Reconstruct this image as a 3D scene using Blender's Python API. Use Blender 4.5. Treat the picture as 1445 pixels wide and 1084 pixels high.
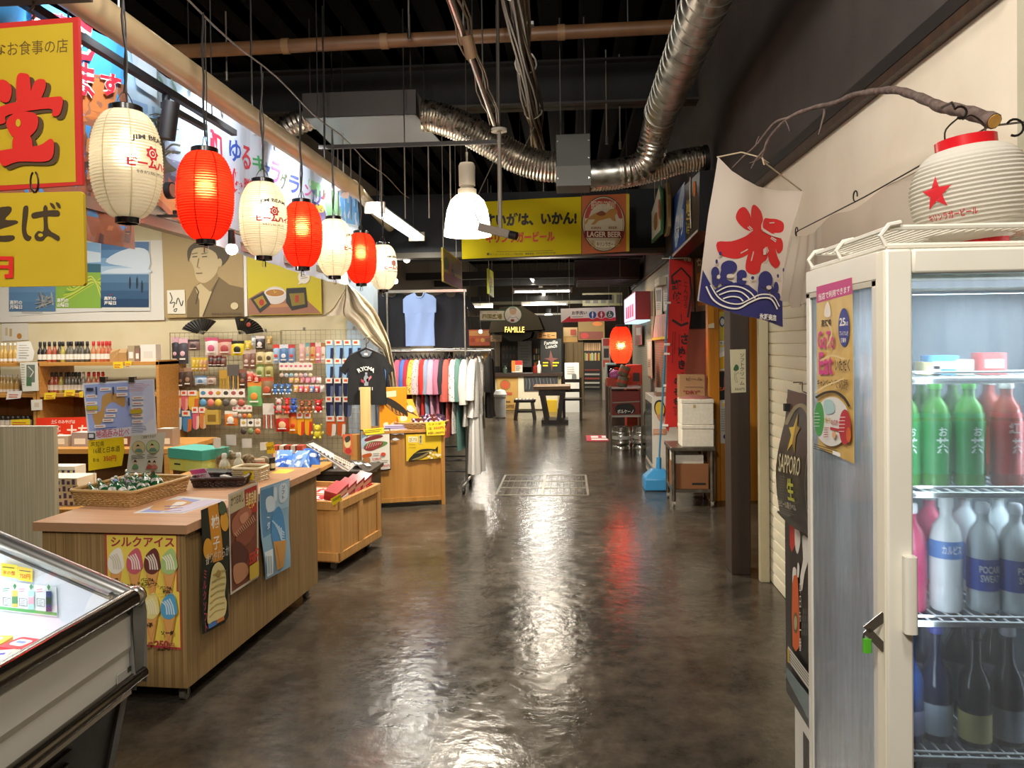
import bpy,math,random
import numpy as np
from mathutils import Vector,Matrix
for o in list(bpy.data.objects): bpy.data.objects.remove(o)
SC = bpy.context.scene
COL = SC.collection
RND = random.Random(7)
PI = math.pi

# ------------------------------------------------------------------ camera
FOC = 1085.0; PITCH = math.radians(-0.8); ROLL = 0.012; YAW = 0.07422261; CY = 498.11758; HC = 1.6
_fw = np.array([-math.sin(YAW)*math.cos(PITCH),math.cos(YAW)*math.cos(PITCH),math.sin(PITCH)])
_r0 = np.array([math.cos(YAW),math.sin(YAW),0.0]); _u0 = np.cross(_r0,_fw)
_r = _r0*math.cos(ROLL) - _u0*math.sin(ROLL); _u = _u0*math.cos(ROLL) + _r0*math.sin(ROLL)
cam_d = bpy.data.cameras.new('camera'); cam = bpy.data.objects.new('camera',cam_d); COL.objects.link(cam)
cam.matrix_world = Matrix(((_r[0],_u[0],-_fw[0],0),(_r[1],_u[1],-_fw[1],0),(_r[2],_u[2],-_fw[2],HC),(0,0,0,1)))
cam_d.sensor_width = 36; cam_d.sensor_fit = 'HORIZONTAL'; cam_d.lens = FOC/1445*36
cam_d.shift_y = -(542.0-CY)/1445; cam_d.clip_start = 0.02; cam_d.clip_end = 100
SC.camera = cam
CAMP = np.array([0,0,HC])
def ray(u,v): return _r*(u-722.5)/FOC - _u*(v-CY)/FOC + _fw
def P(u,v,Y=None,X=None,Z=None):
    d = ray(u,v)
    t = Y/d[1] if Y is not None else X/d[0] if X is not None else (Z-HC)/d[2]
    return Vector(CAMP + d*t)

# ------------------------------------------------------------------ world, exposure
SC.view_settings.view_transform = 'Standard'; SC.view_settings.look = 'None'
SC.view_settings.gamma = 1; SC.view_settings.exposure = 0.68
SC.cycles.use_denoising = True
SC.cycles.max_bounces = 8; SC.cycles.transparent_max_bounces = 16
SC.cycles.sample_clamp_indirect = 6
SC.cycles.caustics_reflective = False; SC.cycles.caustics_refractive = False
W = bpy.data.worlds.new('hall_air'); SC.world = W; W.use_nodes = True
W.node_tree.nodes['Background'].inputs[0].default_value = (1,0.93,0.84,1)
W.node_tree.nodes['Background'].inputs[1].default_value = 0.05

def lamp(name,kind,loc,power,col,size=0.1,target=None,sizey=None,spot=None,parent=None):
    d = bpy.data.lights.new(name,kind); d.energy = power; d.color = col
    if kind == 'AREA':
        d.size = size
        if sizey: d.shape = 'RECTANGLE'; d.size_y = sizey
    else: d.shadow_soft_size = size
    if kind == 'SPOT': d.spot_size = spot or 1.0; d.spot_blend = 0.6
    o = bpy.data.objects.new(name,d); COL.objects.link(o); o.location = loc
    if target is not None:
        o.rotation_euler = (Vector(target)-Vector(loc)).to_track_quat('-Z','Y').to_euler()
    if parent: o.parent = parent
    return o
WARM = (1,0.935,0.85); NEUT = (1,0.90,0.74); COOL = (0.80,0.90,1)
# unseen fluorescent light of the souvenir stall, lamps only, no fixtures modelled
lamp('stall_light','AREA',(-4.3,6.6,3.0),48,(1,0.935,0.84),3.2,(-4.3,6.6,0),0.3)
lamp('stall_light','AREA',(-4.0,4.9,3.0),48,(1,0.935,0.84),3.0,(-4.0,4.9,0),0.3)
# high-bay lamps inferred above and behind the camera; the last one is added fill
lamp('hall_lamp_and_fill','POINT',(-0.9,-0.6,3.3),230,WARM,0.25)
lamp('hall_lamp_and_fill','POINT',(-0.7,2.5,3.3),50,WARM,0.25)
lamp('hall_lamp_and_fill','POINT',(0.4,0.6,3.6),90,WARM,0.25)  # added fill lamp, lifts the aisle-facing freezer and counter fronts

# ------------------------------------------------------------------ materials
def lin(c):
    if isinstance(c,str):
        c = c.lstrip('#'); c = [int(c[i:i+2],16)/255 for i in (0,2,4)]
    return tuple(x/12.92 if x <= 0.04045 else ((x+0.055)/1.055)**2.4 for x in c) + (1,)
MATS = {}
def mat(name,col='#808080',rough=0.6,metal=0.0,emit=0.0,ecol=None,spec=0.5,coat=0.0):
    if name in MATS: return MATS[name]
    m = bpy.data.materials.new(name); m.use_nodes = True; MATS[name] = m
    b = m.node_tree.nodes['Principled BSDF']
    b.inputs['Base Color'].default_value = lin(col); b.inputs['Roughness'].default_value = rough
    b.inputs['Metallic'].default_value = metal; b.inputs['Specular IOR Level'].default_value = spec
    b.inputs['Coat Weight'].default_value = coat
    if emit: b.inputs['Emission Color'].default_value = lin(ecol or col); b.inputs['Emission Strength'].default_value = emit
    return m
def C(hexa,rough=0.55,metal=0.0): return mat('paint_%s_%d_%d' % (hexa.lstrip('#'),int(rough*100),int(metal*100)),hexa,rough,metal)
def glow(hexa,e): return mat('lit_%s_%d' % (hexa.lstrip('#'),int(e*10)),'#101010',0.5,0,e,hexa)
def nodes(m): return m.node_tree.nodes,m.node_tree.links,m.node_tree.nodes['Principled BSDF']
def noisy(name,c1,c2,scale=8,rough=0.6,bump=0.0,stretch=(1,1,1),detail=6,metal=0,r2=None,lo=0.35,hi=0.65,coord='Object',spec=0.5,bscale=None):
    if name in MATS: return MATS[name]
    m = mat(name,c1,rough,metal,spec=spec); N,L,b = nodes(m)
    tc = N.new('ShaderNodeTexCoord'); mp = N.new('ShaderNodeMapping'); mp.inputs['Scale'].default_value = stretch
    L.new(tc.outputs[coord],mp.inputs[0])
    n = N.new('ShaderNodeTexNoise'); n.inputs['Scale'].default_value = scale; n.inputs['Detail'].default_value = detail
    L.new(mp.outputs[0],n.inputs['Vector'])
    r = N.new('ShaderNodeValToRGB'); r.color_ramp.elements[0].position = lo; r.color_ramp.elements[1].position = hi
    r.color_ramp.elements[0].color = lin(c1); r.color_ramp.elements[1].color = lin(c2)
    L.new(n.outputs['Fac'],r.inputs[0]); L.new(r.outputs[0],b.inputs['Base Color'])
    if r2 is not None:
        mr = N.new('ShaderNodeMapRange'); mr.inputs[1].default_value = lo; mr.inputs[2].default_value = hi
        mr.inputs[3].default_value = rough; mr.inputs[4].default_value = r2
        L.new(n.outputs['Fac'],mr.inputs[0]); L.new(mr.outputs[0],b.inputs['Roughness'])
    if bump:
        src = n
        if bscale:
            src = N.new('ShaderNodeTexNoise'); src.inputs['Scale'].default_value = bscale; src.inputs['Detail'].default_value = 3
            L.new(mp.outputs[0],src.inputs['Vector'])
        bp = N.new('ShaderNodeBump'); bp.inputs['Strength'].default_value = bump; bp.inputs['Distance'].default_value = 0.01
        L.new(src.outputs['Fac'],bp.inputs['Height']); L.new(bp.outputs[0],b.inputs['Normal'])
    return m
def wood(name,c1,c2,grain=(40,40,1.5),scale=1.0,rough=0.5,bump=0.05):
    return noisy(name,c1,c2,scale,rough,bump,grain,5,lo=0.3,hi=0.7)
def stripes(name,c1,c2,scale,axis='X',rough=0.5,dist=0.0):
    if name in MATS: return MATS[name]
    m = mat(name,c1,rough); N,L,b = nodes(m)
    tc = N.new('ShaderNodeTexCoord'); w = N.new('ShaderNodeTexWave'); w.bands_direction = axis
    w.inputs['Scale'].default_value = scale; w.inputs['Distortion'].default_value = dist
    r = N.new('ShaderNodeValToRGB'); r.color_ramp.elements[0].color = lin(c1); r.color_ramp.elements[1].color = lin(c2)
    L.new(tc.outputs['Object'],w.inputs['Vector']); L.new(w.outputs['Fac'],r.inputs[0]); L.new(r.outputs[0],b.inputs['Base Color'])
    return m
def voro(name,c1,c2,scale=30,rough=0.8,lo=0.3,hi=0.4):
    if name in MATS: return MATS[name]
    m = mat(name,c1,rough); N,L,b = nodes(m)
    tc = N.new('ShaderNodeTexCoord'); w = N.new('ShaderNodeTexVoronoi'); w.inputs['Scale'].default_value = scale
    r = N.new('ShaderNodeValToRGB'); r.color_ramp.elements[0].color = lin(c1); r.color_ramp.elements[1].color = lin(c2)
    r.color_ramp.elements[0].position = lo; r.color_ramp.elements[1].position = hi
    L.new(tc.outputs['Object'],w.inputs['Vector']); L.new(w.outputs['Distance'],r.inputs[0]); L.new(r.outputs[0],b.inputs['Base Color'])
    return m
def glass(name,tint=(1,1,1),trans=0.85,rough=0.03,frost=0.0,frough=0.2,haze=0.3,refl=1.0):
    """clear pane: see-through, a mirror share and, where it is misted, a rough share"""
    if name in MATS: return MATS[name]
    m = bpy.data.materials.new(name); m.use_nodes = True; MATS[name] = m
    N,L = m.node_tree.nodes,m.node_tree.links; N.clear()
    out = N.new('ShaderNodeOutputMaterial'); tr = N.new('ShaderNodeBsdfTransparent'); tr.inputs[0].default_value = tint + (1,)
    gl = N.new('ShaderNodeBsdfGlossy'); gl.inputs['Roughness'].default_value = rough
    fr = N.new('ShaderNodeFresnel'); fr.inputs[0].default_value = 1.45
    mm = N.new('ShaderNodeMath'); mm.operation = 'MULTIPLY'; mm.inputs[1].default_value = refl; L.new(fr.outputs[0],mm.inputs[0]); mx = N.new('ShaderNodeMixShader'); L.new(mm.outputs[0],mx.inputs[0]); L.new(gl.outputs[0],mx.inputs[2])
    base = tr
    if frost:
        rf = N.new('ShaderNodeBsdfRefraction'); rf.inputs['Roughness'].default_value = frough; rf.inputs['IOR'].default_value = 1.03
        rf.inputs[0].default_value = tint + (1,)
        df = N.new('ShaderNodeBsdfDiffuse'); df.inputs[0].default_value = (0.75,0.8,0.85,1)
        tl = N.new('ShaderNodeBsdfTranslucent'); tl.inputs[0].default_value = (0.75,0.8,0.85,1)
        m1 = N.new('ShaderNodeMixShader'); m1.inputs[0].default_value = 0.5; L.new(df.outputs[0],m1.inputs[1]); L.new(tl.outputs[0],m1.inputs[2])
        m2 = N.new('ShaderNodeMixShader'); m2.inputs[0].default_value = haze; L.new(rf.outputs[0],m2.inputs[1]); L.new(m1.outputs[0],m2.inputs[2])
        tc = N.new('ShaderNodeTexCoord'); mp = N.new('ShaderNodeMapping'); mp.inputs['Scale'].default_value = (30,30,4)
        nz = N.new('ShaderNodeTexNoise'); nz.inputs['Scale'].default_value = 1.5; nz.inputs['Detail'].default_value = 8
        L.new(tc.outputs['Object'],mp.inputs[0]); L.new(mp.outputs[0],nz.inputs['Vector'])
        mr = N.new('ShaderNodeMapRange'); mr.inputs[1].default_value = 0.35; mr.inputs[2].default_value = 0.6
        mr.inputs[3].default_value = frost*0.75; mr.inputs[4].default_value = min(1,frost*1.2); L.new(nz.outputs['Fac'],mr.inputs[0])
        m3 = N.new('ShaderNodeMixShader'); L.new(mr.outputs[0],m3.inputs[0]); L.new(tr.outputs[0],m3.inputs[1]); L.new(m2.outputs[0],m3.inputs[2])
        base = m3
    L.new(base.outputs[0],mx.inputs[1]); L.new(mx.outputs[0],out.inputs[0])
    return m
def paper_lantern(name,col,hot=0.3):
    """thin paper that lets the bulb inside shine through"""
    if name in MATS: return MATS[name]
    m = bpy.data.materials.new(name); m.use_nodes = True; MATS[name] = m
    N,L = m.node_tree.nodes,m.node_tree.links; N.clear()
    out = N.new('ShaderNodeOutputMaterial'); c = lin(col)
    d = N.new('ShaderNodeBsdfDiffuse'); d.inputs[0].default_value = c
    t = N.new('ShaderNodeBsdfTranslucent'); t.inputs[0].default_value = c
    r = N.new('ShaderNodeBsdfRefraction'); r.inputs[0].default_value = c; r.inputs['Roughness'].default_value = 0.6; r.inputs['IOR'].default_value = 1.25
    a = N.new('ShaderNodeMixShader'); a.inputs[0].default_value = 0.42; L.new(d.outputs[0],a.inputs[1]); L.new(t.outputs[0],a.inputs[2])
    b = N.new('ShaderNodeMixShader'); b.inputs[0].default_value = hot; L.new(a.outputs[0],b.inputs[1]); L.new(r.outputs[0],b.inputs[2])
    L.new(b.outputs[0],out.inputs[0])
    return m
def cloth(name,col,thru=0.25):
    if name in MATS: return MATS[name]
    m = bpy.data.materials.new(name); m.use_nodes = True; MATS[name] = m
    N,L = m.node_tree.nodes,m.node_tree.links; N.clear()
    out = N.new('ShaderNodeOutputMaterial'); c = lin(col)
    d = N.new('ShaderNodeBsdfDiffuse'); d.inputs[0].default_value = c
    t = N.new('ShaderNodeBsdfTranslucent'); t.inputs[0].default_value = c
    a = N.new('ShaderNodeMixShader'); a.inputs[0].default_value = thru; L.new(d.outputs[0],a.inputs[1]); L.new(t.outputs[0],a.inputs[2])
    L.new(a.outputs[0],out.inputs[0])
    return m

BLACK = C('#0b0b0b',0.6); INK = C('#1a1613',0.6); WHITE = C('#efece4',0.6); RED = C('#c8161d',0.5); YEL = C('#f4d60f',0.55)
STEEL = mat('brushed_steel','#b9b7b0',0.3,1.0); CHROME = mat('bright_chrome','#d9d9d6',0.14,1.0); ZINC = noisy('galvanised_metal','#9a9992','#c4c3bb',14,0.28,0,metal=1.0,r2=0.42)
PINE = wood('light_pine_wood','#c08a4a','#d9a765',(30,30,1.2)); OAKV = wood('striped_oak_veneer','#7a5f3a','#a8895a',(120,120,1.2),rough=0.45)
DARKW = wood('dark_stained_wood','#2a1b12','#46301f',(40,40,2),rough=0.5); RACKB = C('#141414',0.4)
CREAMW = noisy('cream_plaster','#e2d5bf','#eadfca',3,0.85,0.15,bscale=18)

# ------------------------------------------------------------------ mesh building
_TX = {}
def text_geo(s,bold=0.0,shear=0.0,spacing=1.0):
    k = (s,bold,shear,spacing)
    if k in _TX: return _TX[k]
    c = bpy.data.curves.new('lettering','FONT'); c.body = s; c.resolution_u = 2; c.offset = bold; c.shear = shear
    c.align_x = 'CENTER'; c.space_line = spacing
    o = bpy.data.objects.new('lettering',c); me = o.to_mesh()
    vs = [(v.co.x,v.co.y) for v in me.vertices]; fs = [tuple(p.vertices) for p in me.polygons]
    o.to_mesh_clear(); bpy.data.objects.remove(o); bpy.data.curves.remove(c)
    if not vs: vs = [(0,0)]
    x0 = min(v[0] for v in vs); x1 = max(v[0] for v in vs); y0 = min(v[1] for v in vs); y1 = max(v[1] for v in vs)
    w = max(x1-x0,1e-6); h = max(y1-y0,1e-6)
    out = ([((x-x0)/w,(y-y0)/h) for x,y in vs],fs,w/h); _TX[k] = out
    return out
def split_long(vs,fs,mx):
    vs = [Vector(v) for v in vs]; out = []; st = []
    for f in fs:
        for i in range(1,len(f)-1): st.append((f[0],f[i],f[i+1]))
    cache = {}
    while st:
        a,b,c = st.pop()
        l = [((vs[a]-vs[b]).length,a,b,c),((vs[b]-vs[c]).length,b,c,a),((vs[c]-vs[a]).length,c,a,b)]
        L,p,q,r = max(l,key=lambda t: t[0])
        if L <= mx: out.append((a,b,c)); continue
        key = (min(p,q),max(p,q))
        if key not in cache: vs.append((vs[p]+vs[q])/2); cache[key] = len(vs)-1
        m = cache[key]; st.append((p,m,r)); st.append((m,q,r))
    return vs,out
def earclip(pts):
    from mathutils.geometry import tessellate_polygon
    return tessellate_polygon([[Vector((p[0],p[1],0)) for p in pts]])
def smoothpoly(pts,n=4):
    """closed Catmull-Rom curve through the points"""
    out = []; k = len(pts)
    for i in range(k):
        p0,p1,p2,p3 = (np.array(pts[(i+j) % k],float) for j in (-1,0,1,2))
        for t in np.linspace(0,1,n,endpoint=False):
            out.append(tuple(0.5*((2*p1)+(-p0+p2)*t+(2*p0-5*p1+4*p2-p3)*t*t+(-p0+3*p1-3*p2+p3)*t**3)))
    return out
def smoothline(pts,n=6):
    out = []; k = len(pts)
    for i in range(k-1):
        p0 = np.array(pts[max(i-1,0)],float); p1 = np.array(pts[i],float); p2 = np.array(pts[i+1],float); p3 = np.array(pts[min(i+2,k-1)],float)
        for t in np.linspace(0,1,n,endpoint=False):
            out.append(tuple(0.5*((2*p1)+(-p0+p2)*t+(2*p0-5*p1+4*p2-p3)*t*t+(-p0+3*p1-3*p2+p3)*t**3)))
    out.append(tuple(pts[-1])); return out

class MB:
    def __init__(s): s.v = []; s.f = []; s.m = []; s.mats = []; s.T = None
    def mi(s,m):
        if m not in s.mats: s.mats.append(m)
        return s.mats.index(m)
    def add(s,vs,fs,m):
        o = len(s.v); k = s.mi(m)
        for v in vs:
            v = Vector(v); s.v.append(s.T @ v if s.T else v)
        for f in fs: s.f.append(tuple(i+o for i in f)); s.m.append(k)
        return s
    def box(s,x0,y0,z0,x1,y1,z1,m):
        return s.add([(x0,y0,z0),(x1,y0,z0),(x1,y1,z0),(x0,y1,z0),(x0,y0,z1),(x1,y0,z1),(x1,y1,z1),(x0,y1,z1)],
                     [(0,3,2,1),(4,5,6,7),(0,1,5,4),(1,2,6,5),(2,3,7,6),(3,0,4,7)],m)
    def cbox(s,cx,cy,cz,w,d,h,m): return s.box(cx-w/2,cy-d/2,cz-h/2,cx+w/2,cy+d/2,cz+h/2,m)
    def bar(s,p0,p1,w,h,m,up=(0,0,1)):
        p0 = Vector(p0); p1 = Vector(p1); d = (p1-p0).normalized(); up = Vector(up)
        if abs(d.dot(up)) > 0.98: up = Vector((0,1,0))
        a = d.cross(up).normalized()*w/2; b = a.cross(d).normalized()*h/2
        vs = [p+x for p in (p0,p1) for x in (-a-b,a-b,a+b,-a+b)]
        return s.add(vs,[(0,1,2,3),(7,6,5,4),(0,4,5,1),(1,5,6,2),(2,6,7,3),(3,7,4,0)],m)
    def tube(s,pts,r,m,n=8,cap=True):
        pts = [Vector(p) for p in pts]; rs = r if isinstance(r,(list,tuple)) else [r]*len(pts)
        vs = []; fs = []; prev = None
        for i,p in enumerate(pts):
            d = ((pts[min(i+1,len(pts)-1)]-pts[max(i-1,0)])).normalized()
            if prev is None:
                a = d.orthogonal().normalized()
            else:
                a = (prev - d*prev.dot(d))
                a = a.normalized() if a.length > 1e-6 else d.orthogonal().normalized()
            prev = a; b = d.cross(a)
            for k in range(n):
                t = 2*PI*k/n; vs.append(p+(a*math.cos(t)+b*math.sin(t))*rs[i])
        for i in range(len(pts)-1):
            for k in range(n): fs.append((i*n+k,i*n+(k+1) % n,(i+1)*n+(k+1) % n,(i+1)*n+k))
        if cap: fs.append(tuple(range(n-1,-1,-1))); fs.append(tuple(range(len(vs)-n,len(vs))))
        return s.add(vs,fs,m)
    def cyl(s,p0,p1,r,m,r1=None,n=16,cap=True): return s.tube([p0,p1],[r,r if r1 is None else r1],m,n,cap)
    def lathe(s,prof,m,n=24,o=(0,0,0),cap=True):
        o = Vector(o); vs = []; fs = []
        for r,z in prof:
            for k in range(n): t = 2*PI*k/n; vs.append(o+Vector((r*math.cos(t),r*math.sin(t),z)))
        for i in range(len(prof)-1):
            for k in range(n): fs.append((i*n+k,i*n+(k+1) % n,(i+1)*n+(k+1) % n,(i+1)*n+k))
        if cap:
            if prof[0][0] > 1e-5: fs.append(tuple(range(n-1,-1,-1)))
            if prof[-1][0] > 1e-5: fs.append(tuple(range(len(vs)-n,len(vs))))
        return s.add(vs,fs,m)
    def ball(s,c,r,m,n=12,sc=(1,1,1)):
        prof = [(max(1e-6,math.sin(PI*i/n)),-math.cos(PI*i/n)) for i in range(n+1)]
        vs = []; fs = []; k2 = n+4
        for a,z in prof:
            for k in range(k2): t = 2*PI*k/k2; vs.append((c[0]+r*a*math.cos(t)*sc[0],c[1]+r*a*math.sin(t)*sc[1],c[2]+r*z*sc[2]))
        for i in range(n):
            for k in range(k2): fs.append((i*k2+k,i*k2+(k+1) % k2,(i+1)*k2+(k+1) % k2,(i+1)*k2+k))
        return s.add(vs,fs,m)
    def grid(s,fn,nu,nv,m):
        vs = [fn(i/nu,j/nv) for j in range(nv+1) for i in range(nu+1)]
        fs = [(j*(nu+1)+i,j*(nu+1)+i+1,(j+1)*(nu+1)+i+1,(j+1)*(nu+1)+i) for j in range(nv) for i in range(nu)]
        return s.add(vs,fs,m)
    def prism(s,pts,d,m):
        """closed outline of 3-D points swept along d"""
        n = len(pts); d = Vector(d); pts = [Vector(p) for p in pts]; nor = d.normalized(); a = nor.orthogonal().normalized(); b = nor.cross(a)
        tr = earclip([(p.dot(a),p.dot(b)) for p in pts])
        vs = pts+[p+d for p in pts]
        fs = [(i,(i+1) % n,n+(i+1) % n,n+i) for i in range(n)]
        fs += [tuple(t) for t in tr]+[tuple(n+i for i in reversed(t)) for t in tr]
        return s.add(vs,fs,m)
    def rslab(s,w,d,h,r,m,o=(0,0,0),seg=4):
        """rounded-corner slab standing on o"""
        pts = []
        for cx,cy,a0 in ((w/2-r,d/2-r,0),(-w/2+r,d/2-r,PI/2),(-w/2+r,-d/2+r,PI),(w/2-r,-d/2+r,1.5*PI)):
            for i in range(seg+1): t = a0+PI/2*i/seg; pts.append((o[0]+cx+r*math.cos(t),o[1]+cy+r*math.sin(t),o[2]))
        return s.prism(pts,(0,0,h),m)
    def build(s,name,parent=None,loc=(0,0,0),rz=0,smooth=35,bevel=0,recenter=False,rot=None):
        me = bpy.data.meshes.new(name)
        vs = s.v
        if recenter and vs:
            lo = Vector((min(v.x for v in vs),min(v.y for v in vs),min(v.z for v in vs))); hi = Vector((max(v.x for v in vs),max(v.y for v in vs),max(v.z for v in vs)))
            c = Vector(((lo.x+hi.x)/2,(lo.y+hi.y)/2,lo.z)); vs = [v-c for v in vs]; loc = c
        me.from_pydata([tuple(v) for v in vs],[],s.f)
        for m in s.mats: me.materials.append(m)
        me.polygons.foreach_set('material_index',s.m)
        if smooth:
            me.polygons.foreach_set('use_smooth',[True]*len(s.f)); me.set_sharp_from_angle(angle=math.radians(smooth))
        me.update()
        o = bpy.data.objects.new(name,me); COL.objects.link(o); o.location = loc; o.rotation_euler = rot or (0,0,rz)
        if parent: o.parent = parent
        if bevel:
            b = o.modifiers.new('edge','BEVEL'); b.width = bevel; b.segments = 2; b.limit_method = 'ANGLE'
        return o
def tag(o,label,cat,group=None,kind=None):
    o['label'] = label; o['category'] = cat
    if group: o['group'] = group
    if kind: o['kind'] = kind
    return o
def struct(o,label=None):
    o['kind'] = 'structure'
    if label: o['label'] = label
    return o
def thing(name,label,cat,loc=(0,0,0),rz=0,group=None):
    o = bpy.data.objects.new(name,None); COL.objects.link(o); o.location = loc; o.rotation_euler = (0,0,rz); o.empty_display_size = 0.1
    return tag(o,label,cat,group)
def kids(o): return [c for c in KID.get(o.name,[]) ]
def copy_thing(o,loc,rz=None,label=None,group=None,scale=None):
    r = o.copy(); COL.objects.link(r); r.location = loc
    if rz is not None: r.rotation_euler[2] = rz
    if scale: r.scale = (scale,)*3
    if label: r['label'] = label
    if group: r['group'] = group
    for ch in [x for x in COL.objects if x.parent == o]:
        c = ch.copy(); COL.objects.link(c); c.parent = r
        for g in [x for x in COL.objects if x.parent == ch]:
            d = g.copy(); COL.objects.link(d); d.parent = c
    return r
ORD = 'first second third fourth fifth sixth seventh eighth ninth tenth eleventh twelfth thirteenth fourteenth fifteenth sixteenth seventeenth eighteenth nineteenth twentieth twenty-first twenty-second twenty-third twenty-fourth twenty-fifth twenty-sixth twenty-seventh twenty-eighth twenty-ninth thirtieth'.split()

class Pix(MB):
    """flat print on a real plane: outlines are read in photo pixels (or in a crop's pixels) and laid onto that plane"""
    def __init__(s,plane,crop=(0,0,1),eps=0.0006,bend=None):
        super().__init__(); s.p0 = Vector(plane[0]); s.n = Vector(plane[1]).normalized()
        if s.n.dot(Vector(CAMP)-s.p0) < 0: s.n = -s.n
        s.crop = crop; s.layer = 0; s.eps = eps; s.bend = bend
    def pt(s,u,v):
        ox,oy,k = s.crop; d = Vector(ray(ox+u/k,oy+v/k)); c = Vector(CAMP)
        return c+d*((s.p0-c).dot(s.n)/d.dot(s.n))
    def put(s,vs,fs,m):
        s.layer += 1; off = s.n*(s.eps*s.layer)
        if s.bend:
            vs,fs = split_long(vs,fs,s.bend[0]); vs = [v+off+s.n*s.bend[1](v) for v in vs]
        else: vs = [v+off for v in vs]
        s.add(vs,fs,m); return s
    def slab(s,pts,m,thick=0.003,back=None):
        ps = [s.pt(*p) for p in pts]; tr = [tuple(t) for t in earclip(pts)]
        if s.bend:
            v1,f1 = split_long(ps,tr,s.bend[0])
            v1 = [v+s.n*s.bend[1](v) for v in v1]; s.add(v1,f1,m); s.add([v-s.n*thick for v in v1],f1,back or m)
        else: s.prism(ps,-s.n*thick,m)
        return s
    def poly(s,pts,m,sm=0):
        if sm: pts = smoothpoly(pts,sm)
        return s.put([s.pt(*p) for p in pts],[tuple(t) for t in earclip(pts)],m)
    def rect(s,u0,v0,u1,v1,m,sk=0):
        return s.poly([(u0,v0),(u1,v0+sk*(u1-u0)),(u1,v1+sk*(u1-u0)),(u0,v1)],m)
    def ell(s,cu,cv,ru,rv,m,n=24,rot=0):
        c,q = math.cos(rot),math.sin(rot)
        return s.poly([(cu+ru*math.cos(2*PI*i/n)*c-rv*math.sin(2*PI*i/n)*q,cv+ru*math.cos(2*PI*i/n)*q+rv*math.sin(2*PI*i/n)*c) for i in range(n)],m)
    def line(s,pts,w,m,sm=0):
        if sm: pts = smoothline(pts,sm)
        L = []; R = []
        for i,p in enumerate(pts):
            a = np.array(pts[max(i-1,0)],float); b = np.array(pts[min(i+1,len(pts)-1)],float); d = b-a; d /= max(np.hypot(*d),1e-6)
            L.append((p[0]-d[1]*w/2,p[1]+d[0]*w/2)); R.append((p[0]+d[1]*w/2,p[1]-d[0]*w/2))
        ps = L+R; k = len(pts)
        return s.put([s.pt(*p) for p in ps],[(i,i+1,k+i+1,k+i) for i in range(k-1)],m)
    def lines(s,u0,v0,u1,n,dv,m,w=2,sk=0,rag=0.3):
        """rows of small print too fine to read"""
        for i in range(n):
            e = u1-(u1-u0)*rag*RND.random(); v = v0+i*dv
            s.line([(u0,v),(e,v+sk*(e-u0))],w,m)
    def text(s,t,u0,v0,u1,v1,m,bold=0.0,sk=0.0,lean=0.0,vert=False,sp=1.0,edge=None,ew=0.03):
        """lettering fitted to the box; sk slants the baseline (dv per du), lean leans the stems"""
        if vert: t = '\n'.join(t)
        if edge: s.text(t,u0,v0,u1,v1,edge,bold+ew,sk,lean,False,sp)
        vs,fs,_ = text_geo(t,bold,0,sp)
        pts = [(u0+x*(u1-u0)+lean*(y)*(v1-v0),v1-y*(v1-v0)+sk*x*(u1-u0)) for x,y in vs]
        return s.put([s.pt(*p) for p in pts],fs,m)
def PY(Y): return ((0,Y,0),(0,1,0))
def PX(X): return ((X,0,0),(1,0,0))
def PZ(Z): return ((0,0,Z),(0,0,1))
def PAB(a,b):
    """upright plane through two floor-plan points"""
    d = Vector((b[0]-a[0],b[1]-a[1],0)); return ((a[0],a[1],0),(d.y,-d.x,0))
def ptag(pix,name,label,cat,group=None,smooth=0):
    return tag(pix.build(name,recenter=True,smooth=smooth),label,cat,group)
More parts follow.
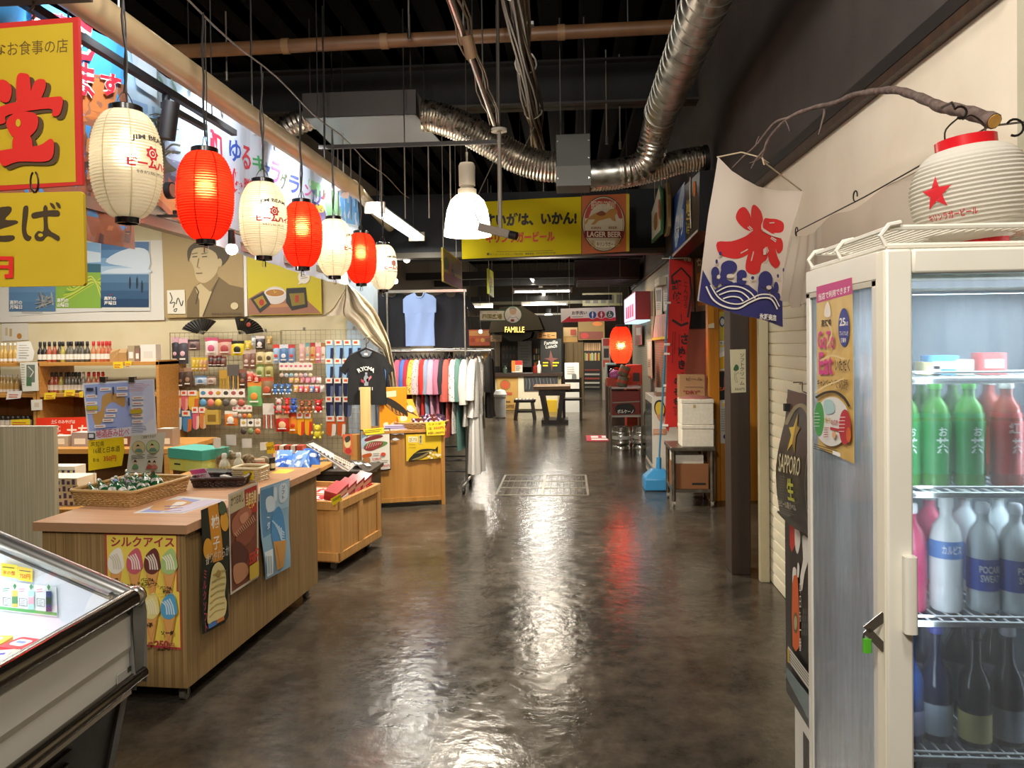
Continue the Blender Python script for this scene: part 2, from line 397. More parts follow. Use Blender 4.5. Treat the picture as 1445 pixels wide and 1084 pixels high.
# ================================================================== SETTING
def floor_mat():
    m = mat('polished_dark_concrete','#3a332d',0.3,spec=0.34); N,L,b = nodes(m)
    tc = N.new('ShaderNodeTexCoord')
    n1 = N.new('ShaderNodeTexNoise'); n1.inputs['Scale'].default_value = 1.3; n1.inputs['Detail'].default_value = 9; n1.inputs['Roughness'].default_value = 0.65
    n2 = N.new('ShaderNodeTexNoise'); n2.inputs['Scale'].default_value = 9; n2.inputs['Detail'].default_value = 8; n2.inputs['Roughness'].default_value = 0.7
    n3 = N.new('ShaderNodeTexNoise'); n3.inputs['Scale'].default_value = 15; n3.inputs['Detail'].default_value = 4
    n4 = N.new('ShaderNodeTexNoise'); n4.inputs['Scale'].default_value = 170; n4.inputs['Detail'].default_value = 2
    for n in (n1,n2,n3,n4): L.new(tc.outputs['Object'],n.inputs['Vector'])
    r1 = N.new('ShaderNodeValToRGB'); e = r1.color_ramp.elements; e[0].position = 0.32; e[1].position = 0.72; e[0].color = lin('#332e28'); e[1].color = lin('#665e53')
    L.new(n1.outputs['Fac'],r1.inputs[0])
    r2 = N.new('ShaderNodeValToRGB'); e = r2.color_ramp.elements; e[0].position = 0.35; e[1].position = 0.75; e[0].color = (0.62,0.62,0.62,1); e[1].color = (1.25,1.22,1.15,1)
    L.new(n2.outputs['Fac'],r2.inputs[0])
    mx = N.new('ShaderNodeMix'); mx.data_type = 'RGBA'; mx.blend_type = 'MULTIPLY'; mx.inputs[0].default_value = 1
    L.new(r1.outputs[0],mx.inputs[6]); L.new(r2.outputs[0],mx.inputs[7]); L.new(mx.outputs[2],b.inputs['Base Color'])
    mr = N.new('ShaderNodeMapRange'); mr.inputs[1].default_value = 0.3; mr.inputs[2].default_value = 0.7; mr.inputs[3].default_value = 0.09; mr.inputs[4].default_value = 0.24
    L.new(n2.outputs['Fac'],mr.inputs[0]); L.new(mr.outputs[0],b.inputs['Roughness'])
    add = N.new('ShaderNodeMath'); add.operation = 'MULTIPLY_ADD'; add.inputs[1].default_value = 0.12
    L.new(n4.outputs['Fac'],add.inputs[0]); L.new(n3.outputs['Fac'],add.inputs[2])
    bp = N.new('ShaderNodeBump'); bp.inputs['Strength'].default_value = 0.16; bp.inputs['Distance'].default_value = 0.02
    L.new(add.outputs[0],bp.inputs['Height']); L.new(bp.outputs[0],b.inputs['Normal'])
    return m
struct(MB().box(-7,-2.5,-0.1,3.4,30,0,floor_mat()).build('floor',smooth=0))
DECK = mat('black_painted_steel','#040303',0.85,spec=0.1); BLK = noisy('black_paint','#0d0b0a','#131110',5,0.75)
b = MB(); prof = []
x = -7.0
while x < 3.4:
    prof += [(x,4.36),(x+0.14,4.36),(x+0.17,4.37),(x+0.31,4.37),(x+0.34,4.36)]; x += 0.34
b.add([(px,y,z) for y in (-2.5,30) for px,z in prof],[(i,i+1,len(prof)+i+1,len(prof)+i) for i in range(len(prof)-1)],DECK)
b.box(-7,-2.5,4.37,3.4,30,4.45,DECK)
struct(b.build('ceiling',smooth=0))
struct(MB().box(-7,8.06,0,-2.36,8.2,3.2,noisy('stall_plaster','#d6c9a0','#dfd4b0',2.5,0.85)).build('wall_stall_back',smooth=0))
struct(MB().box(-7.1,-2.5,0,-7,30,4.4,BLK).build('wall_left',smooth=0))
struct(MB().box(-7,27,0,3.4,27.1,4.4,C('#3a3026',0.8)).build('wall_back',smooth=0))
struct(MB().box(-7,-2.6,0,3.4,-2.5,4.4,C('#6b6152',0.8)).build('wall_front',smooth=0))
struct(MB().box(-3.3,8.2,0,-3.2,27,4.2,C('#6a6050',0.8)).build('wall_left_far',smooth=0))
# right side: plastered wall with a pillar, dark bulkhead and its timber edge
X0 = 1.28
b = MB(); b.box(X0,2.3,2.02,1.5,5.36,3.4,CREAMW); b.box(X0,5.2,0,1.5,5.36,2.05,CREAMW)
struct(b.build('wall_right',smooth=0))
struct(MB().box(X0,1.95,0,3.3,2.3,4.2,noisy('greenish_plaster','#b6b096','#c3bda6',2.5,0.85,0.1,bscale=16)).build('pillar_right',smooth=0))
struct(MB().box(1.245,2.3,2.68,1.28,15.5,4.3,noisy('charcoal_wall_paint','#3b3431','#453e3a',3,0.8,0.08,bscale=10)).build('bulkhead_right',smooth=0))
b = MB(); b.box(1.235,2.3,2.635,1.28,15.5,2.69,C('#171310',0.6)); b.box(1.238,2.3,2.597,1.28,15.5,2.634,DARKW)
struct(b.build('trim_right',smooth=0))
struct(MB().box(1.2,15.5,0,3.3,15.6,4.3,C('#4a4034',0.8)).build('wall_right_far',smooth=0))
struct(MB().box(3.3,-2.5,0,3.4,30,4.4,C('#5a5142',0.8)).build('wall_right_outer',smooth=0))
# roller shutter in the right wall, the timber post beside it
b = MB(); n = 27; p = 2.02/n; sl = []
for i in range(n):
    z = i*p
    for t,dx in ((0.0,0.008),(0.06,0.0),(0.5,-0.003),(0.93,0.0),(0.97,0.008)): sl.append((1.31+dx,z+t*p))
sl.append((1.322,2.02))
b.add([(x,y,z) for y in (2.32,5.19) for x,z in sl],[(i,i+1,len(sl)+i+1,len(sl)+i) for i in range(len(sl)-1)],noisy('shutter_paint','#e2dabd','#e9e2ca',2,0.45,stretch=(1,1,0.3)))
struct(b.build('shutter_right',smooth=20))
b = MB(); b.box(1.24,5.14,0,1.3,5.2,2.1,C('#b5ab8c',0.5)); struct(b.build('trim_shutter',smooth=0,bevel=0.004))
pc = P(1031,809,Z=0); pd = P(1059,812,Z=0)
struct(MB().box(pc.x,5.3,0,pc.x+0.13,5.5,2.585,wood('weathered_post_wood','#271b13','#3a2a1d',(18,18,1.2),rough=0.6)).build('column_timber',smooth=0,bevel=0.006))
# bulkhead that crosses the hall, beams under the deck
struct(MB().box(-3.3,10,2.78,1.245,10.15,3.55,noisy('blue_black_panel','#171b24','#1e232c',2,0.6)).build('bulkhead_hall',smooth=0))
struct(MB().box(-3.3,9.98,2.72,1.245,10.2,2.79,C('#5d574c',0.5)).build('trim_bulkhead',smooth=0))
for nm,y,z in (('beam_near',7.35,3.86),('beam_far',13.5,3.8)):
    b = MB(); b.box(-7,y,z,3.3,y+0.22,z+0.02,C('#1c1712',0.6)); b.box(-7,y+0.1,z,3.3,y+0.12,z+0.42,BLK); b.box(-7,y,z+0.4,3.3,y+0.22,z+0.42,BLK)
    struct(b.build(nm,smooth=0))
for i,(y,z) in enumerate(((12.5,2.95),(15.0,2.85),(18.2,2.95),(21.5,2.75))):
    struct(MB().box(-3.2,y,z,1.2,y+0.18,z+0.14,C('#151210',0.7)).build('beam_%d' % (i+1),smooth=0))
b = MB()
for k in range(5): b.box(0.15,12.9+0.35*k,2.62-0.0*k,1.18,13.12+0.35*k,2.66,C('#3a3936',0.5))
b.box(0.1,12.85,2.66,1.18,14.6,2.95,BLK); struct(b.build('soffit_right',smooth=0))
# metal edged service hatch in the floor
b = MB(); HM = mat('worn_hatch_metal','#8d8674',0.35,0.9); HF = C('#2f2b26',0.35)
for x in (-0.78,-0.3,0.18): b.box(x-0.012,8.0,0,x+0.012,9.2,0.004,HM)
for y in (8.0,8.4,8.8,9.2): b.box(-0.79,y-0.012,0,0.19,y+0.012,0.004,HM)
for i in range(14): b.box(-0.78+i*0.07,8.0,0,-0.775+i*0.07,9.2,0.002,HF)
tag(b.build('floor_hatch',smooth=0),'metal-edged rectangular service hatch set in the dark floor of the aisle','hatch')

# ================================================================== OVERHEAD: pipes, ducts, lamps
BRONZE = noisy('brown_painted_pipe','#6b4a30','#7d5a3c',4,0.45); BEIGE = noisy('beige_painted_pipe','#b19a76','#c0aa86',3,0.4)
a = P(190,76,Y=6); c = P(965,37,Y=6.2)
d = (c-a).normalized()
t = thing('sprinkler_pipe','long brown painted pipe crossing high under the black ceiling','pipe',a)
MB().tube([(0,0,0),c-a],0.055,BRONZE,14).build('pipe',t)
for k in (0.28,0.46,0.6,0.78):
    q = (c-a)*k; MB().cyl(q-d*0.03,q+d*0.03,0.062,C('#8a6a48'),n=14).build('pipe_coupling',t)
for k in (0.1,0.35,0.62,0.9):
    q = (c-a)*k; MB().cyl(q,(q.x,q.y,4.37-a.z),0.006,STEEL,n=6).build('hanger_rod',t)
t = thing('insulated_pipe','thick beige pipe running above the row of paper lanterns','pipe',(-1.92,2.0,2.98))
MB().tube([(0,0,0),(0.02,4.85,0)],0.068,BEIGE,18).build('pipe',t)
MB().cyl((0,0.9,0.066),(0.02,4.7,0.066),0.005,C('#6a5638'),n=6).build('seam',t)
for y in (1.2,2.6,4.0): MB().cyl((0,y,0),(0,y,1.3),0.006,STEEL,n=6).build('hanger_rod',t)
a = P(497,262,Y=6.95); c = P(550,320,Y=9.6); t = thing('insulated_pipe','shorter beige pipe beyond the end of the thick one, above the last lanterns','pipe',a)
MB().tube([(0,0,0),c-a],0.06,BEIGE,16).build('pipe',t); q = (c-a)*0.6; MB().cyl(q,(q.x,q.y,4.37-a.z),0.006,STEEL,n=6).build('hanger_rod',t)
a = P(485,270,Y=6.6); t = thing('spot_lamp','small white box spot lamp under the end of the thick beige pipe','lamp',a); MB().box(-.05,-.03,0,.05,.06,.07,C('#dcd8d0',.4)).build('lamp_housing',t,bevel=.005); MB().cyl((0.02,-.02,.01),(0.03,-.07,-.05),.035,C('#e6e4de',.4),n=14).build('lamp_head',t); MB().cyl((0,0,.07),(0,0,4.37-a.z),.005,STEEL,n=6).build('hanger_rod',t)
# conduit, cable bundle
t = thing('conduit_pipe','thin steel conduit with loose wires running above the lamp pole','pipe',(-0.53,2.8,3.2))
MB().tube([(0,0,0),(0,2.95,0)],0.016,STEEL,8).build('conduit',t)
for dx,r in ((0.03,0.006),(-0.03,0.005),(0.045,0.005)):
    MB().tube([(dx+0.012*math.sin(k*1.7),2.95*k/14,0.01+0.02*math.sin(k*1.1+dx*50)) for k in range(15)],r,C('#8c7d68'),6).build('wire',t)
for y in (1.2,2.1): MB().cyl((0,y,0),(0,y,1.1),0.005,STEEL,n=6).build('hanger_rod',t)
MB().cyl((0.02,1.15,-0.02),(0.04,1.2,-0.12),0.03,C('#6b5138'),n=12).build('junction_box',t)
t = thing('cable_bundle','sagging bundle of grey cables tied under the ceiling in the middle of the hall','cable',(-0.26,2.6,3.42))
for k in range(16):
    an = k*2.4; r0 = 0.012+0.045*math.sqrt(k/16)
    MB().tube([(r0*math.cos(an+0.25*j+0.3*math.sin(j*0.9+k))*(1+0.35*math.sin(j*0.8+k*1.3)),4.5*j/12,r0*math.sin(an+0.25*j)*(1.1)-0.05*math.sin(PI*j/12)-(0.0 if j < 11 else 0.04)) for j in range(13)],
              0.012,C('#6f6250' if k % 3 else '#40362b',0.45),6).build('cable',t)
for y in (0.9,1.3,2.4,3.4): MB().tube([(0.068*math.cos(q),y+0.02*math.cos(q*3),-0.02+0.068*math.sin(q)) for q in np.linspace(0,2*PI,15)],0.006,C('#c9c4b6'),6).build('cable_tie',t)
MB().box(-0.07,2,0.07,0.07,2.05,0.09,STEEL).cyl((0,2,0.08),(0,2,0.9),0.006,STEEL,n=6).build('hanger',t)

# ducts
def helix_duct(path,r,m,pitch,amp,n=22,sub=6):
    """ribbed or seamed round duct following a path"""
    pts = [Vector(p) for p in smoothline(path,16)]
    res = [pts[0]]
    step = pitch/sub; acc = 0
    for i in range(1,len(pts)):
        seg = (pts[i]-pts[i-1]); L = seg.length; q = step-acc
        while q <= L: res.append(pts[i-1]+seg*(q/L)); q += step
        acc = (acc+L) % step
    rs = [r+amp*math.sin(2*PI*i/sub) for i in range(len(res))]
    return MB().tube(res,rs,m,n)
FOIL = noisy('crumpled_foil_duct','#b5afa3','#cfc9bd',30,0.24,0.12,metal=1.0,r2=0.42)
t = thing('spiral_duct','large round silver spiral duct running under the ceiling along the right side','duct',(0.72,2.5,3.34))
MB().tube([(0,y,0) for y in np.linspace(0,3.45,40)],0.125,ZINC,28).build('duct_pipe',t)
for k in range(26): MB().tube([(0.127*math.cos(q),0.05+k*0.13+0.13*q/(2*PI),0.127*math.sin(q)) for q in np.linspace(0,2*PI,25)],0.0028,ZINC,5,False).build('seam',t)
MB().tube([(0,3.42,0),(0,3.5,0)],0.131,ZINC,28).build('collar',t)
helix_duct([(0,3.46,0),(0,3.62,-0.02),(-0.02,3.78,-0.12),(-0.06,3.86,-0.26),(-0.16,3.9,-0.33),(-0.3,3.9,-0.35)],0.118,FOIL,0.05,0.004).build('elbow',t)
helix_duct([(-0.28,3.9,-0.35),(-0.5,3.9,-0.36),(-0.74,3.9,-0.37)],0.112,ZINC,0.16,0.002).build('branch_pipe',t)
for y in (0.8,2.6): MB().cyl((0,y,0.12),(0,y,0.95),0.006,STEEL,n=6).build('hanger_rod',t)
t = thing('damper_box','square dark grey duct box hanging between the silver ducts','duct box',(0.05,6.42,2.86))
MB().box(-0.14,-0.16,0,0.14,0.16,0.42,C('#3b3b33',0.5)).build('casing',t,bevel=0.006)
MB().box(-0.14,-0.165,0,0.14,-0.16,0.16,C('#55554a',0.45)).build('lower_panel',t)
for x in (-0.1,0.1): MB().cyl((x,0,0.42),(x,0,1.42),0.006,STEEL,n=6).build('hanger_rod',t)
for x,z in ((-0.125,0.06),(0.125,0.06),(-0.125,0.36),(0.125,0.36),(0.125,0.22)): MB().cyl((x,-0.165,z),(x,-0.17,z),0.007,CHROME,n=8).build('screw',t)
t = thing('flexible_duct','ribbed silver flexible duct sagging from the dark box towards the ceiling vent','duct')
q = [P(u,v,Y=yy) for u,v,yy in ((795,236,6.4),(765,234,6.4),(728,222,6.4),(690,200,6.35),(650,178,6.3),(612,165,6.3),(596,163,6.3))]
helix_duct(q,0.125,FOIL,0.026,0.005,sub=4).build('ribbed_hose',t)
t = thing('flexible_duct','short ribbed silver flexible duct ending right of the dark box under the spiral duct','duct')
q = [P(u,v,Y=yy) for u,v,yy in ((832,253,6.5),(870,250,6.55),(920,240,6.6),(960,228,6.6),(994,223,6.6))]
helix_duct(q,0.1,FOIL,0.026,0.005,sub=4).build('ribbed_hose',t)
MB().tube([q[-1]-Vector((0.01,0,0)),q[-1]+Vector((0.03,0,0.004))],0.106,C('#1c1a18',0.4),20).build('end_collar',t)
t = thing('ventilation_hood','flat ceiling vent hood with a pale underside left of the flexible duct','vent',(-1.68,6.5,3.36))
b = MB(); b.add([(-0.5,-0.25,0.12),(0.45,-0.25,0.12),(0.45,0.45,0.12),(-0.5,0.45,0.12),(-0.5,-0.25,0.32),(0.45,-0.25,0.32),(0.45,0.45,0.32),(-0.5,0.45,0.32)],
      [(0,3,2,1),(4,5,6,7),(0,1,5,4),(1,2,6,5),(2,3,7,6),(3,0,4,7)],C('#3a3531',0.5)); b.build('casing',t)
MB().add([(-0.48,-0.24,0.115),(0.44,-0.24,0.115),(0.55,0.4,0.04),(-0.44,0.4,0.04)],[(0,1,2,3)],C('#868b8c',0.5)).add([(-0.48,-0.24,0.12),(0.44,-0.24,0.12),(0.55,0.4,0.05),(-0.44,0.4,0.05)],[(0,1,2,3)],C('#868b8c',0.5)).build('underside_panel',t)
for x in (-0.45,0.4):
    for y in (-0.2,0.4): MB().cyl((x,y,0.32),(x,y,0.95),0.006,STEEL,n=6).build('hanger_rod',t)
for x in (-0.42,-0.3,-0.02,0.2,0.42,0.62): MB().cyl((x,0.45,0.05),(x,0.45,-0.62),0.006,C('#6a6257'),n=6).build('drop_rod',t)
helix_duct([(-0.5,0,0.2),(-0.75,0.02,0.1),(-0.95,0.05,-0.18)],0.1,FOIL,0.045,0.006).build('foil_hose',t)
t = thing('unistrut_rail','dark steel hanger rail crossing in front of the vent hood','rail',(-2.0,6.1,3.18))
MB().box(0,0,0,1.5,0.03,0.03,C('#2b2622',0.5)).build('rail',t)
for x in (0.05,0.7,1.45): MB().cyl((x,0.015,0),(x,0.015,1.1),0.005,STEEL,n=6).build('hanger_rod',t)
for i,(u,v0,v1,yy) in enumerate(((856,138,196,7.4),(875,135,203,7.5),(962,0,96,6.4),(948,0,88,6.9),(577,0,45,5.9),(320,0,105,6.2))):
    a = P(u,v1,Y=yy); MB().cyl(a,(a.x,a.y,4.37),0.007,C('#6a6257'),n=6).cyl(a-Vector((0,0,.05)),a,0.014,STEEL,n=8)
    tag(MB().cyl((0,0,0),(0,0,4.37-a.z),0.007,C('#6a6257'),n=6).cyl((0,0,-0.05),(0,0,0.02),0.014,STEEL,n=8).build('threaded_rod',loc=a),
        ['thin threaded rod hanging from the ceiling just right of the dark duct box','thin threaded rod hanging near the elbow of the spiral duct','long thin threaded rod hanging beside the spiral duct, its upper end out of view','thin threaded rod hanging above the elbow of the spiral duct','thin rod with a clamp hanging above the brown pipe, left of the conduit','thin rod hanging behind the thick beige pipe above the second lantern'][i],'rod')

# high-bay lamps
SHADE = mat('opal_lamp_shade','#fff3de',0.4,emit=6,ecol='#fff0d6')
def highbay(loc,label,power,first=[None]):
    if first[0] is None:
        t = thing('pendant_lamp',label,'lamp',loc)
        pr = [(0.065,0.36),(0.1,0.345),(0.145,0.3),(0.175,0.22),(0.19,0.13),(0.2,0.05),(0.203,0.0),(0.197,0.0),(0.184,0.13),(0.165,0.22),(0.135,0.29),(0.06,0.345)]
        MB().lathe(pr,SHADE,32,cap=False).build('lamp_shade',t,smooth=60)
        MB().lathe([(0.078,0.34),(0.08,0.36),(0.08,0.4),(0.06,0.41),(0.055,0.42),(0.07,0.43),(0.072,0.6),(0.06,0.625),(0.02,0.63)],C('#cfc4b0',0.4),24).build('ballast_housing',t)
        MB().cyl((0,0,0.63),(0,0,0.72),0.012,STEEL,n=8).cyl((0,0,0.7),(0,0,4.37-loc[2]),0.005,C('#3a352f'),n=6).build('hanging_wire',t)
        MB().ball((0,0,0.19),0.05,glow('#fff0d0',14),10,(1,1,1.5)).build('bulb',t)
        first[0] = t
    else: t = copy_thing(first[0],loc,0,label)
    lamp('lamp_light','SPOT',Vector(loc)+Vector((0,0,-0.02)),power,NEUT,0.16,Vector(loc)+Vector((0,0,-3)),spot=2.75)
    lamp('lamp_glow','POINT',Vector(loc)+Vector((0,0,0.8)),power*0.02,NEUT,0.16)
    return t
a = P(660,333,Y=6.6)
highbay(a,'bell-shaped white glowing pendant lamp in front of the yellow beer banner',190)
highbay((-0.38,12.3,3.3),'bell-shaped pendant lamp hanging hidden behind the yellow beer banner',190)
t = thing('camera_pole','grey ceiling pole with a round top plate carrying a security camera','pole',P(706,330,Y=5.7))
zt = P(706,184,Y=5.7).z-P(706,330,Y=5.7).z
MB().cyl((0,0,0),(0,0,zt),0.016,C('#8f877a',0.4),n=12).build('pole',t)
MB().cyl((0,0,zt-0.01),(0,0,zt+0.012),0.058,C('#d9d2c4',0.4),n=24).build('top_plate',t)
MB().cyl((0,0,zt),(0,0,4.37-t.location.z),0.012,C('#4a443b'),n=10).build('ceiling_rod',t)
cb = MB().bar((-0.15,-0.02,0.05),(0.08,-0.09,-0.02),0.07,0.06,C('#8d8578',0.4)).build('camera_body',t,bevel=0.005)
MB().cyl((0.07,-0.088,-0.018),(0.13,-0.105,-0.035),0.03,BLACK,n=14).build('camera_lens',cb)
MB().tube([Vector(p) for p in smoothline([(-0.14,-0.02,0.06),(-0.19,0,0.2),(-0.1,0,0.42),(0.02,0,0.62),(0.1,0,0.5),(0.26,0,0.78)],5)],0.004,C('#5a5348'),6).build('cable',t)

# fluorescent lamps
TUBE = glow('#f6f6f2',5)
def fluo(p0,p1,label,n=1,power=25,w=0.1):
    p0 = Vector(p0); p1 = Vector(p1); c = (p0+p1)/2; d = p1-p0; L = d.length; rz = math.atan2(d.y,d.x)
    t = thing('fluorescent_lamp',label,'lamp',c,rz)
    MB().add([(-L/2,-w/2,0.05),(L/2,-w/2,0.05),(L/2,w/2,0.05),(-L/2,w/2,0.05),(-L/2,-w/4,0.1),(L/2,-w/4,0.1),(L/2,w/4,0.1),(-L/2,w/4,0.1)],
             [(0,3,2,1),(4,5,6,7),(0,1,5,4),(1,2,6,5),(2,3,7,6),(3,0,4,7)],C('#d9d5ca',0.4)).build('housing',t)
    for k in range(n):
        y = (k-(n-1)/2)*0.075
        MB().cyl((-L/2+0.03,y,0.02),(L/2-0.03,y,0.02),0.017,TUBE,n=10).build('tube',t)
    for s in (-1,1): MB().box(s*(L/2)-0.02,-w/2,-0.01,s*(L/2)+0.02,w/2,0.1,C('#e6d9c8',0.4)).build('end_cap',t)
    for s in (-0.8,0.8): MB().cyl((s*L/2,0,0.1),(s*L/2,0,4.37-c.z),0.004,C('#555047'),n=6).build('hanging_wire',t)
    if power: lamp('tube_light','AREA',c-Vector((0,0,0.03)),power*0.8,(1,0.94,0.82),L,c-Vector((0,0,2)),0.08).rotation_euler = (0,0,rz)
    return t
fluo((-1.9,7.5,2.9),(-1.9,9.6,2.9),'twin-tube fluorescent lamp hanging beside the last white lantern',2,45,0.2)
fluo(P(725,413,Y=16),P(806,413,Y=16),'fluorescent lamp spanning the aisle, highest of the level tubes above the coffee booth',1,50)
fluo(P(737,433,Y=20.5),P(800,429,Y=20.5),'fluorescent lamp behind the top of the black coffee booth hood',1,50)
fluo(P(660,435,Y=17.2),P(694,434,Y=17.2),'fluorescent lamp left of the hanging sign with a round portrait',1,25)
fluo(P(755,447,Y=25),P(793,446,Y=25),'distant fluorescent lamp between the black hood and the restroom sign',1,25)
fluo(P(659,451,Y=22),P(676,451,Y=22),'distant fluorescent lamp low behind the metal post of the clothes rack',1,20)
fluo((-0.84,16.5,3.0),(-0.83,18.9,3.0),'fluorescent lamp seen end-on just under the yellow beer banner',1,30)
fluo((-0.72,20.0,2.95),(-0.72,22.4,2.95),'fluorescent lamp seen end-on crossing the highest level tube',1,30)
# ================================================================== OVERHEAD LEFT: signs, banners, lanterns
SIGY = noisy('aged_yellow_sign','#ad9016','#b79a1a',2,0.5)
def eyelet_hook(p): return MB().tube([(p.x+0.012*math.sin(q),p.y,p.z+0.03+0.03*math.cos(q)) for q in np.linspace(0.3,5.9,12)],0.003,C('#3a2d22',0.4,0.8),6)
s = Pix(PY(2.1),(0,0,4.0139)); SH = C('#4a3418',0.6)
s.slab([(-420,165),(442,95),(466,1046),(-420,1108)],C('#b3241c',0.5),0.012)
s.poly([(-390,195),(412,128),(430,1030),(-390,1070)],SIGY)
s.text('お食事の店',44,238,386,318,C('#5a4310'),0.0,sk=-0.06)
s.text('な',-40,246,34,314,C('#5a4310'),0.008,sk=-0.06)
SIGR = C('#c3221a',0.5)
kd = [[(-30,480),(30,455),(75,500),(62,575),(20,580),(-20,540)],[(105,440),(150,420),(180,450),(178,600),(110,605)],[(205,470),(260,455),(268,500),(225,590),(175,590)],
      [(-60,640),(130,575),(300,555),(365,560),(350,650),(305,660),(290,620),(60,655),(40,700),(-40,710)],
      [(50,690),(110,640),(215,650),(225,720),(190,770),(150,790),(90,780),(60,745)],[(90,780),(185,775),(190,900),(100,910)],
      [(5,870),(60,850),(230,830),(300,790),(320,830),(290,915),(120,920),(30,945)]]
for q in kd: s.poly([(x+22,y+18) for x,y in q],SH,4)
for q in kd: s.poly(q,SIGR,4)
s.ell(118,702,14,22,SIGY)
o1 = s.build('hanging_sign',recenter=True,smooth=0); tag(o1,'yellow hanging restaurant sign with red border and one huge red character','sign')
b = MB(); q = s.pt(185,110); b.tube([Vector((q.x,q.y,q.z))+Vector((0.008*math.sin(k*2.2),0,k*0.012)) for k in range(7)],0.004,C('#4a3a2a',0.4,0.8),6)
b.cyl(Vector((q.x,q.y,q.z+0.06)),Vector((q.x,q.y,4.37)),0.004,C('#2a241e'),n=6); b.cyl(Vector((q.x-0.35,q.y,q.z-0.02)),Vector((q.x-0.35,q.y,4.37)),0.004,C('#2a241e'),n=6)
h = b.build('chain',o1); h.location = -o1.location
s = Pix(PY(2.1),(0,240,4.0139))
s.slab([(-420,140),(455,121),(470,135),(482,640),(470,655),(-420,668)],SIGY,0.012)
DK = C('#3a2a14')
s.poly([(-70,230),(50,205),(66,235),(30,280),(90,285),(96,305),(-20,345),(-10,372),(75,370),(80,395),(30,408),(-50,395),(-62,350),(0,292),(-60,262)],DK,3)
for q in ([(135,210),(160,205),(160,255),(150,330),(158,365),(180,380),(165,402),(138,390),(125,340),(128,270)],
          [(185,245),(255,232),(330,228),(335,262),(260,262),(190,275)],
          [(248,215),(272,212),(276,330),(338,375),(330,402),(275,372),(245,400),(208,398),(198,372),(220,345),(250,342)],
          [(285,188),(305,192),(318,218),(300,215)],[(320,184),(340,190),(346,215),(330,210)]): s.poly(q,DK,3)
s.ell(235,370,14,10,SIGY)
for q in ([(0,490),(82,490),(82,612),(34,615),(30,592),(56,590),(56,512),(0,512)],[(0,540),(70,540),(70,560),(0,560)],[(-60,492),(-36,492),(-36,612),(-60,612)],[(-60,490),(0,490),(0,512),(-60,512)],[(-20,500),(2,500),(2,550),(-20,550)],[(-60,540),(0,540),(0,560),(-60,560)]): s.poly(q,SIGR)
o2 = s.build('hanging_sign',recenter=True,smooth=0); tag(o2,'plain yellow hanging noodle sign with dark brush letters and red price','sign')
h = eyelet_hook(s.pt(198,128)).build('hook',o2); h.location = -o2.location
MB().box(-2.2,2.1,3.02,-1.1,2.14,3.06,C('#241a12',0.5)); a = P(40,3,Y=2.1)
tag(MB().box(-0.9,0,0,0.12,0.05,0.05,C('#1d1510',0.45)).cyl((-0.7,0.02,0.05),(-0.7,0.02,4.37-a.z),0.006,STEEL,n=6).cyl((0.08,0.02,0.05),(0.08,0.02,4.37-a.z),0.006,STEEL,n=6).build('sign_rail',loc=(a.x+0.06,2.07,a.z)),'dark rail above the yellow restaurant sign','rail')

# long banners over the souvenir stall, on one plane beside the lantern row
XB = -2.3
def wavy(v): return 0.012*math.sin(v.y*7+v.z*2)+0.008*math.sin(v.y*17)
SKYB = C('#3f8fd0',0.5)
s = Pix(PX(XB),bend=(0.12,wavy))
s.slab([(-60,-75),(172,67),(191,352),(118,338),(60,372),(-60,385)],SKYB,0.002)
s.poly([(-60,190),(60,130),(112,98),(176,118),(191,352),(118,338),(60,372),(-60,385)],C('#8c5a42'))
s.poly([(100,112),(130,104),(160,118),(150,160),(110,170)],C('#b06a38'),4)
for k in range(26):
    u = RND.uniform(116,182); v = RND.uniform(150,335); w = RND.uniform(4,11); h = RND.uniform(6,22)
    s.poly([(u,v),(u+w,v+RND.uniform(-3,6)),(u+w*0.8,v+h),(u-2,v+h*0.9)],C(RND.choice(['#6d4a3e','#a8714d','#4b3a40','#c48a5a','#7c6a78','#3e2c2a'])))
for ch,bx in (('ら',(104,26,132,82)),('ま',(106,84,132,132)),('す',(138,100,161,132)),('肉',(38,6,66,30)),('す',(72,16,90,34))):
    s.text(ch,*bx,C('#c02434'),0.03,sk=0.35,edge=WHITE,ew=0.035)
ptag(s,'photo_banner','blue sky and canyon banner with red outlined letters behind the yellow signs','banner')
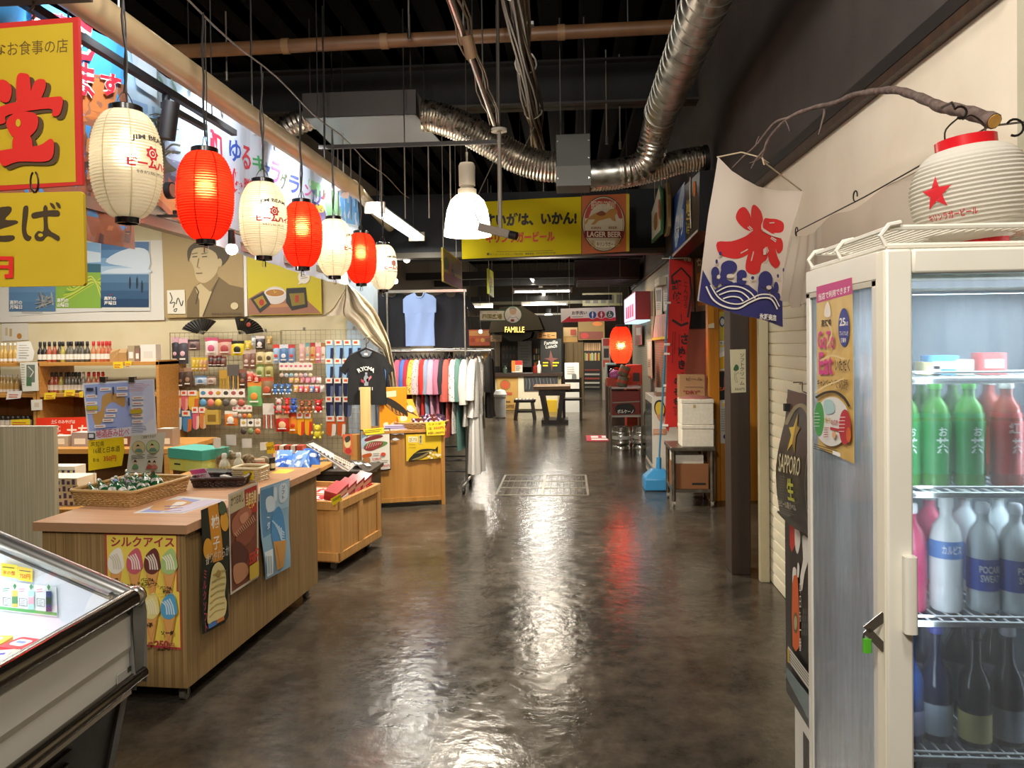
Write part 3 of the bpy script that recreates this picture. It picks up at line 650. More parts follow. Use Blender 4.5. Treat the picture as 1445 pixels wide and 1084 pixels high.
def treeimg():
    s = Pix(PX(XB+0.004),(0,0,4.0139),bend=(0.12,wavy))
    s.slab([(690,272),(1180,575),(1180,1330),(760,1085)],C('#b9d6ea'),0.002)
    for v0,v1,c in ((560,700,'#8fb2d6'),(700,820,'#a5b4cc'),(820,900,'#77829e'),(900,960,'#56556e')):
        s.poly([(735+(v0-560)*0.05,v0),(1180,v0+150),(1180,v1+170),(740,v1)],C(c))
    s.poly([(800,960),(900,940),(1000,1040),(1180,1130),(1180,1330),(990,1235),(810,1120)],C('#b5623e'))
    s.poly([(805,1010),(900,1015),(1000,1085),(1180,1180),(1180,1330),(985,1200),(810,1075)],C('#d8884e'))
    s.poly([(805,980),(860,1000),(960,1050),(985,1085),(900,1060),(815,1030)],C('#5c4a4e'),4)
    TR = C('#4a4a3c')
    s.poly([(880,700),(905,690),(925,800),(950,900),(1010,960),(960,980),(900,985),(855,950),(890,880)],TR,4)
    for k in range(34):
        x0 = RND.uniform(880,925); y0 = RND.uniform(640,900); an = RND.uniform(-2.9,-0.2); L = RND.uniform(50,150)
        s.line([(x0,y0),(x0+L*0.5*math.cos(an)+8,y0+L*0.5*math.sin(an)),(x0+L*math.cos(an),y0+L*math.sin(an)*0.7+20)],RND.uniform(5,13),C(RND.choice(['#55583c','#474734','#3c3a30'])),4)
    s.poly([(870,440),(880,432),(905,460),(925,510),(915,520),(890,470)],C('#7fa8a0'),3)
    s.poly([(960,450),(970,455),(985,500),(1000,545),(985,540)],C('#7fa8a0'),3)
    s.poly([(700,280),(860,372),(860,560),(735,480)],C('#cfe3f0'))
    for u,v in ((1062,520),(1252,625)): s.poly([(u-6,v-60),(u+8,v-55),(u+10,v+30),(u-4,v+30)],WHITE)
    ptag(s,'photo_banner','banner with a twisted dark tree against a pale sky and orange sunset','banner')
treeimg()
s = Pix(PX(XB),(220,0,4.0139),bend=(0.12,wavy)); CW = cloth('white_banner_cloth','#dfe6f0',0.35)
s.slab([(180,490),(1130,1075),(1160,1640),(860,1560),(300,1380),(260,1330),(180,1300)],CW,0.0015)
s.poly([(1040,1092-60),(1130,1080),(1150,1280),(1040,1250)],C('#6aa6dd'))
s.poly([(860,1010),(1040,1110),(1040,1260),(980,1240),(950,1130),(880,1090)],C('#8fc48c'),2)
for ch,bx,col,sk in (('和',(245,700,375,870),'#c8243c',0.5),('ゆ',(424,780,484,905),'#2a4fa8',0.45),('る',(488,812,540,945),'#cc3a4c',0.5),('キ',(545,870,600,955),'#3fa060',0.5),
                        ('ャ',(602,912,650,985),'#3a5ab5',0.5),('ラ',(655,905,704,1028),'#8a4aa8',0.5),('グ',(706,962,752,1068),'#5c6048',0.55),('ラ',(757,985,800,1084),'#4f5bb0',0.55),
                        ('ン',(836,1040,872,1105),'#c95a9a',0.5),('プ',(874,1058,908,1142),'#4b62b8',0.5),('リ',(912,1070,934,1150),'#6a4aa0',0.5),('♪',(936,1065,962,1125),'#c8485c',0.5),
                        ('優',(428,945,492,1085),'#c8243c',0.4),('勝',(496,1000,545,1110),'#c8243c',0.4)): s.text(ch,*bx,C(col),0.022,sk=sk)
for x in (395,410): pass
s.rect(398,1130,416,1280,C('#c8243c'),0.2)
s.poly([(640,1090),(700,1100),(740,1180),(715,1290),(680,1330),(640,1200)],C('#3f9a58'),4)
s.poly([(880,1150),(930,1160),(960,1230),(930,1330),(890,1290)],C('#55408c'),4)
s.poly([(905,1160),(940,1165),(945,1200),(915,1200)],C('#e4c440'),4)
for u,v in ((180,500),(375,630),(545,740),(678,830),(815,910),(898,965),(995,1040)): s.poly([(u-8,v-42),(u+9,v-38),(u+6,v+24),(u-8,v+20)],WHITE)
ptag(s,'text_banner','long white cloth banner with multicoloured hand-lettered Japanese text','banner')
# board behind the banners that carries them, and the pale end panel
struct(MB().box(XB-0.06,2.6,2.34,XB-0.02,8.0,3.08,C('#d9d2c6',0.6)).box(XB-0.07,2.6,2.27,XB+0.0,8.06,2.33,C('#6a5a4c',0.4)).build('fascia_stall',smooth=0))
struct(MB().box(XB-0.05,8.02,0,XB+0.24,8.2,2.62,C('#b9c9d6',0.6)).build('column_stall',smooth=0))
# lighting track with spot heads
t = thing('lighting_track','black lighting track with a downward spot head in front of the banners','track',(-2.08,2.9,2.93))
MB().box(-0.018,-0.5,-0.015,0.018,1.8,0.02,BLACK).build('rail',t)
for y in (0.2,1.5): MB().cyl((0,y,0.02),(0,y,1.35),0.004,C('#2a2622'),n=6).build('hanger_wire',t)
hd = MB().cyl((0,0.98,-0.02),(0,0.98,-0.06),0.02,BLACK,n=12).cyl((0.03,0.98,-0.06),(0.0,0.98,-0.25),0.042,BLACK,n=18).build('spot_head',t)
MB().bar((0.0,0.95,-0.08),(0.03,1.35,-0.09),0.03,0.03,BLACK).build('adapter',t)
def tspot(i,loc,tgt,p): lamp('track_light','SPOT',loc,p,(0.86,0.93,1),0.06,tgt,spot=2.3)
for i,y in enumerate((3.3,4.6,6.0,7.2)): tspot(i,(-1.95,y,3.15),(-2.4,y+0.35,2.7),30)
t = thing('lighting_track','short lower track with a round head and a bare lit bulb under the banners','track',(-2.16,4.1,2.33))
MB().box(-0.012,0,0,0.012,1.5,0.02,C('#2a2018',0.4)).build('rail',t)
for y in (0.1,1.3): MB().box(-0.17,y,0.0,0.0,y+0.02,0.015,C('#2a2018',0.4)).build('bracket',t)
for k,(u,v) in enumerate(((236,269),(240,268))[:1]):
    c = P(u,v,X=-2.14)-t.location; MB().cyl(c,c+Vector((0.03,0.0,0)),0.045,BLACK,n=20).cyl(c+Vector((0.03,0,0)),c+Vector((0.035,0,0)),0.036,C('#8c4a34',0.3),n=20).build('round_head',t)
    MB().cyl(c+Vector((0.02,0,0)),c+Vector((0.02,0.45,-0.0)),0.006,BLACK,n=6).build('arm',t)
c = P(327,345,X=-2.12)-t.location
MB().cyl(c,c+Vector((0,0,0.09)),0.024,BLACK,0.02,14).build('lamp_holder',t)
MB().ball(c+Vector((0,0,-0.03)),0.036,glow('#fff6e6',16),10).build('bulb',t)
lamp('bulb_light','POINT',t.location+c+Vector((0,0,-0.08)),4,NEUT,0.04)

# paper lanterns
LW = paper_lantern('white_lantern_paper','#f6efda',0.3); LR = paper_lantern('red_lantern_paper','#f03a22',0.4)
LWS = paper_lantern('white_lantern_seam','#e0d2ac',0.2); LRS = paper_lantern('red_lantern_seam','#a81a12',0.15)
def lprof(R,H,e0,e1,p=2.5):
    """radius at height z of a lantern of height H"""
    def r(z):
        x = min(1,abs(2*z/H-1)); e = e0 if z < H/2 else e1
        return e+(R-e)*(1-x**p)**0.62
    return r
def lantern_body(R,H,e0,e1,paper,seam,ribs=34,seams=8,amp=0.003,ph=0.2):
    rf = lprof(R,H,e0,e1); b = MB(); n = ribs*4
    b.lathe([(rf(H*i/n)+amp*math.cos(2*PI*i/4)*min(1,6*min(i,n-i)/n),H*i/n) for i in range(n+1)],paper,40,cap=False)
    for k in range(seams):
        a = 2*PI*(k+ph)/seams; vs = []; w = 0.0024
        for i in range(41):
            z = H*i/40; r = rf(z)+amp+0.0006
            for sgn in (-1,1): vs.append((r*math.cos(a)-sgn*w*math.sin(a),r*math.sin(a)+sgn*w*math.cos(a),z))
        b.add(vs,[(2*i,2*i+1,2*i+3,2*i+2) for i in range(40)],seam)
    return b,rf
def wrap(b,rf,vs,fs,m,R,off=0.004):
    v2,f2 = split_long([(x,z,0) for x,z in vs],fs,0.012)
    b.add([((rf(v[1])+off)*math.sin(v[0]/R),-(rf(v[1])+off)*math.cos(v[0]/R),v[1]) for v in v2],f2,m)
def wtext(b,rf,t,x0,z0,x1,z1,m,R,bold=0.0,arch=0,off=0.006):
    vs,fs,_ = text_geo(t,bold); wrap(b,rf,[(x0+x*(x1-x0),z0+y*(z1-z0)+arch*(1-(2*x-1)**2)) for x,y in vs],fs,m,R,off)
def print_beam(b,rf,R,H,dark,red):
    wtext(b,rf,'JIM BEAM',-0.08,H*0.655,0.08,H*0.715,dark,R,0.03,0.012)
    n = 30; ro = [((0.026+0.004*math.cos(7*2*PI*i/n))*math.cos(2*PI*i/n),H*0.575+(0.026+0.004*math.cos(7*2*PI*i/n))*math.sin(2*PI*i/n)) for i in range(n)]
    wrap(b,rf,ro,[tuple(t) for t in earclip(ro)],red,R)
    for r,m,o in ((0.016,C('#f1e6cc'),0.0046),(0.0115,red,0.0052),(0.004,C('#f1e6cc'),0.0058)):
        c = [(r*math.cos(2*PI*i/16),H*0.575+r*math.sin(2*PI*i/16)) for i in range(16)]; wrap(b,rf,c,[tuple(range(16))],m,R,o)
    wtext(b,rf,'ビームハイ',-0.098,H*0.43,0.098,H*0.515,red,R,0.06)
    wtext(b,rf,'特約販売店',-0.065,H*0.375,0.065,H*0.405,dark,R,0.0)
def make_lantern(red,loc,rz,label,power):
    R,H = 0.13,0.42
    t = thing('paper_lantern',label,'lantern',loc,rz,'paper lanterns in the row above the stall front')
    b,rf = lantern_body(R,H,0.043,0.058,LR if red else LW,LRS if red else LWS)
    if red: wtext(b,rf,'Jim Beam',-0.06,H*0.62,0.06,H*0.68,C('#7c1410'),R,0.01); wtext(b,rf,'ビームハイ',-0.07,H*0.44,0.07,H*0.5,C('#8c1812'),R,0.02); wtext(b,rf,'特約販売店',-0.06,H*0.36,0.06,H*0.39,C('#4a0c0a'),R)
    else: print_beam(b,rf,R,H,C('#2b241c'),C('#c81c2c'))
    b.build('paper_shade',t,smooth=60)
    MB().lathe([(0.058,H-0.012),(0.062,H-0.01),(0.062,H+0.02),(0.054,H+0.024),(0.05,H+0.02),(0.05,H-0.012)],C('#15110f',0.25),28).build('top_ring',t)
    MB().lathe([(0.04,0.012),(0.046,0.01),(0.046,-0.022),(0.038,-0.022),(0.038,0.012)],C('#15110f',0.2),28).build('bottom_ring',t)
    MB().tube([(x,0,H+0.02+0.06*math.cos(x/0.045*PI/2)) for x in np.linspace(-0.045,0.045,9)],0.002,C('#55504a',0.3,0.8),6).build('wire_handle',t)
    MB().tube([(0.006*math.sin(k*0.9),0.004*math.cos(k*1.3),H+0.075+k*(3.2-2.11-H-0.075)/10) for k in range(11)],0.006,C('#1b1714',0.5),6).build('power_cord',t)
    MB().tube([(0.012+0.006*math.sin(k*1.1+2),0.01,H+0.03+k*0.055) for k in range(12)],0.0035,C('#2a241f',0.5),6).build('bulb_cord',t)
    MB().ball((0,0,H*0.82),0.02,glow('#fff0d0',3),8,(1,1,1.3)).build('bulb',t)
    MB().lathe([(0.0,-0.022),(0.012,-0.03),(0.012,-0.06),(0.0,-0.064)],glass('clear_plastic_tag',(0.95,0.95,0.95)),8).build('plastic_tag',t)
    return t
LU = [160,278,364,421,468,507,539]
LLAB = ['white lantern largest and nearest of the row, beside the yellow signs','red glowing lantern between the two biggest white lanterns','white lantern whose red lettering faces the aisle, between two red ones',
        'middle lantern of the row, red and glowing','glowing white lantern between the two smaller red lanterns','smallest red lantern, next to last of the row','smallest white lantern at the far end of the row']
LANG = [43,-75,27,62,76,55,48]; LPOW = [0.7,4.5,1.6,5.5,2.4,5.5,1.6]
proto = {}
for i,u in enumerate(LU):
    y = 1.74*FOC/(803-u); red = i in (1,3,5); rz = math.atan2(1.74,y)+math.radians(LANG[i]); loc = (-1.74,y,2.11); nm = ('r' if red else 'w')
    if nm not in proto: proto[nm] = make_lantern(red,loc,rz,LLAB[i],LPOW[i])
    else: copy_thing(proto[nm],loc,rz,LLAB[i])
    if LPOW[i]: lamp('lantern_inner_light','POINT',(-1.74,y,2.11+0.262),LPOW[i],(1,0.78,0.5) if red else (1,0.89,0.68) if i < 6 else (1,0.95,0.9),0.035)  # first and last lanterns are unlit, their inner light is added to brighten them
tag(MB().tube([(-1.74,y,3.2+0.015*math.sin(y*4.5)) for y in np.linspace(2.2,8.4,30)],0.005,C('#6a5f50',0.4),6).cyl((-1.74,2.6,3.2),(-1.74,2.6,4.37),0.004,STEEL,n=6).cyl((-1.74,5.3,3.2),(-1.74,5.3,4.37),0.004,STEEL,n=6).cyl((-1.74,8.2,3.2),(-1.74,8.2,4.37),0.004,STEEL,n=6)
    .build('suspension_wire',recenter=True),'taut wire strung above the lantern row that carries its cords','wire')

# ================================================================== HANGING SIGNS AND BANNER IN THE HALL
s = Pix(PY(9.0),(520,230,4.0139),eps=0.001,bend=(0.15,lambda v: 0.012*math.sin(v.x*6+v.z*3))); BY = cloth('yellow_banner_cloth','#e3d02a',0.2)
s.slab([(525,225),(1205,190),(1205,515),(530,545)],BY,0.002)
BK = C('#1d1a14')
s.text('すいがは、いかん!',655,285,1180,362,BK,0.055,sk=-0.025)
s.text('キリンラガービール',665,395,1055,455,C('#c8281e'),0.045,sk=-0.025)
s.text('キリンビールマーケティング株式会社',690,512,875,526,BK,0.0,sk=-0.02); s.text('高知支社',888,508,938,520,BK,0.01,sk=-0.02); s.text('www.kirin.co.jp',948,505,1060,518,BK,0.0,sk=-0.02)
s.lines(725,503,1060,1,5,BK,2,-0.02); s.ell(678,517,8,8,C('#6a5a2a'))
o = ptag(s,'advertising_banner','wide yellow cloth banner with black and red lettering across the aisle','banner')
TIE = lambda o,q: setattr(MB().tube([q,q+Vector((0,0.02,0.3)),(q.x,q.y+0.05,4.37)],0.003,C('#4a443a'),5).build('tie_cord',o),'location',-o.location)
for u,v in ((525,225),(860,205),(1205,190)): TIE(o,s.pt(u,v))
s = Pix(PY(9.02),(520,230,4.0139),eps=0.001,bend=(0.15,lambda v: 0.01*math.sin(v.x*7)))
s.slab([(1208,188),(1472,172),(1478,500),(1208,518)],C('#c4642a'),0.002)
s.rect(1460,175,1478,500,C('#d8c22a'))
s.ell(1332,345,124,158,C('#5a4030'),36); s.ell(1332,345,118,152,C('#d8cba8'),36); s.ell(1332,345,112,146,C('#8a7858'),36); s.ell(1332,345,109,143,C('#d9cfb2'),36)
s.poly([(1225,310),(1240,255),(1280,215),(1332,202),(1386,215),(1424,255),(1438,310),(1418,312),(1405,275),(1375,245),(1332,232),(1290,245),(1260,275),(1246,312)],C('#b9402e'),2)
s.text('BREWERY COMPANY',1262,218,1402,262,C('#f0e2c0'),0.015,sk=-0.02)
s.rect(1222,385,1444,425,C('#7c1f1c')); s.text('LAGER BEER',1238,389,1432,421,C('#f0e4c8'),0.03,sk=0.0)
s.text('KIRIN',1262,362,1316,376,C('#8a4a2a'),0.02); s.text('BEER',1360,360,1410,374,C('#8a4a2a'),0.02)
for q in ([(1240,322),(1262,300),(1300,280),(1340,285),(1372,262),(1400,262),(1412,280),(1395,300),(1400,330),(1380,325),(1366,312),(1330,322),(1302,330),(1280,350),(1262,348),(1282,322)],[(1245,318),(1228,330),(1226,350),(1238,340)]): s.poly(q,C('#c08a3c'),3)
s.poly([(1290,292),(1320,272),(1345,290),(1320,302)],C('#8a4a22'),3)
s.rect(1285,442,1392,478,C('#efe6cc')); s.text('キリンラガー',1292,448,1386,474,C('#7c5a3a'),0.02)
s.lines(1262,440,1282,6,8,C('#c49a54'),4,0.4); s.lines(1398,436,1424,6,8,C('#c49a54'),4,-0.4)
o = ptag(s,'beer_banner','orange banner with a large oval beer label, beside the yellow banner','banner')
for u,v in ((1225,187),(1465,174)): TIE(o,s.pt(u,v))

def hangsign(s,name,label,hangs,slab,m,th=0.03,cat='sign',z1=4.37):
    """board with its print already placed; adds cords"""
    o = ptag(s,name,label,cat)
    for u,v in hangs:
        q = s.pt(u,v)-s.n*(th/2); h = MB().cyl(q,(q.x,q.y,z1),0.004,C('#8a857a',0.4),n=6).build('hanging_wire',o); h.location = -o.location
    return o
s = Pix(PX(-1.3),(520,230,4.0139),eps=0.001)
s.slab([(422,478),(528,562),(532,722),(426,672)],C('#b9a63c'),0.02); s.poly([(428,490),(524,566),(524,640),(428,600)],C('#8c7a5a')); s.poly([(427,615),(526,660),(530,718),(428,668)],C('#8c2a26'))
s.poly([(430,545),(442,535),(452,560),(450,602),(434,596)],C('#2c5a34'),3); s.text('れ',452,560,466,636,C('#c03028'),0.03,sk=0.5); s.text('ん',468,565,486,640,C('#2c4a78'),0.03,sk=0.5)
hangsign(s,'hanging_sign','two-sided hanging sign edge-on beside the white glowing pendant lamp',((432,490),(505,550)),0,0)
s = Pix(PX(-1.33),(520,230,4.0139),eps=0.001)
s.slab([(680,598),(708,618),(710,762),(682,740)],C('#c4cc3a'),0.03); s.text('冷',684,640,704,700,C('#b0502a'),0.02,sk=0.4); s.text('麺',684,690,704,740,C('#2a6a3a'),0.02,sk=0.4)
hangsign(s,'hanging_sign','small yellow-green hanging sign edge-on above the coffee booth',((686,602),(704,616)),0,0)
s = Pix(PY(14.0),(660,400,7.225),eps=0.002); CR = C('#e3dcc2',0.5)
s.slab([(115,272),(385,262),(385,384),(118,386)],C('#2f4a32'),0.04); s.rect(125,280,385,376,CR); s.text('四国広場',148,310,350,368,C('#8a7a2a'),0.03); s.text('にぎわう市場',200,286,300,300,C('#b0402c'),0.0)
s.ell(462,320,94,92,C('#2c5a38'),32); s.ell(462,320,84,82,C('#e8e2d2'),32)
s.ell(462,285,34,36,C('#dcb896')); s.poly([(428,280),(432,250),(462,240),(494,252),(498,282),(480,262),(445,262)],C('#a8a49a'),3)
s.poly([(405,372),(430,340),(462,328),(495,340),(520,372),(490,392),(435,392)],C('#f2efe8'),3); s.line([(405,372),(432,342),(462,352),(494,342),(520,372)],4,C('#5a5248')); s.ell(458,378,20,14,C('#9a4a34'))
hangsign(s,'hanging_sign','green-edged hanging sign with a round portrait of a cook',((458,232),),0,0)
s = Pix(PY(14.0),(660,400,7.225),eps=0.002)
s.slab([(948,258),(1500,240),(1510,380),(952,398)],C('#e8e4da',0.5),0.06)
s.poly([(952,398),(1045,330),(1048,358),(1510,344),(1510,380)],C('#cf2030')); s.text('お手洗い',1062,282,1215,322,C('#2a2622'),0.02,sk=-0.03); s.lines(1065,342,1215,1,6,C('#6a655c'),5,-0.03)
for cu,col in ((1273,'#1f4f96'),(1362,'#b01c2c'),(1451,'#1c5a34')):
    s.ell(cu,322-(cu-1273)*0.03,42,42,WHITE,28); s.ell(cu,322-(cu-1273)*0.03,38,38,C(col),28)
for cu,sk in ((1273,0),(1362,1)):
    v = 322-(cu-1273)*0.03; s.ell(cu,v-24,7,7,WHITE,14)
    s.poly([(cu-9,v-15),(cu+9,v-15),(cu+(8 if not sk else 12),v+(10 if not sk else 8)),(cu+5,v+10),(cu+4,v+32),(cu-4,v+32),(cu-5,v+10),(cu-(8 if not sk else 12),v+(10 if not sk else 8))],WHITE)
v = 317; cu = 1448
s.ell(cu-2,v-24,6,6,WHITE,14); s.line([(cu-2,v-16),(cu-1,v+4),(cu+12,v+4),(cu+18,v+20)],6,WHITE); s.line([(cu-8,v-4),(cu-14,v+8),(cu-8,v+20),(cu+4,v+22),(cu+10,v+14)],5,WHITE,4)
hangsign(s,'hanging_sign','white restroom sign with a red arrow and three round pictograms',((1038,256),(1440,244)),0,0)
# ================================================================== RIGHT, NEAR: cooler, flag, branch, lantern
CRM = noisy('cream_enamel','#dcd7c8','#e6e2d5',3,0.35); FX,FY0,FY1,FZ = 0.66,1.66,2.2,1.785; FX1 = 1.36
FG = glass('misted_cooler_glass',(0.86,0.91,0.93),rough=0.04,frost=0.74,frough=0.16,haze=0.17,refl=0.7)
SG = glass('misted_side_glass',(0.84,0.88,0.88),rough=0.05,frost=0.95,frough=0.3,haze=0.5,refl=0.6)
t = thing('drink_cooler','tall cream glass-fronted drinks refrigerator with misted panes beside the shutter','refrigerator',(FX,FY0,0))
D = FY1-FY0; Wd = FX1-FX
b = MB(); b.box(0,0.045,0,Wd,D,0.4,CRM); b.box(0,0.045,FZ-0.06,Wd,D,FZ,CRM)
for x0 in (0,Wd-0.022):
    b.box(x0,D-0.03,0.4,x0+0.022,D,FZ-0.06,CRM); b.box(x0,0.045,0.4,x0+0.022,0.075,FZ-0.06,CRM)
b.box(0.02,D-0.02,0.4,Wd-0.02,D-0.005,FZ-0.06,C('#5d666e',0.5)); b.box(0,0.05,FZ-0.075,0.004,D,FZ-0.06,C('#b8b2a0',0.4))
b.build('cabinet',t,bevel=0.004)
MB().box(0.006,0.075,0.41,0.012,D-0.03,FZ-0.06,SG).build('side_glass',t,smooth=0)
MB().box(Wd-0.012,0.075,0.41,Wd-0.006,D-0.03,FZ-0.06,SG).build('side_glass',t,smooth=0)
dr = MB(); dr.box(0,0,0.3,0.055,0.04,FZ,CRM).box(Wd-0.055,0,0.3,Wd,0.04,FZ,CRM).box(0.055,0,FZ-0.052,Wd-0.055,0.04,FZ,CRM).box(0.055,0,0.3,Wd-0.055,0.04,0.36,CRM)
dr = dr.build('door',t,bevel=0.006)
MB().box(0.055,0.016,0.36,Wd-0.055,0.022,FZ-0.052,FG).build('door_glass',dr,smooth=0)
MB().rslab(0.026,0.026,0.16,0.008,CRM,(0.041,-0.012,0.985)).build('door_handle',dr,smooth=40)
MB().box(-0.004,0.002,0.31,0.0,0.04,FZ-0.005,C('#efe8d2',0.5)).build('gasket',dr)
for z in (0.955,1.0): MB().bar((0.0,0.01,z+(0.014 if z > .98 else -0.014)),(-0.035,0.02,0.978),0.004,0.018,CHROME).build('hasp',t)
lk = MB(); lk.rslab(0.018,0.012,0.03,0.004,C('#58b030',0.35),(-0.034,0.02,0.93)); lk.tube([(-0.034+0.007*math.cos(q),0.02,0.962+0.012*math.sin(q)) for q in np.linspace(-0.2,PI+0.2,9)],0.0025,CHROME,6)
tag(lk.build('padlock',loc=t.location),'small green padlock hanging from the hasp of the cream refrigerator','padlock')
SHZ = [0.42,0.69,0.985,1.265,1.512]
for z in SHZ:
    b = MB(); b.tube([(0.03,0.06,z-0.006),(Wd-0.03,0.06,z-0.006)],0.007,C('#dfe2e0',0.35),8); b.tube([(0.03,D-0.05,z-0.006),(Wd-0.03,D-0.05,z-0.006)],0.005,C('#dfe2e0',0.35),6)
    for k in range(24): b.cyl((0.035+k*(Wd-0.07)/23,0.06,z-0.003),(0.035+k*(Wd-0.07)/23,D-0.05,z-0.003),0.0022,C('#dfe2e0',0.35),n=5)
    b.tube([(0.03,0.055,z+0.012),(Wd-0.03,0.055,z+0.012)],0.003,C('#eef0ee',0.3),6); b.build('wire_shelf',t)
MB().box(0.08,0.1,FZ-0.075,Wd-0.08,0.13,FZ-0.062,glow('#e8f2ff',0.5)).build('added_glow_strip',t)  # added glowing strip, no lamp known inside the cooler
lamp('cooler_fill_light','AREA',(FX+Wd/2,FY0+0.12,FZ-0.09),4,COOL,0.5,(FX+Wd/2,FY0+0.2,0),0.05)  # added fill under the cooler top to light the contents
lamp('cooler_fill_light','AREA',(FX1-0.03,FY0+0.075,1.25),7,COOL,0.03,(FX,FY0+0.3,1.0),1.2)  # added unseen fill by the right stile to brighten the bottles
lamp('cooler_fill_light','AREA',(FX+0.1,FY0+0.05,1.2),0.45,COOL,0.03,(FX+0.12,FY0+0.5,1.2),0.8)  # added unseen fill by the left stile to brighten the front row
# wire rack lying on top
t2 = thing('wire_rack','cream wire rack lying flat on top of the drinks refrigerator','rack',(FX+0.01,FY0+0.02,FZ+0.008))
b = MB()
b.tube([(0,0,0),(Wd-0.05,0,0),(Wd-0.05,D-0.04,0),(0,D-0.04,0),(0,0,0)],0.006,CRM,6); b.build('lower_frame',t2)
b = MB(); b.tube([(0.01,0.01,0.04),(Wd-0.06,0.01,0.04),(Wd-0.06,D-0.05,0.04),(0.01,D-0.05,0.04),(0.01,0.01,0.04)],0.006,CRM,6); b.build('upper_frame',t2)
b = MB()
for k in range(34): b.cyl((0.01+k*0.018,0,0.0),(0.01+k*0.018,D-0.04,0.0),0.0025,CRM,n=5); b.cyl((0.015+k*0.018,0.01,0.04),(0.015+k*0.018,D-0.05,0.04),0.0025,CRM,n=5)
b.build('rods',t2)
for y in (0.0,D/2,D-0.05): MB().tube([(0,y,0),(-0.012,y,0.022),(0.005,y,0.045),(0.03,y,0.05)],0.005,CRM,6).build('hook',t2)

# ---- bottles in the cooler
PET = glass('clear_pet',(0.95,0.97,0.98),rough=0.06)
def bottle_profile(kind):
    if kind == 'pet': return [(0.028,0),(0.033,0.006),(0.033,0.05),(0.0315,0.055),(0.033,0.06),(0.033,0.15),(0.026,0.18),(0.014,0.198),(0.0125,0.205),(0.0125,0.222)]
    if kind == 'wine': return [(0.03,0),(0.0345,0.005),(0.0345,0.135),(0.031,0.155),(0.016,0.185),(0.0135,0.2),(0.0135,0.25)]
    if kind == 'small': return [(0.018,0),(0.02,0.004),(0.02,0.075),(0.016,0.09),(0.009,0.105),(0.0085,0.125)]
    if kind == 'flask': return [(0.024,0),(0.027,0.004),(0.027,0.06),(0.02,0.08),(0.012,0.09),(0.011,0.1)]
    if kind == 'jar': return [(0.026,0),(0.029,0.004),(0.029,0.055),(0.025,0.062),(0.025,0.066)]
def make_bottle(name,label,loc,kind,body,cap,lab=None,lz=(0.06,0.15),txt=None,cat='bottle',group=None,sc=1.0,rz=0,caph=0.02,tcol=None,rot=None):
    t = thing(name,label,cat,loc,rz,group); t.scale = (sc,sc,sc)
    if rot: t.rotation_euler = rot
    pr = bottle_profile(kind); top = pr[-1]
    MB().lathe(pr,body,18).build('body',t,smooth=50)
    MB().lathe([(top[0]+0.0015,top[1]-0.004),(top[0]+0.0025,top[1]),(top[0]+0.002,top[1]+caph-0.004),(top[0]*0.9,top[1]+caph)],cap,14).build('cap',t,smooth=50)
    if lab:
        def rr(z):
            for (r0,z0),(r1,z1) in zip(pr,pr[1:]):
                if z0 <= z <= z1 and z1 > z0: return r0+(r1-r0)*(z-z0)/(z1-z0)
            return pr[0][0]
        l = MB(); l.lathe([(rr(lz[0]+(lz[1]-lz[0])*k/6)+0.0008,lz[0]+(lz[1]-lz[0])*k/6) for k in range(7)],lab,18,cap=False)
        if txt:
            for tx,x0,z0,x1,z1,cl,bo in txt: wtext(l,lambda z: rr(z)+0.0008,tx,x0,z0,x1,z1,cl,0.034,bo,0,0.0006)
        l.build('label',t,smooth=50)
    return t
GT = C('#2f8f4a',0.4); GRB = mat('green_tea_bottle','#4a8a3a',0.2); RDB = mat('red_tea_bottle','#8a3018',0.2); GLD = C('#9fb32c',0.4)
def facing(x,y): return math.atan2(x,y)*-1
def fb(u,shelf,Y=1.80): p = P(u,600,Y=Y); return (p.x,Y,SHZ[shelf]+0.0)
TEA = [('茶',-0.012,0.075,0.016,0.112,C('#dfeee0'),0.02),('お',-0.006,0.115,0.012,0.135,C('#dfeee0'),0.02)]
LOCW = 'of the drinks refrigerator'
g = make_bottle('tea_bottle','green tea bottle at the left end of the third shelf '+LOCW,fb(1276,3),'pet',GRB,C('#4faf3e',0.4),GT,(0.03,0.165),TEA)
for u,w in ((1319,'second'),(1367,'third')): copy_thing(g,fb(u,3),0,'green tea bottle, %s from the left on the third shelf ' % w+LOCW)
make_bottle('tea_bottle','red labelled tea bottle right of the green tea bottles in the refrigerator',fb(1420,3),'pet',RDB,C('#d9d4cc',0.4),C('#b02a20',0.4),(0.03,0.165),[('紅',-0.012,0.12,0.01,0.145,C('#e8c8c0'),0.02),('茶',-0.006,0.075,0.018,0.11,C('#e8c8c0'),0.02)])
make_bottle('drink_bottle','pink drink bottle at the left end of the shelf with the milky bottle',fb(1284,2),'pet',mat('pink_drink','#c8506e',0.25),C('#e6dce0',0.4),mat('pink_label','#c0406a',0.4),(0.06,0.14))
make_bottle('drink_bottle','milky white drink bottle with a blue wave label in the refrigerator',fb(1334,2),'pet',mat('milky_drink','#f2f5f4',0.25),C('#eef0f0',0.4),mat('wave_label','#5f8fd0',0.4),(0.115,0.152),[('カルピス',-0.022,0.126,0.018,0.144,C('#f0f4fa'),0.02)],sc=1.05)
POC = [('POCARI',-0.022,0.09,0.022,0.106,C('#e8eef8'),0.02),('SWEAT',-0.02,0.07,0.02,0.086,C('#e8eef8'),0.02)]
g = make_bottle('drink_bottle','clear sports drink bottle with a broad blue label, beside the milky bottle',fb(1386,2),'pet',mat('clear_drink','#cfd8da',0.15),C('#dfe6ec',0.4),mat('blue_label','#2f4fb0',0.4),(0.05,0.12),POC)
copy_thing(g,fb(1432,2,1.79),0.3,'clear sports drink bottle with a blue label, farthest right in the refrigerator')
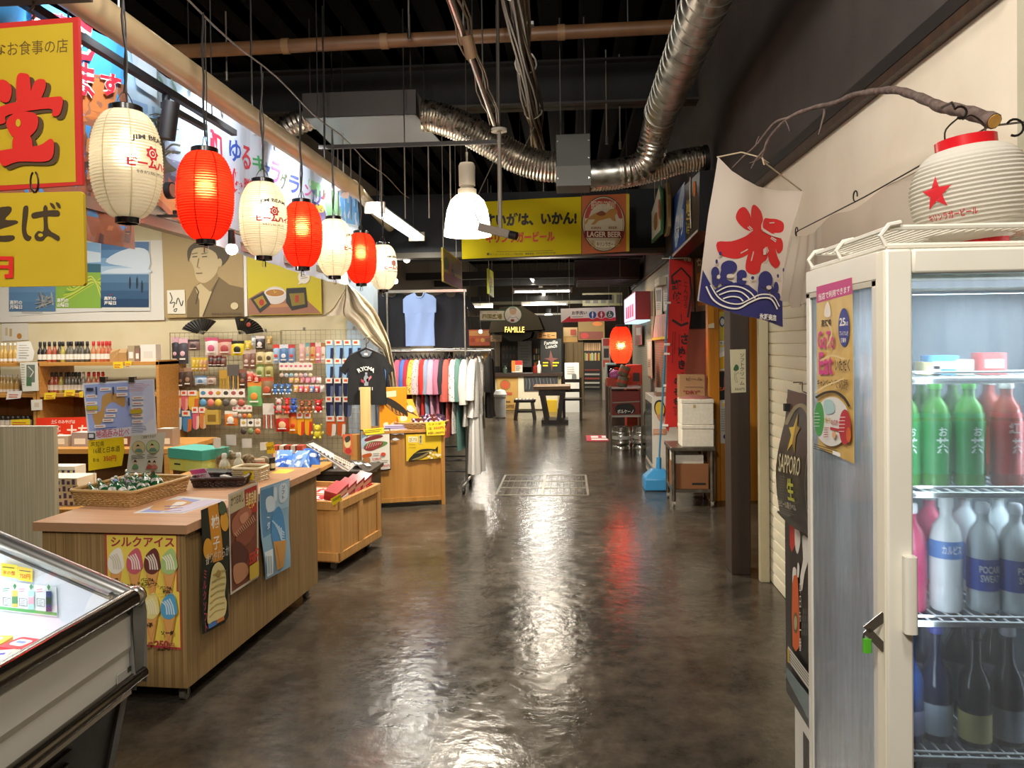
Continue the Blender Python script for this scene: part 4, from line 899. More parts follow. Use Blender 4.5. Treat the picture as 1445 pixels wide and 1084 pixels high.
DG = mat('dark_green_bottle_glass','#0c1a14',0.1); DBL = mat('dark_blue_bottle_glass','#0f1c3a',0.1)
make_bottle('sake_bottle','deep blue bottle with a lilac label at the left end of the sake shelf',fb(1279,1),'wine',mat('blue_bottle_glass','#17407c',0.12),C('#23378c',0.4),C('#9a9cc0',0.5),(0.02,0.075),sc=0.98)
make_bottle('sake_bottle','dark sake bottle with a pale blue-grey label on the second shelf',fb(1319,1),'wine',DBL,C('#2a3a9c',0.4),C('#a9b6c2',0.5),(0.02,0.09),sc=0.98)
make_bottle('sake_bottle','dark green sake bottle with a pale yellow label in the refrigerator',fb(1374,1,1.78),'wine',DG,C('#1c1c1a',0.4),C('#cfc07c',0.5),(0.015,0.08),sc=0.96)
make_bottle('sake_bottle','dark sake bottle with a grey label and silver cap on the second shelf',fb(1421,1,1.79),'wine',mat('dark_purple_bottle_glass','#141020',0.1),C('#c9ccd0',0.3),C('#a8abb4',0.5),(0.015,0.085),sc=0.98)
for u,c,w in ((1290,'#9a9ca8','pale-capped bottle, first from the left on the lowest shelf '),(1345,'#a0a6b0','dark bottle, second from the left on the lowest shelf '),(1402,'#2a3a6a','dark bottle, third from the left on the lowest shelf ')):
    make_bottle('sake_bottle',w+LOCW,fb(u,0),'wine',DBL,C(c,0.4),C('#8b90a0',0.5),(0.02,0.085))
# second row, farther in
for k,(u,sh,bm,lm,nm) in enumerate(((1300,3,GRB,GT,'tea_bottle'),(1345,3,GRB,GT,'tea_bottle'),(1395,3,RDB,C('#b02a20',0.4),'tea_bottle'),(1310,2,'P',None,'drink_bottle'),(1360,2,'M',None,'drink_bottle'),(1408,2,'C',None,'drink_bottle'),(1300,1,DBL,C('#7a88a0'),'sake_bottle'),(1350,1,DG,C('#6a7a6a'),'sake_bottle'),(1400,1,DG,C('#7a7a88'),'sake_bottle'))):
    if isinstance(bm,str): bm = {'P': MATS['pink_drink'],'M': MATS['clear_drink'],'C': MATS['clear_drink']}[bm]; lm = {'drink_bottle': C('#5a70b8',0.4)}[nm]
    make_bottle(nm,['left','middle','right'][k % 3]+' bottle of the hidden row behind the front bottles, '+['tea','soft drink','sake'][k//3]+' shelf',fb(u,sh,1.95),'wine' if nm == 'sake_bottle' else 'pet',bm,C('#a8b0a8',0.4),lm,(0.03,0.12))
# packages on the top shelf
z0 = SHZ[4]
for (u,w,h,c,lb) in ((1310,0.05,0.03,'#b8a878','small tan package on the top shelf of the refrigerator'),(1325,0.07,0.045,'#4f8fc8','small blue package on the top shelf of the refrigerator'),(1352,0.05,0.035,'#c8c0a4','small straw-coloured package on the top shelf of the refrigerator'),(1395,0.06,0.05,'#b8403a','small red and white package on the top shelf of the refrigerator')):
    p = P(u,440,Y=1.88)
    tag(MB().rslab(w,0.05,h,0.008,C(c,0.5)).box(-w/2+0.01,-0.0255,h*0.3,w/2-0.01,-0.0245,h*0.7,WHITE).build('snack_package',loc=(p.x,1.88,z0)),lb,'package')

# ---- stickers on the cooler side
s = Pix(PX(FX-0.001),(1085,240,4.0139),eps=0.0004); GOLD = noisy('gold_poster_paper','#c9a456','#d8b56a',14,0.3,0.15)
s.slab([(270,662),(470,608),(478,1100),(482,1664),(280,1572),(272,1100)],GOLD,0.0008)
s.poly([(270,662),(470,608),(474,700),(272,754)],C('#c23a7c')); s.text('当店で利用できます',282,702,462,742,WHITE,0.015,sk=-0.28)
s.poly([(318,790),(335,745),(352,790),(350,830),(320,830)],C('#e6dccf'),3)
s.text('高知県',300,848,356,890,INK,0.012,sk=-0.1); s.ell(430,892,32,110,C('#33408c'),28); s.text('25',406,838,438,884,WHITE,0.03,sk=-0.06); s.text('%の',438,858,456,882,WHITE,0.01)
s.text('プレミアム付',408,912,456,938,WHITE,0.01); s.text('食事券',414,950,446,978,WHITE,0.015)
PK = C('#d03a86'); s.text('GoTo',285,912,380,1012,PK,0.02); s.text('Eat',292,1032,370,1160,PK,0.025); s.text('いただく',386,1070,470,1140,INK,0.01)
s.text('キャンペーン',286,1186,378,1226,INK,0.015,sk=-0.02); s.text('で応援',384,1180,462,1238,C('#6a5030'),0.01,sk=0.1)
s.line([(278,1290),(330,1262),(390,1258),(440,1290),(470,1340)],14,C('#2a2418'),4)
s.ell(372,1425,100,140,C('#dcdad2'),36); s.ell(300,1410,28,98,C('#3f9a4c'),28); s.ell(448,1456,34,100,C('#b82a38'),28); s.ell(470,1500,14,44,C('#d0602a'),20)
s.poly([(330,1310),(378,1305),(390,1370),(340,1380)],C('#a8c8c4'),3); s.text('地元',334,1400,370,1432,C('#c8a84a'),0.01,sk=0.1); s.text('を応援',372,1412,412,1444,C('#b82a38'),0.01,sk=0.1)
s.poly([(368,1455),(430,1468),(430,1484),(368,1470)],C('#b82a38')); s.lines(334,1460,362,5,13,C('#b85a62'),4); s.ell(396,1500,12,20,C('#d8a87c')); s.lines(282,1378,320,5,18,C('#dfeee0'),3); s.lines(432,1400,468,5,20,C('#f0d8d8'),4)
s.lines(290,1552,440,3,12,C('#4a3a1c'),4,0.3); s.poly([(402,1588),(446,1604),(446,1626),(402,1610)],WHITE)
for q in ([(300,1290-30),(360,1225),(470,1180)],[(330,1080),(400,1050),(472,1072)],[(370,860),(400,920),(372,1000)]): s.line(q,7,C('#e8d096',0.25),4)
ptag(s,'sticker_poster','wrinkled gold campaign poster stuck to the side glass of the refrigerator','poster')

# ---- low white cabinet behind the cooler with its framed poster
cx = 0.725; 
t = thing('white_cabinet','low white cabinet squeezed between the refrigerator and the shutter','cabinet',(cx,2.225,0))
b = MB(); b.box(0,0,0.03,0.5,0.345,1.3,C('#dcd8cc',0.4)); b.build('cabinet_body',t,bevel=0.005)
b = MB()
for k in range(9): b.box(-0.002,0.24-0.012*k,0.2+0.0*k,0.0,0.246-0.012*k,0.36,C('#55504a',0.5))
b.build('vent_grille',t)
for y in (0.03,0.31): MB().cyl((0.03,y,0),(0.03,y,0.03),0.015,BLACK,n=10).build('foot',t)
s = Pix(PX(cx-0.004),(1085,640,4.0139),eps=0.0004); BF = C('#181614',0.35)
s.slab([(90,330),(290,290),(290,1665),(98,1348)],BF,0.003)
s.poly([(118,330),(278,300),(278,1280),(124,1085)],C('#15120f',0.4)); s.poly([(118,340),(150,330),(158,500),(130,560),(120,520)],C('#c03028'))
HW = C('#e4ded2')
for q in ([(150,410),(175,440),(180,500),(165,570),(150,520)],[(192,470),(222,480),(238,510),(228,600),(205,680),(190,780),(180,700),(196,600)],[(240,420),(262,430),(260,480),(244,500)],[(140,650),(160,660),(150,740),(138,760)],[(168,620),(178,640),(174,700),(164,690)]): s.poly(q,HW,3)
s.poly([(138,740),(158,690),(170,720),(180,1000),(176,1100),(140,1090)],C('#d2602a'),2); s.ell(158,960,14,60,C('#6a5a3c')); s.ell(158,960,9,40,C('#b8a67c'))
s.text('いかがは、いかん!',244,580,270,1240,HW,0.02,vert=True); s.text('本日も一番',180,720,192,1120,HW,0.0,vert=True)
for k in range(16): s.line([(206+2*(k % 4)*7,880+40*(k//4)),(206+2*(k % 4)*7,912+40*(k//4))],5,C('#6a655c'))
s.poly([(128,1090),(278,1290),(278,1380),(134,1180)],C('#cfcabe')); s.lines(140,1120,270,4,16,C('#6a655c'),4,1.33); s.poly([(128,1100),(140,1115),(140,1190),(130,1180)],C('#c8a23a'))
s.poly([(120,1205),(278,1400),(278,1560),(124,1268)],C('#5f7474',0.25))
ptag(s,'framed_poster','black framed beer poster with white and orange print on the white cabinet side','poster')
s = Pix(PX(0.70),(1085,440,4.0139),eps=0.0005,bend=(0.03,lambda v: 0.02*math.sin((v.z-1.0)*9)))
s.slab([(82,440),(160,462),(248,484),(246,700),(240,1000),(252,1230),(225,1262),(150,1230),(66,1146),(74,900),(96,620)],C('#1b1a15',0.35),0.002,C('#d8d4c8'))
s.poly([(92,452),(246,492),(246,560),(200,520),(160,520),(125,560),(105,620),(98,560)],C('#4a2c22'),2); s.line([(106,640),(130,560),(165,530),(205,560),(238,640)],22,C('#7c7050'),5)
s.poly([(160,575),(170,648),(187,660),(172,705),(178,800),(158,745),(135,790),(146,700),(126,655),(150,652)],C('#c8a832')); s.poly([(160,575),(170,648),(187,660),(172,705),(178,800),(158,745)],C('#8a6a22'))
s.text('SAPPORO',94,800,216,905,C('#cfc49a'),0.008,sk=0.22); GY = C('#b8b83a'); s.text('生',140,940,182,1066,GY,0.03,sk=0.25)
for v in range(930,1060,16): s.line([(104,v),(132,v+7)],3,C('#7a764c')); s.line([(188,v+20),(222,v+28)],3,C('#6a5a34'))
s.text('生ビール黒ラベル',94,1060,205,1100,C('#cfc9b0'),0.008,sk=0.3); s.lines(96,1110,190,3,12,C('#8a866c'),3,0.3); s.line([(84,1130),(130,1180),(200,1232)],14,C('#4a4a38'),4)
o = ptag(s,'beer_poster','curling dark poster with a gold star hanging from a wire hook by the shutter','poster',smooth=40)
hp = P(1140,555,X=0.70)
h = MB().tube([P(1120,540,X=0.70),P(1132,540,X=0.70),P(1132,552,X=0.70),P(1140,556,X=0.71),P(1150,556,X=0.72)],0.0025,CHROME,6).build('wire_hook',o); h.location = -o.location
h = MB().tube([P(1128,542,X=0.70),P(1150,543,X=0.72)],0.002,CHROME,6).build('wire_hook',o); h.location = -o.location
q = P(1110,575,X=0.697); h = MB().box(q.x-0.008,q.y-0.01,q.z-0.012,q.x+0.008,q.y+0.01,q.z+0.012,BLACK).build('clip',o); h.location = -o.location

# ---- cloth sheet on a wire, the wire's hooks
wa = P(1397,178,X=1.2); wb = P(1124,327,X=1.19)
t = thing('cloth_sheet','pale canvas sheet hung from a sagging wire above the shutter','sheet')
SHEET = cloth('canvas_sheet','#cfc2b0',0.2)
def shf(i,j):
    y = wa.y+0.02+(4.25-wa.y)*i; zt = wa.z+(wb.z-wa.z)*min(1,(y-wa.y)/(wb.y-wa.y))-0.01-0.03*math.sin(i*3*PI)**2*(i > 0.3)
    if y > 3.25: pass
    zb = 1.78+0.02*math.sin(i*19)+(0.03 if i > 0.9 else 0)
    g = max(0,(i-0.72)/0.28)
    return (1.2+0.012*math.sin(i*9+j*2)+g*(0.03*math.sin(i*95))*(0.4+0.6*j)-0.05*g*j,y,zt+(zb-zt)*j)
MB().grid(shf,120,10,SHEET).build('canvas',t,smooth=60)
MB().tube([wa+Vector((0,0,0)),(wa+wb)/2-Vector((0,0,0.01)),wb,Vector((1.275,wb.y+0.3,wb.z))],0.003,C('#3a332b',0.5),5).build('wire',t)
MB().tube([wa,P(1445,172,Y=1.945),Vector((2.0,1.945,wa.z))],0.003,C('#3a332b',0.5),5).build('wire',t)
def shook(p): return MB().tube([p+Vector((0,0.022*math.cos(q),0.022*math.sin(q)+0.012)) for q in np.linspace(-1.6,3.4,12)],0.003,C('#2a2622',0.4,0.6),6)
for u,v in ((1207,281),(1124,330)): shook(P(u,v,X=1.19)).build('hook',t)
p = P(1432,180,Y=1.94); MB().tube([p+Vector((0.02*math.cos(q),0,0.02*math.sin(q))) for q in np.linspace(-2,2.6,12)],0.003,C('#2a2622',0.4,0.6),6).build('hook',t)

# ---- round white lantern
lc = P(1378,272,Y=1.86); R,H = 0.128,0.215
t = thing('paper_lantern','big round white paper lantern with red rim and red star above the refrigerator','lantern',(lc.x,1.86,lc.z-H/2-0.004)); t.rotation_euler = (0.0,math.radians(-6),0)
RW = paper_lantern('cool_white_lantern_paper','#e6e2d6',0.05)
rf = lprof(R,H,0.062,0.062,2.2); b = MB(); n = 22*4
b.lathe([(rf(H*i/n)+0.0022*math.cos(2*PI*i/4)*min(1,6*min(i,n-i)/n),H*i/n) for i in range(n+1)],RW,48,cap=False)
RD = C('#c4242c',0.4)
st = [((0.036 if i % 2 == 0 else 0.0145)*math.sin(i*PI/5)-0.13,H*0.5+0.004+(0.04 if i % 2 == 0 else 0.016)*math.cos(i*PI/5)) for i in range(10)]
wrap(b,rf,st,[tuple(q) for q in earclip(st)],RD,R,0.0035); wtext(b,rf,'キリンラガービール',-0.16,H*0.24,-0.052,H*0.315,RD,R,0.02,0,0.0035)
b.build('paper_shade',t,smooth=60)
MB().lathe([(0.06,H-0.006),(0.064,H-0.004),(0.064,H+0.022),(0.058,H+0.024),(0.055,H+0.02),(0.055,H-0.006)],C('#c81c24',0.25),32).build('top_ring',t)
MB().lathe([(0.055,0.006),(0.064,0.004),(0.064,-0.02),(0.055,-0.02)],C('#c81c24',0.25),32).build('bottom_ring',t)
MB().tube([Vector(q) for q in smoothline([(-0.045,0,H+0.02),(-0.04,0,H+0.05),(-0.005,0,H+0.075),(0.0,0,H+0.068),(0.02,0,H+0.075),(0.045,0,H+0.05),(0.045,0,H+0.02)],4)],0.002,C('#3a332b',0.4,0.8),6).build('wire_handle',t)
MB().tube([(-0.004+0.014*math.cos(q),0,H+0.085+0.014*math.sin(q)) for q in np.linspace(-2.2,2.4,10)]+[(-0.01,0.02,H+0.115),(-0.01,0.07,H+0.118)],0.003,C('#2a2622',0.4,0.6),6).build('hook',t)

# ---- branch
BARK = noisy('grey_brown_bark','#4a3a33','#6a5850',40,0.8,0.6,(1,1,1))
def brp(L): return [P(u,v,Y=y) for u,v,y in L]
mb = [(1403,171,1.93),(1380,163,1.98),(1352,155,2.05),(1330,152,2.12),(1308,142,2.2),(1285,133,2.3),(1262,127,2.4),(1235,129,2.52),(1205,134,2.62),(1180,145,2.7),(1160,149,2.78),(1135,156,2.84),(1112,167,2.9),(1096,182,2.94),(1084,197,2.97),(1078,212,2.99),(1075,222,3.0)]
pts = [Vector(p) for p in smoothline([tuple(p) for p in brp(mb)],3)]; k = len(pts)
t = thing('tree_branch','bare crooked tree branch reaching from the pillar over the shaved ice flag','branch')
b = MB().tube(pts,[(0.0195-0.0165*(i/k)**0.75)*(1+0.12*math.sin(i*2.1)) for i in range(k)],BARK,10)
d = (pts[0]-pts[1]).normalized(); b.build('main_limb',t,smooth=60)
MB().cyl(pts[0]-d*0.0005,pts[0]+d*0.002,0.0165,noisy('cut_wood_end','#b8863c','#d0a050',60,0.6),n=12).build('cut_end',t)
for L,r in (([(1112,167,2.9),(1095,172,2.93),(1082,186,2.96),(1066,206,3.0),(1050,220,3.02),(1033,237,3.04)],0.006),([(1163,149,2.78),(1163,160,2.78),(1160,172,2.78),(1155,190,2.78)],0.005),([(1066,206,3.0),(1068,199,3.0),(1071,192,3.0)],0.003),
             ([(1078,212,2.99),(1066,226,3.0),(1060,238,3.0)],0.004),([(1074,222,3.0),(1064,228,3.0),(1057,230,3.0)],0.003),([(1108,170,2.9),(1112,178,2.9),(1114,185,2.9)],0.003),([(1262,127,2.4),(1259,122,2.4)],0.004)):
    q = [Vector(p) for p in smoothline([tuple(p) for p in brp(L)],4)]; MB().tube(q,[r*(1-0.65*i/len(q)) for i in range(len(q))],BARK,7).build('twig',t,smooth=60)

# ---- shaved ice flag
fa = P(1011.5,222,Y=3.02); fb_ = P(1131,269,Y=3.27)
pl = PAB((fa.x,fa.y),(fb_.x,fb_.y))
s = Pix(pl,(840,200,4.0139),eps=0.0004,bend=(0.02,lambda v: 0.012*math.sin((v.x-fa.x)*16+v.z*3)+0.01*math.exp(-((v.z-2.1)/0.12)**2)*math.sin((v.x-fa.x)*20)))
FC = cloth('flag_cotton','#d6c9bd',0.15); FR = C('#c11f20',0.7); NV = C('#2b2a66',0.7)
s.slab([(688,88),(760,170),(830,215),(920,250),(1040,270),(1168,282),(1120,480),(1085,690),(1056,905),(1056,1050),(940,1010),(820,985),(700,940),(588,900),(614,730),(640,520),(665,300)],FC,0.001)
for q in ([(775,430),(790,388),(822,375),(850,400),(872,440),(886,478),(872,508),(830,500),(792,468)],[(866,410),(878,366),(905,360),(948,392),(962,440),(945,475),(948,530),(930,570),(890,560),(880,500),(872,450)],
          [(958,468),(974,432),(1010,432),(1046,436),(1076,455),(1080,490),(1065,512),(1010,512),(966,495)],[(693,568),(760,566),(830,540),(880,508),(935,520),(935,565),(890,605),(850,640),(795,664),(740,655),(700,628)],
          [(880,540),(955,530),(968,600),(972,660),(932,692),(918,738),(880,754),(842,735),(838,690),(850,640),(868,590)],[(930,510),(985,498),(1040,525),(1070,556),(1072,610),(1046,632),(1030,605),(1040,650),(1056,690),(1026,716),(990,688),(978,655),(958,600)]): s.poly(q,FR,3)
for x0,y0,x1,y1 in ((842,488,868,508),(850,482,874,500),(808,634,846,612),(866,678,880,624),(1000,458,1030,456),(1000,545,1032,566),(1005,538,1035,556),(960,598,970,632),(968,596,978,624),(950,684,972,664)): s.line([(x0,y0),(x1,y1)],6,FC)
s.poly([(948,488),(1010,520),(1050,524),(1056,546),(1000,530),(944,506)],FC); s.poly([(940,612),(958,600),(960,640),(940,644)],FC)
s.poly([(614,726),(640,775),(662,815),(680,838),(735,806),(790,798),(850,815),(895,852),(900,888),(950,880),(1000,885),(1035,895),(1058,905),(1056,1050),(940,1010),(820,985),(700,940),(588,900)],NV)
for cx_,cy_,rx,ry in ((748,712,40,38),(680,742,21,34),(812,756,26,28),(948,784,46,50),(1016,826,17,32),(985,842,14,22)): s.ell(cx_,cy_,rx,ry,NV)
for q in ([(712,720),(735,740),(738,780),(770,800),(715,810),(700,780)],[(662,750),(676,778),(700,782),(690,820),(664,805)],[(786,762),(800,785),(830,790),(825,812),(790,805)],[(905,790),(918,830),(960,850),(965,885),(905,885),(895,840)],[(1000,830),(1010,855),(1035,862),(1035,895),(985,890)]): s.poly(q,NV,3)
for cx_,cy_,rx,ry in ((752,762,18,12),(694,766,9,12),(822,782,12,8),(962,828,18,12)): s.ell(cx_,cy_,rx,ry,FC)
FL = C('#e2dcd2',0.7)
s.line([(626,820),(662,890),(720,932),(790,946),(850,912),(910,888),(975,894),(1014,950)],9,FL,6); s.line([(650,812),(690,878),(740,912),(800,920),(850,895),(910,868),(985,876),(1028,935)],7,FL,6)
s.line([(682,852),(740,822),(800,826),(850,855),(878,890)],7,FL,6); s.line([(696,868),(750,848),(800,852),(836,880),(848,900)],7,FL,6); s.line([(716,890),(755,878),(795,884),(815,905)],7,FL,5)
for cx_,cy_,rx,ry in ((697,635,7,11),(679,680,6,13),(861,775,9,10),(1020,762,7,11),(1057,727,5,11)): s.ell(cx_,cy_,rx,ry,NV)
s.text('氷販売店',898,972,1000,1008,FL,0.03,sk=0.1)
o = ptag(s,'shaved_ice_flag','hanging cotton flag with a red brush character over navy waves','flag',smooth=50)
h = MB().tube([P(1011.5,222,Y=3.02),P(1046,215,Y=3.02),P(1076,223,Y=3.0),P(1082,232,Y=3.05),P(1131,269,Y=3.27)],0.003,C('#a8977c'),6).build('tie_string',o); h.location = -o.location
h = MB().tube([P(1075,221,Y=3.0),P(1078,232,Y=3.0),P(1085,230,Y=3.02),P(1078,226,Y=3.0)],0.003,C('#a8977c'),6).build('tie_string',o); h.location = -o.location
s = Pix(PY(5.295),(980,440,6.021),eps=0.0008)
s.slab([(302,322),(435,318),(438,684),(314,690)],C('#c6bf9e'),0.006); s.text('ソフトクリーム',386,355,424,622,INK,0.01,vert=True); s.text('350円',342,646,424,670,INK,0.0)
s.poly([(330,490),(350,448),(372,460),(375,490),(350,505)],C('#2a5a34'),3); s.line([(345,510),(338,560),(355,600),(365,590),(350,540),(372,515),(380,530)],4,C('#7a8a6c'),4)
ptag(s,'price_sign','small pale soft serve sign nailed to the dark timber post','sign')
# ================================================================== LEFT, NEAR: ice cream freezer, panel, counter
t = thing('ice_cream_freezer','sloping glass-topped ice cream freezer with cream panels and lit interior','freezer',(-1.3,2.2,0))
FW = C('#d4cfc2',0.35); FIN = C('#dfe6ee',0.4); RAIL = mat('dark_chrome_trim','#6d675f',0.18,1.0); FL_ = 1.75; FD = 0.9
slope = 0.4
def sz(x): return 0.85-x*slope
b = MB()
b.prism([(-0.02,0,0.62),(-0.02,0,0.84),(-FD,0,sz(-FD)),(-FD,0,0.62)],(0,-0.03,0),C('#8d8c88',0.35)); b.prism([(-0.02,-FL_,0.62),(-0.02,-FL_,0.84),(-FD,-FL_,sz(-FD)),(-FD,-FL_,0.62)],(0,0.03,0),FW)
b.box(-FD,-FL_,0.1,-FD+0.03,0,sz(-FD),FW); b.box(-FD,-FL_,0.56,-0.02,0,0.6,FW); b.build('cabinet',t,smooth=0)
b = MB(); b.prism([(0,0,0.625),(0.0,0,0.7),(0.006,0,0.72),(0.006,0,0.81),(-0.02,0,0.83),(-0.03,0,0.625)],(0,-FL_,0),FW); b.T = None; b.build('front_panel',t,smooth=0)
MB().box(-FD+0.03,-FL_+0.03,0.6,-0.03,-0.04,0.735,FIN).add([(-0.03,-0.036,.6),(-FD+.03,-0.036,.6),(-FD+.03,-0.036,sz(-FD)-.03),(-0.03,-0.036,.84)],[(0,1,2,3)],FIN).box(-0.036,-FL_+0.03,0.6,-0.03,-0.03,0.84,FIN).build('liner',t,smooth=0)
b = MB(); b.tube([(0.0,0.01,0.855),(0.0,-FL_,0.855)],0.028,RAIL,14); b.build('front_rail',t)
b = MB(); b.tube([(-0.0,-0.015,0.855),(-FD,-0.015,sz(-FD)+0.005)],0.026,mat('satin_steel','#a8a7a4',0.3,1.0),14); b.ball((0,-0.01,0.855),0.032,STEEL,10); b.build('end_rail',t)
b = MB(); b.prism([(-0.05,0.012,0.6),(0.012,0.012,0.6),(0.02,0.012,0.8),(0.008,0.012,0.86),(-0.05,0.012,0.87)],(0,-0.055,0),C('#6a6862',0.3)); b.build('corner_post',t,bevel=0.01)
MB().tube([(0.008,0.012,0.62),(0.008,-FL_,0.62)],0.02,RAIL,12).build('lower_rail',t)
b = MB(); b.prism([(-0.02,0,0.61),(-0.14,0,0.05),(-FD,0,0.05),(-FD,0,0.61)],(0,-0.035,0),C('#45423e',0.45)); b.prism([(-0.03,-0.035,0.6),(-0.15,-0.035,0.05),(-FD,-0.035,0.05),(-FD,-0.035,0.6)],(0,-FL_+0.035,0),C('#1c1b1a',0.5))
for k in range(12): b.bar((-0.036-0.1*k/12,-0.25,0.56-0.46*k/12),(-0.036-0.1*k/12,-FL_,0.56-0.46*k/12),0.012,0.006,C('#2a2927',0.4))
b.add([(-0.066,-0.09,0.45),(-0.066,-0.2,0.45),(-0.10,-0.2,0.28),(-0.10,-0.09,0.28)],[(0,1,2,3)],C('#c9c6bd')); b.build('base',t,smooth=0)
for y in (-0.12,-FL_+0.1):
    for x in (-0.2,-FD+0.1): MB().cyl((x,y,0),(x,y,0.05),0.025,BLACK,n=10).build('foot',t)
MB().add([(-0.02,-0.03,0.868),(-0.02,-FL_+0.03,0.868),(-FD+0.02,-FL_+0.03,sz(-FD)+0.012),(-FD+0.02,-0.03,sz(-FD)+0.012)],[(0,1,2,3)],glass('freezer_glass',(0.93,0.96,0.97),0.9,0.02,refl=0.12)).build('glass_lid',t,smooth=0)
MB().box(0.0065,-0.115,0.635,0.008,-0.045,0.665,C('#a9a69c')).box(0.0066,-0.065,0.65,0.0085,-0.047,0.665,C('#33322f')).build('rating_plate',t,smooth=0)
MB().cyl((-0.5,-0.06,0.97),(-0.5,-1.3,0.97),0.012,TUBE,n=8).build('interior_tube',t)
lamp('freezer_light','AREA',(-1.72,1.5,0.97),3,(0.78,0.88,1),1.2,(-1.85,1.6,0.3),0.3).rotation_euler[2] = PI/2
# stickers on the freezer's inner end wall
s = Pix(PY(2.155),(0,640,4.0139),eps=0.0004)
s.slab([(-30,715),(318,757),(325,925),(-30,885)],C('#dfe8ea',0.3),0.001); s.poly([(-30,862),(322,902),(324,920),(-30,880)],C('#63b06a'),1)
for cx_,c1,c2 in ((85,'#c8b84a','#4a8a4a'),(183,'#a8d8d0','#e6a8b8'),(288,'#2c3a6a','#1c3a2a')):
    s.rect(cx_-16,775,cx_+16,870+(cx_-85)*0.1,C(c1)); s.rect(cx_-16,810,cx_+16,850,C(c2)); s.poly([(cx_-10,750),(cx_,735),(cx_+10,750),(cx_,772)],C('#3f8a4a')); s.line([(cx_-65,815),(cx_-22,820),(cx_-22,862),(cx_-65,858),(cx_-65,815)],3,INK); s.lines(cx_-58,826,cx_-28,4,9,C('#5a5a55'),2,0.1); s.lines(cx_-65,765,cx_-25,2,12,C('#d05a8a' if cx_ > 100 else '#3f8a6a'),4,-0.1)
ptag(s,'menu_card','card with three drawn drinks inside the lit freezer','card')
for (u0,v0,u1,v1,c,tx) in ((5,620,98,700,'#efe04a','氷の部'),(100,640,183,722,'#f0d43c','750円')):
    s = Pix(PY(2.15),(0,640,4.0139),eps=0.0004); s.slab([(u0,v0),(u1,v0+14),(u1,v1+8),(u0,v1-6)],C(c),0.001); s.text(tx,u0+12,v0+40,u1-12,v1-14,C('#d0582a'),0.02,sk=0.1); s.lines(u0+10,v0+22,u1-8,1,8,INK,4,0.12)
    ptag(s,'price_tag','yellow price tag left of its twin on the freezer inner wall' if u0 < 50 else 'yellow price tag with a red price on the freezer inner wall','price tag')
cols = ['#3f5fc0','#c83a44','#e8c83a','#e6e6ea','#5aa0d8','#d8d0c0','#c84a8a','#8ad0c0']; k = 0
for iy in range(5):
    for ix in range(4):
        x = -1.5-0.11*ix+RND.uniform(-.01,.01)+0.06; y = 2.09-0.1*iy+RND.uniform(-.01,.01); c = cols[k % 8]
        p = MB().rslab(0.085,0.075,0.03,0.012,C(c,0.35),(0,0,0)).rslab(0.05,0.04,0.002,0.01,WHITE,(0,0,0.03)).rslab(0.03,0.012,0.0012,0.004,C(cols[(k+3) % 8]),(0,0,0.032))
        tag(p.build('ice_cream_pack',loc=(x,y-0.03,0.736),rz=RND.uniform(-.3,.3),smooth=40),'wrapped ice cream in the freezer, %s across in the %s row from its end wall' % (ORD[ix],ORD[iy]),'ice cream','wrapped ice creams in the freezer'); k += 1

# ---- striped partition panel behind the counter
GV = wood('grey_striped_veneer','#a09579','#c2b798',(130,130,1.2),rough=0.5)
p = P(75,603,Y=3.85)
t = thing('partition_panel','grey-beige striped wooden partition panel left of the counter','panel',(p.x,3.85,0))
MB().box(-1.2,0,0.07,0,0.035,p.z,GV).build('panel_board',t,smooth=0); MB().box(-1.2,-0.002,p.z,0.002,0.037,p.z+0.006,C('#c9c1aa')).build('top_edge',t); MB().box(-1.2,-0.06,0.0,-0.01,0.03,0.07,PINE).build('plinth',t)

# ---- the promotion counter
CA = Vector((-1.69,3.26,0)); CB = Vector((-1.60,4.82,0)); CRZ = -math.atan2(CB.x-CA.x,CB.y-CA.y); CL = (CB-CA).length; CW_ = 0.745
TOPW = wood('salmon_beech_top','#b98a64','#cfa07a',(1.5,40,40),rough=0.35)
t = thing('display_counter','striped oak veneer counter on casters covered with ice cream posters','counter',CA,CRZ); CT = t
MB().box(-CW_+0.03,0.02,0.075,-0.02,CL-0.02,0.77,OAKV).build('counter_body',t,smooth=0,bevel=0.002)
MB().box(-CW_,0,0.77,0,CL,0.81,TOPW).box(-CW_,-0.001,0.77,0.001,0,0.81,C('#a07a58')).build('counter_top',t,smooth=0,bevel=0.003)
for x in (-0.07,-CW_+0.09):
    for y in (0.08,CL-0.1):
        c = MB(); c.cyl((x-0.012,y,0.027),(x+0.012,y,0.027),0.027,C('#6a665c',0.4),n=16); c.bar((x-0.016,y,0.027),(x-0.01,y+0.01,0.074),0.004,0.025,STEEL); c.bar((x+0.016,y,0.027),(x+0.01,y+0.01,0.074),0.004,0.025,STEEL); c.box(x-0.025,y-0.02,0.07,x+0.025,y+0.03,0.075,STEEL); c.build('caster',t)
def front(off=0.001):
    n = Vector((math.cos(CRZ),math.sin(CRZ),0)); a = CA+n*off; return (a,n)
def endf(off=0.001):
    n = Vector((math.sin(CRZ),-math.cos(CRZ),0)); a = CA-n*(0.02-off); return (a,n)
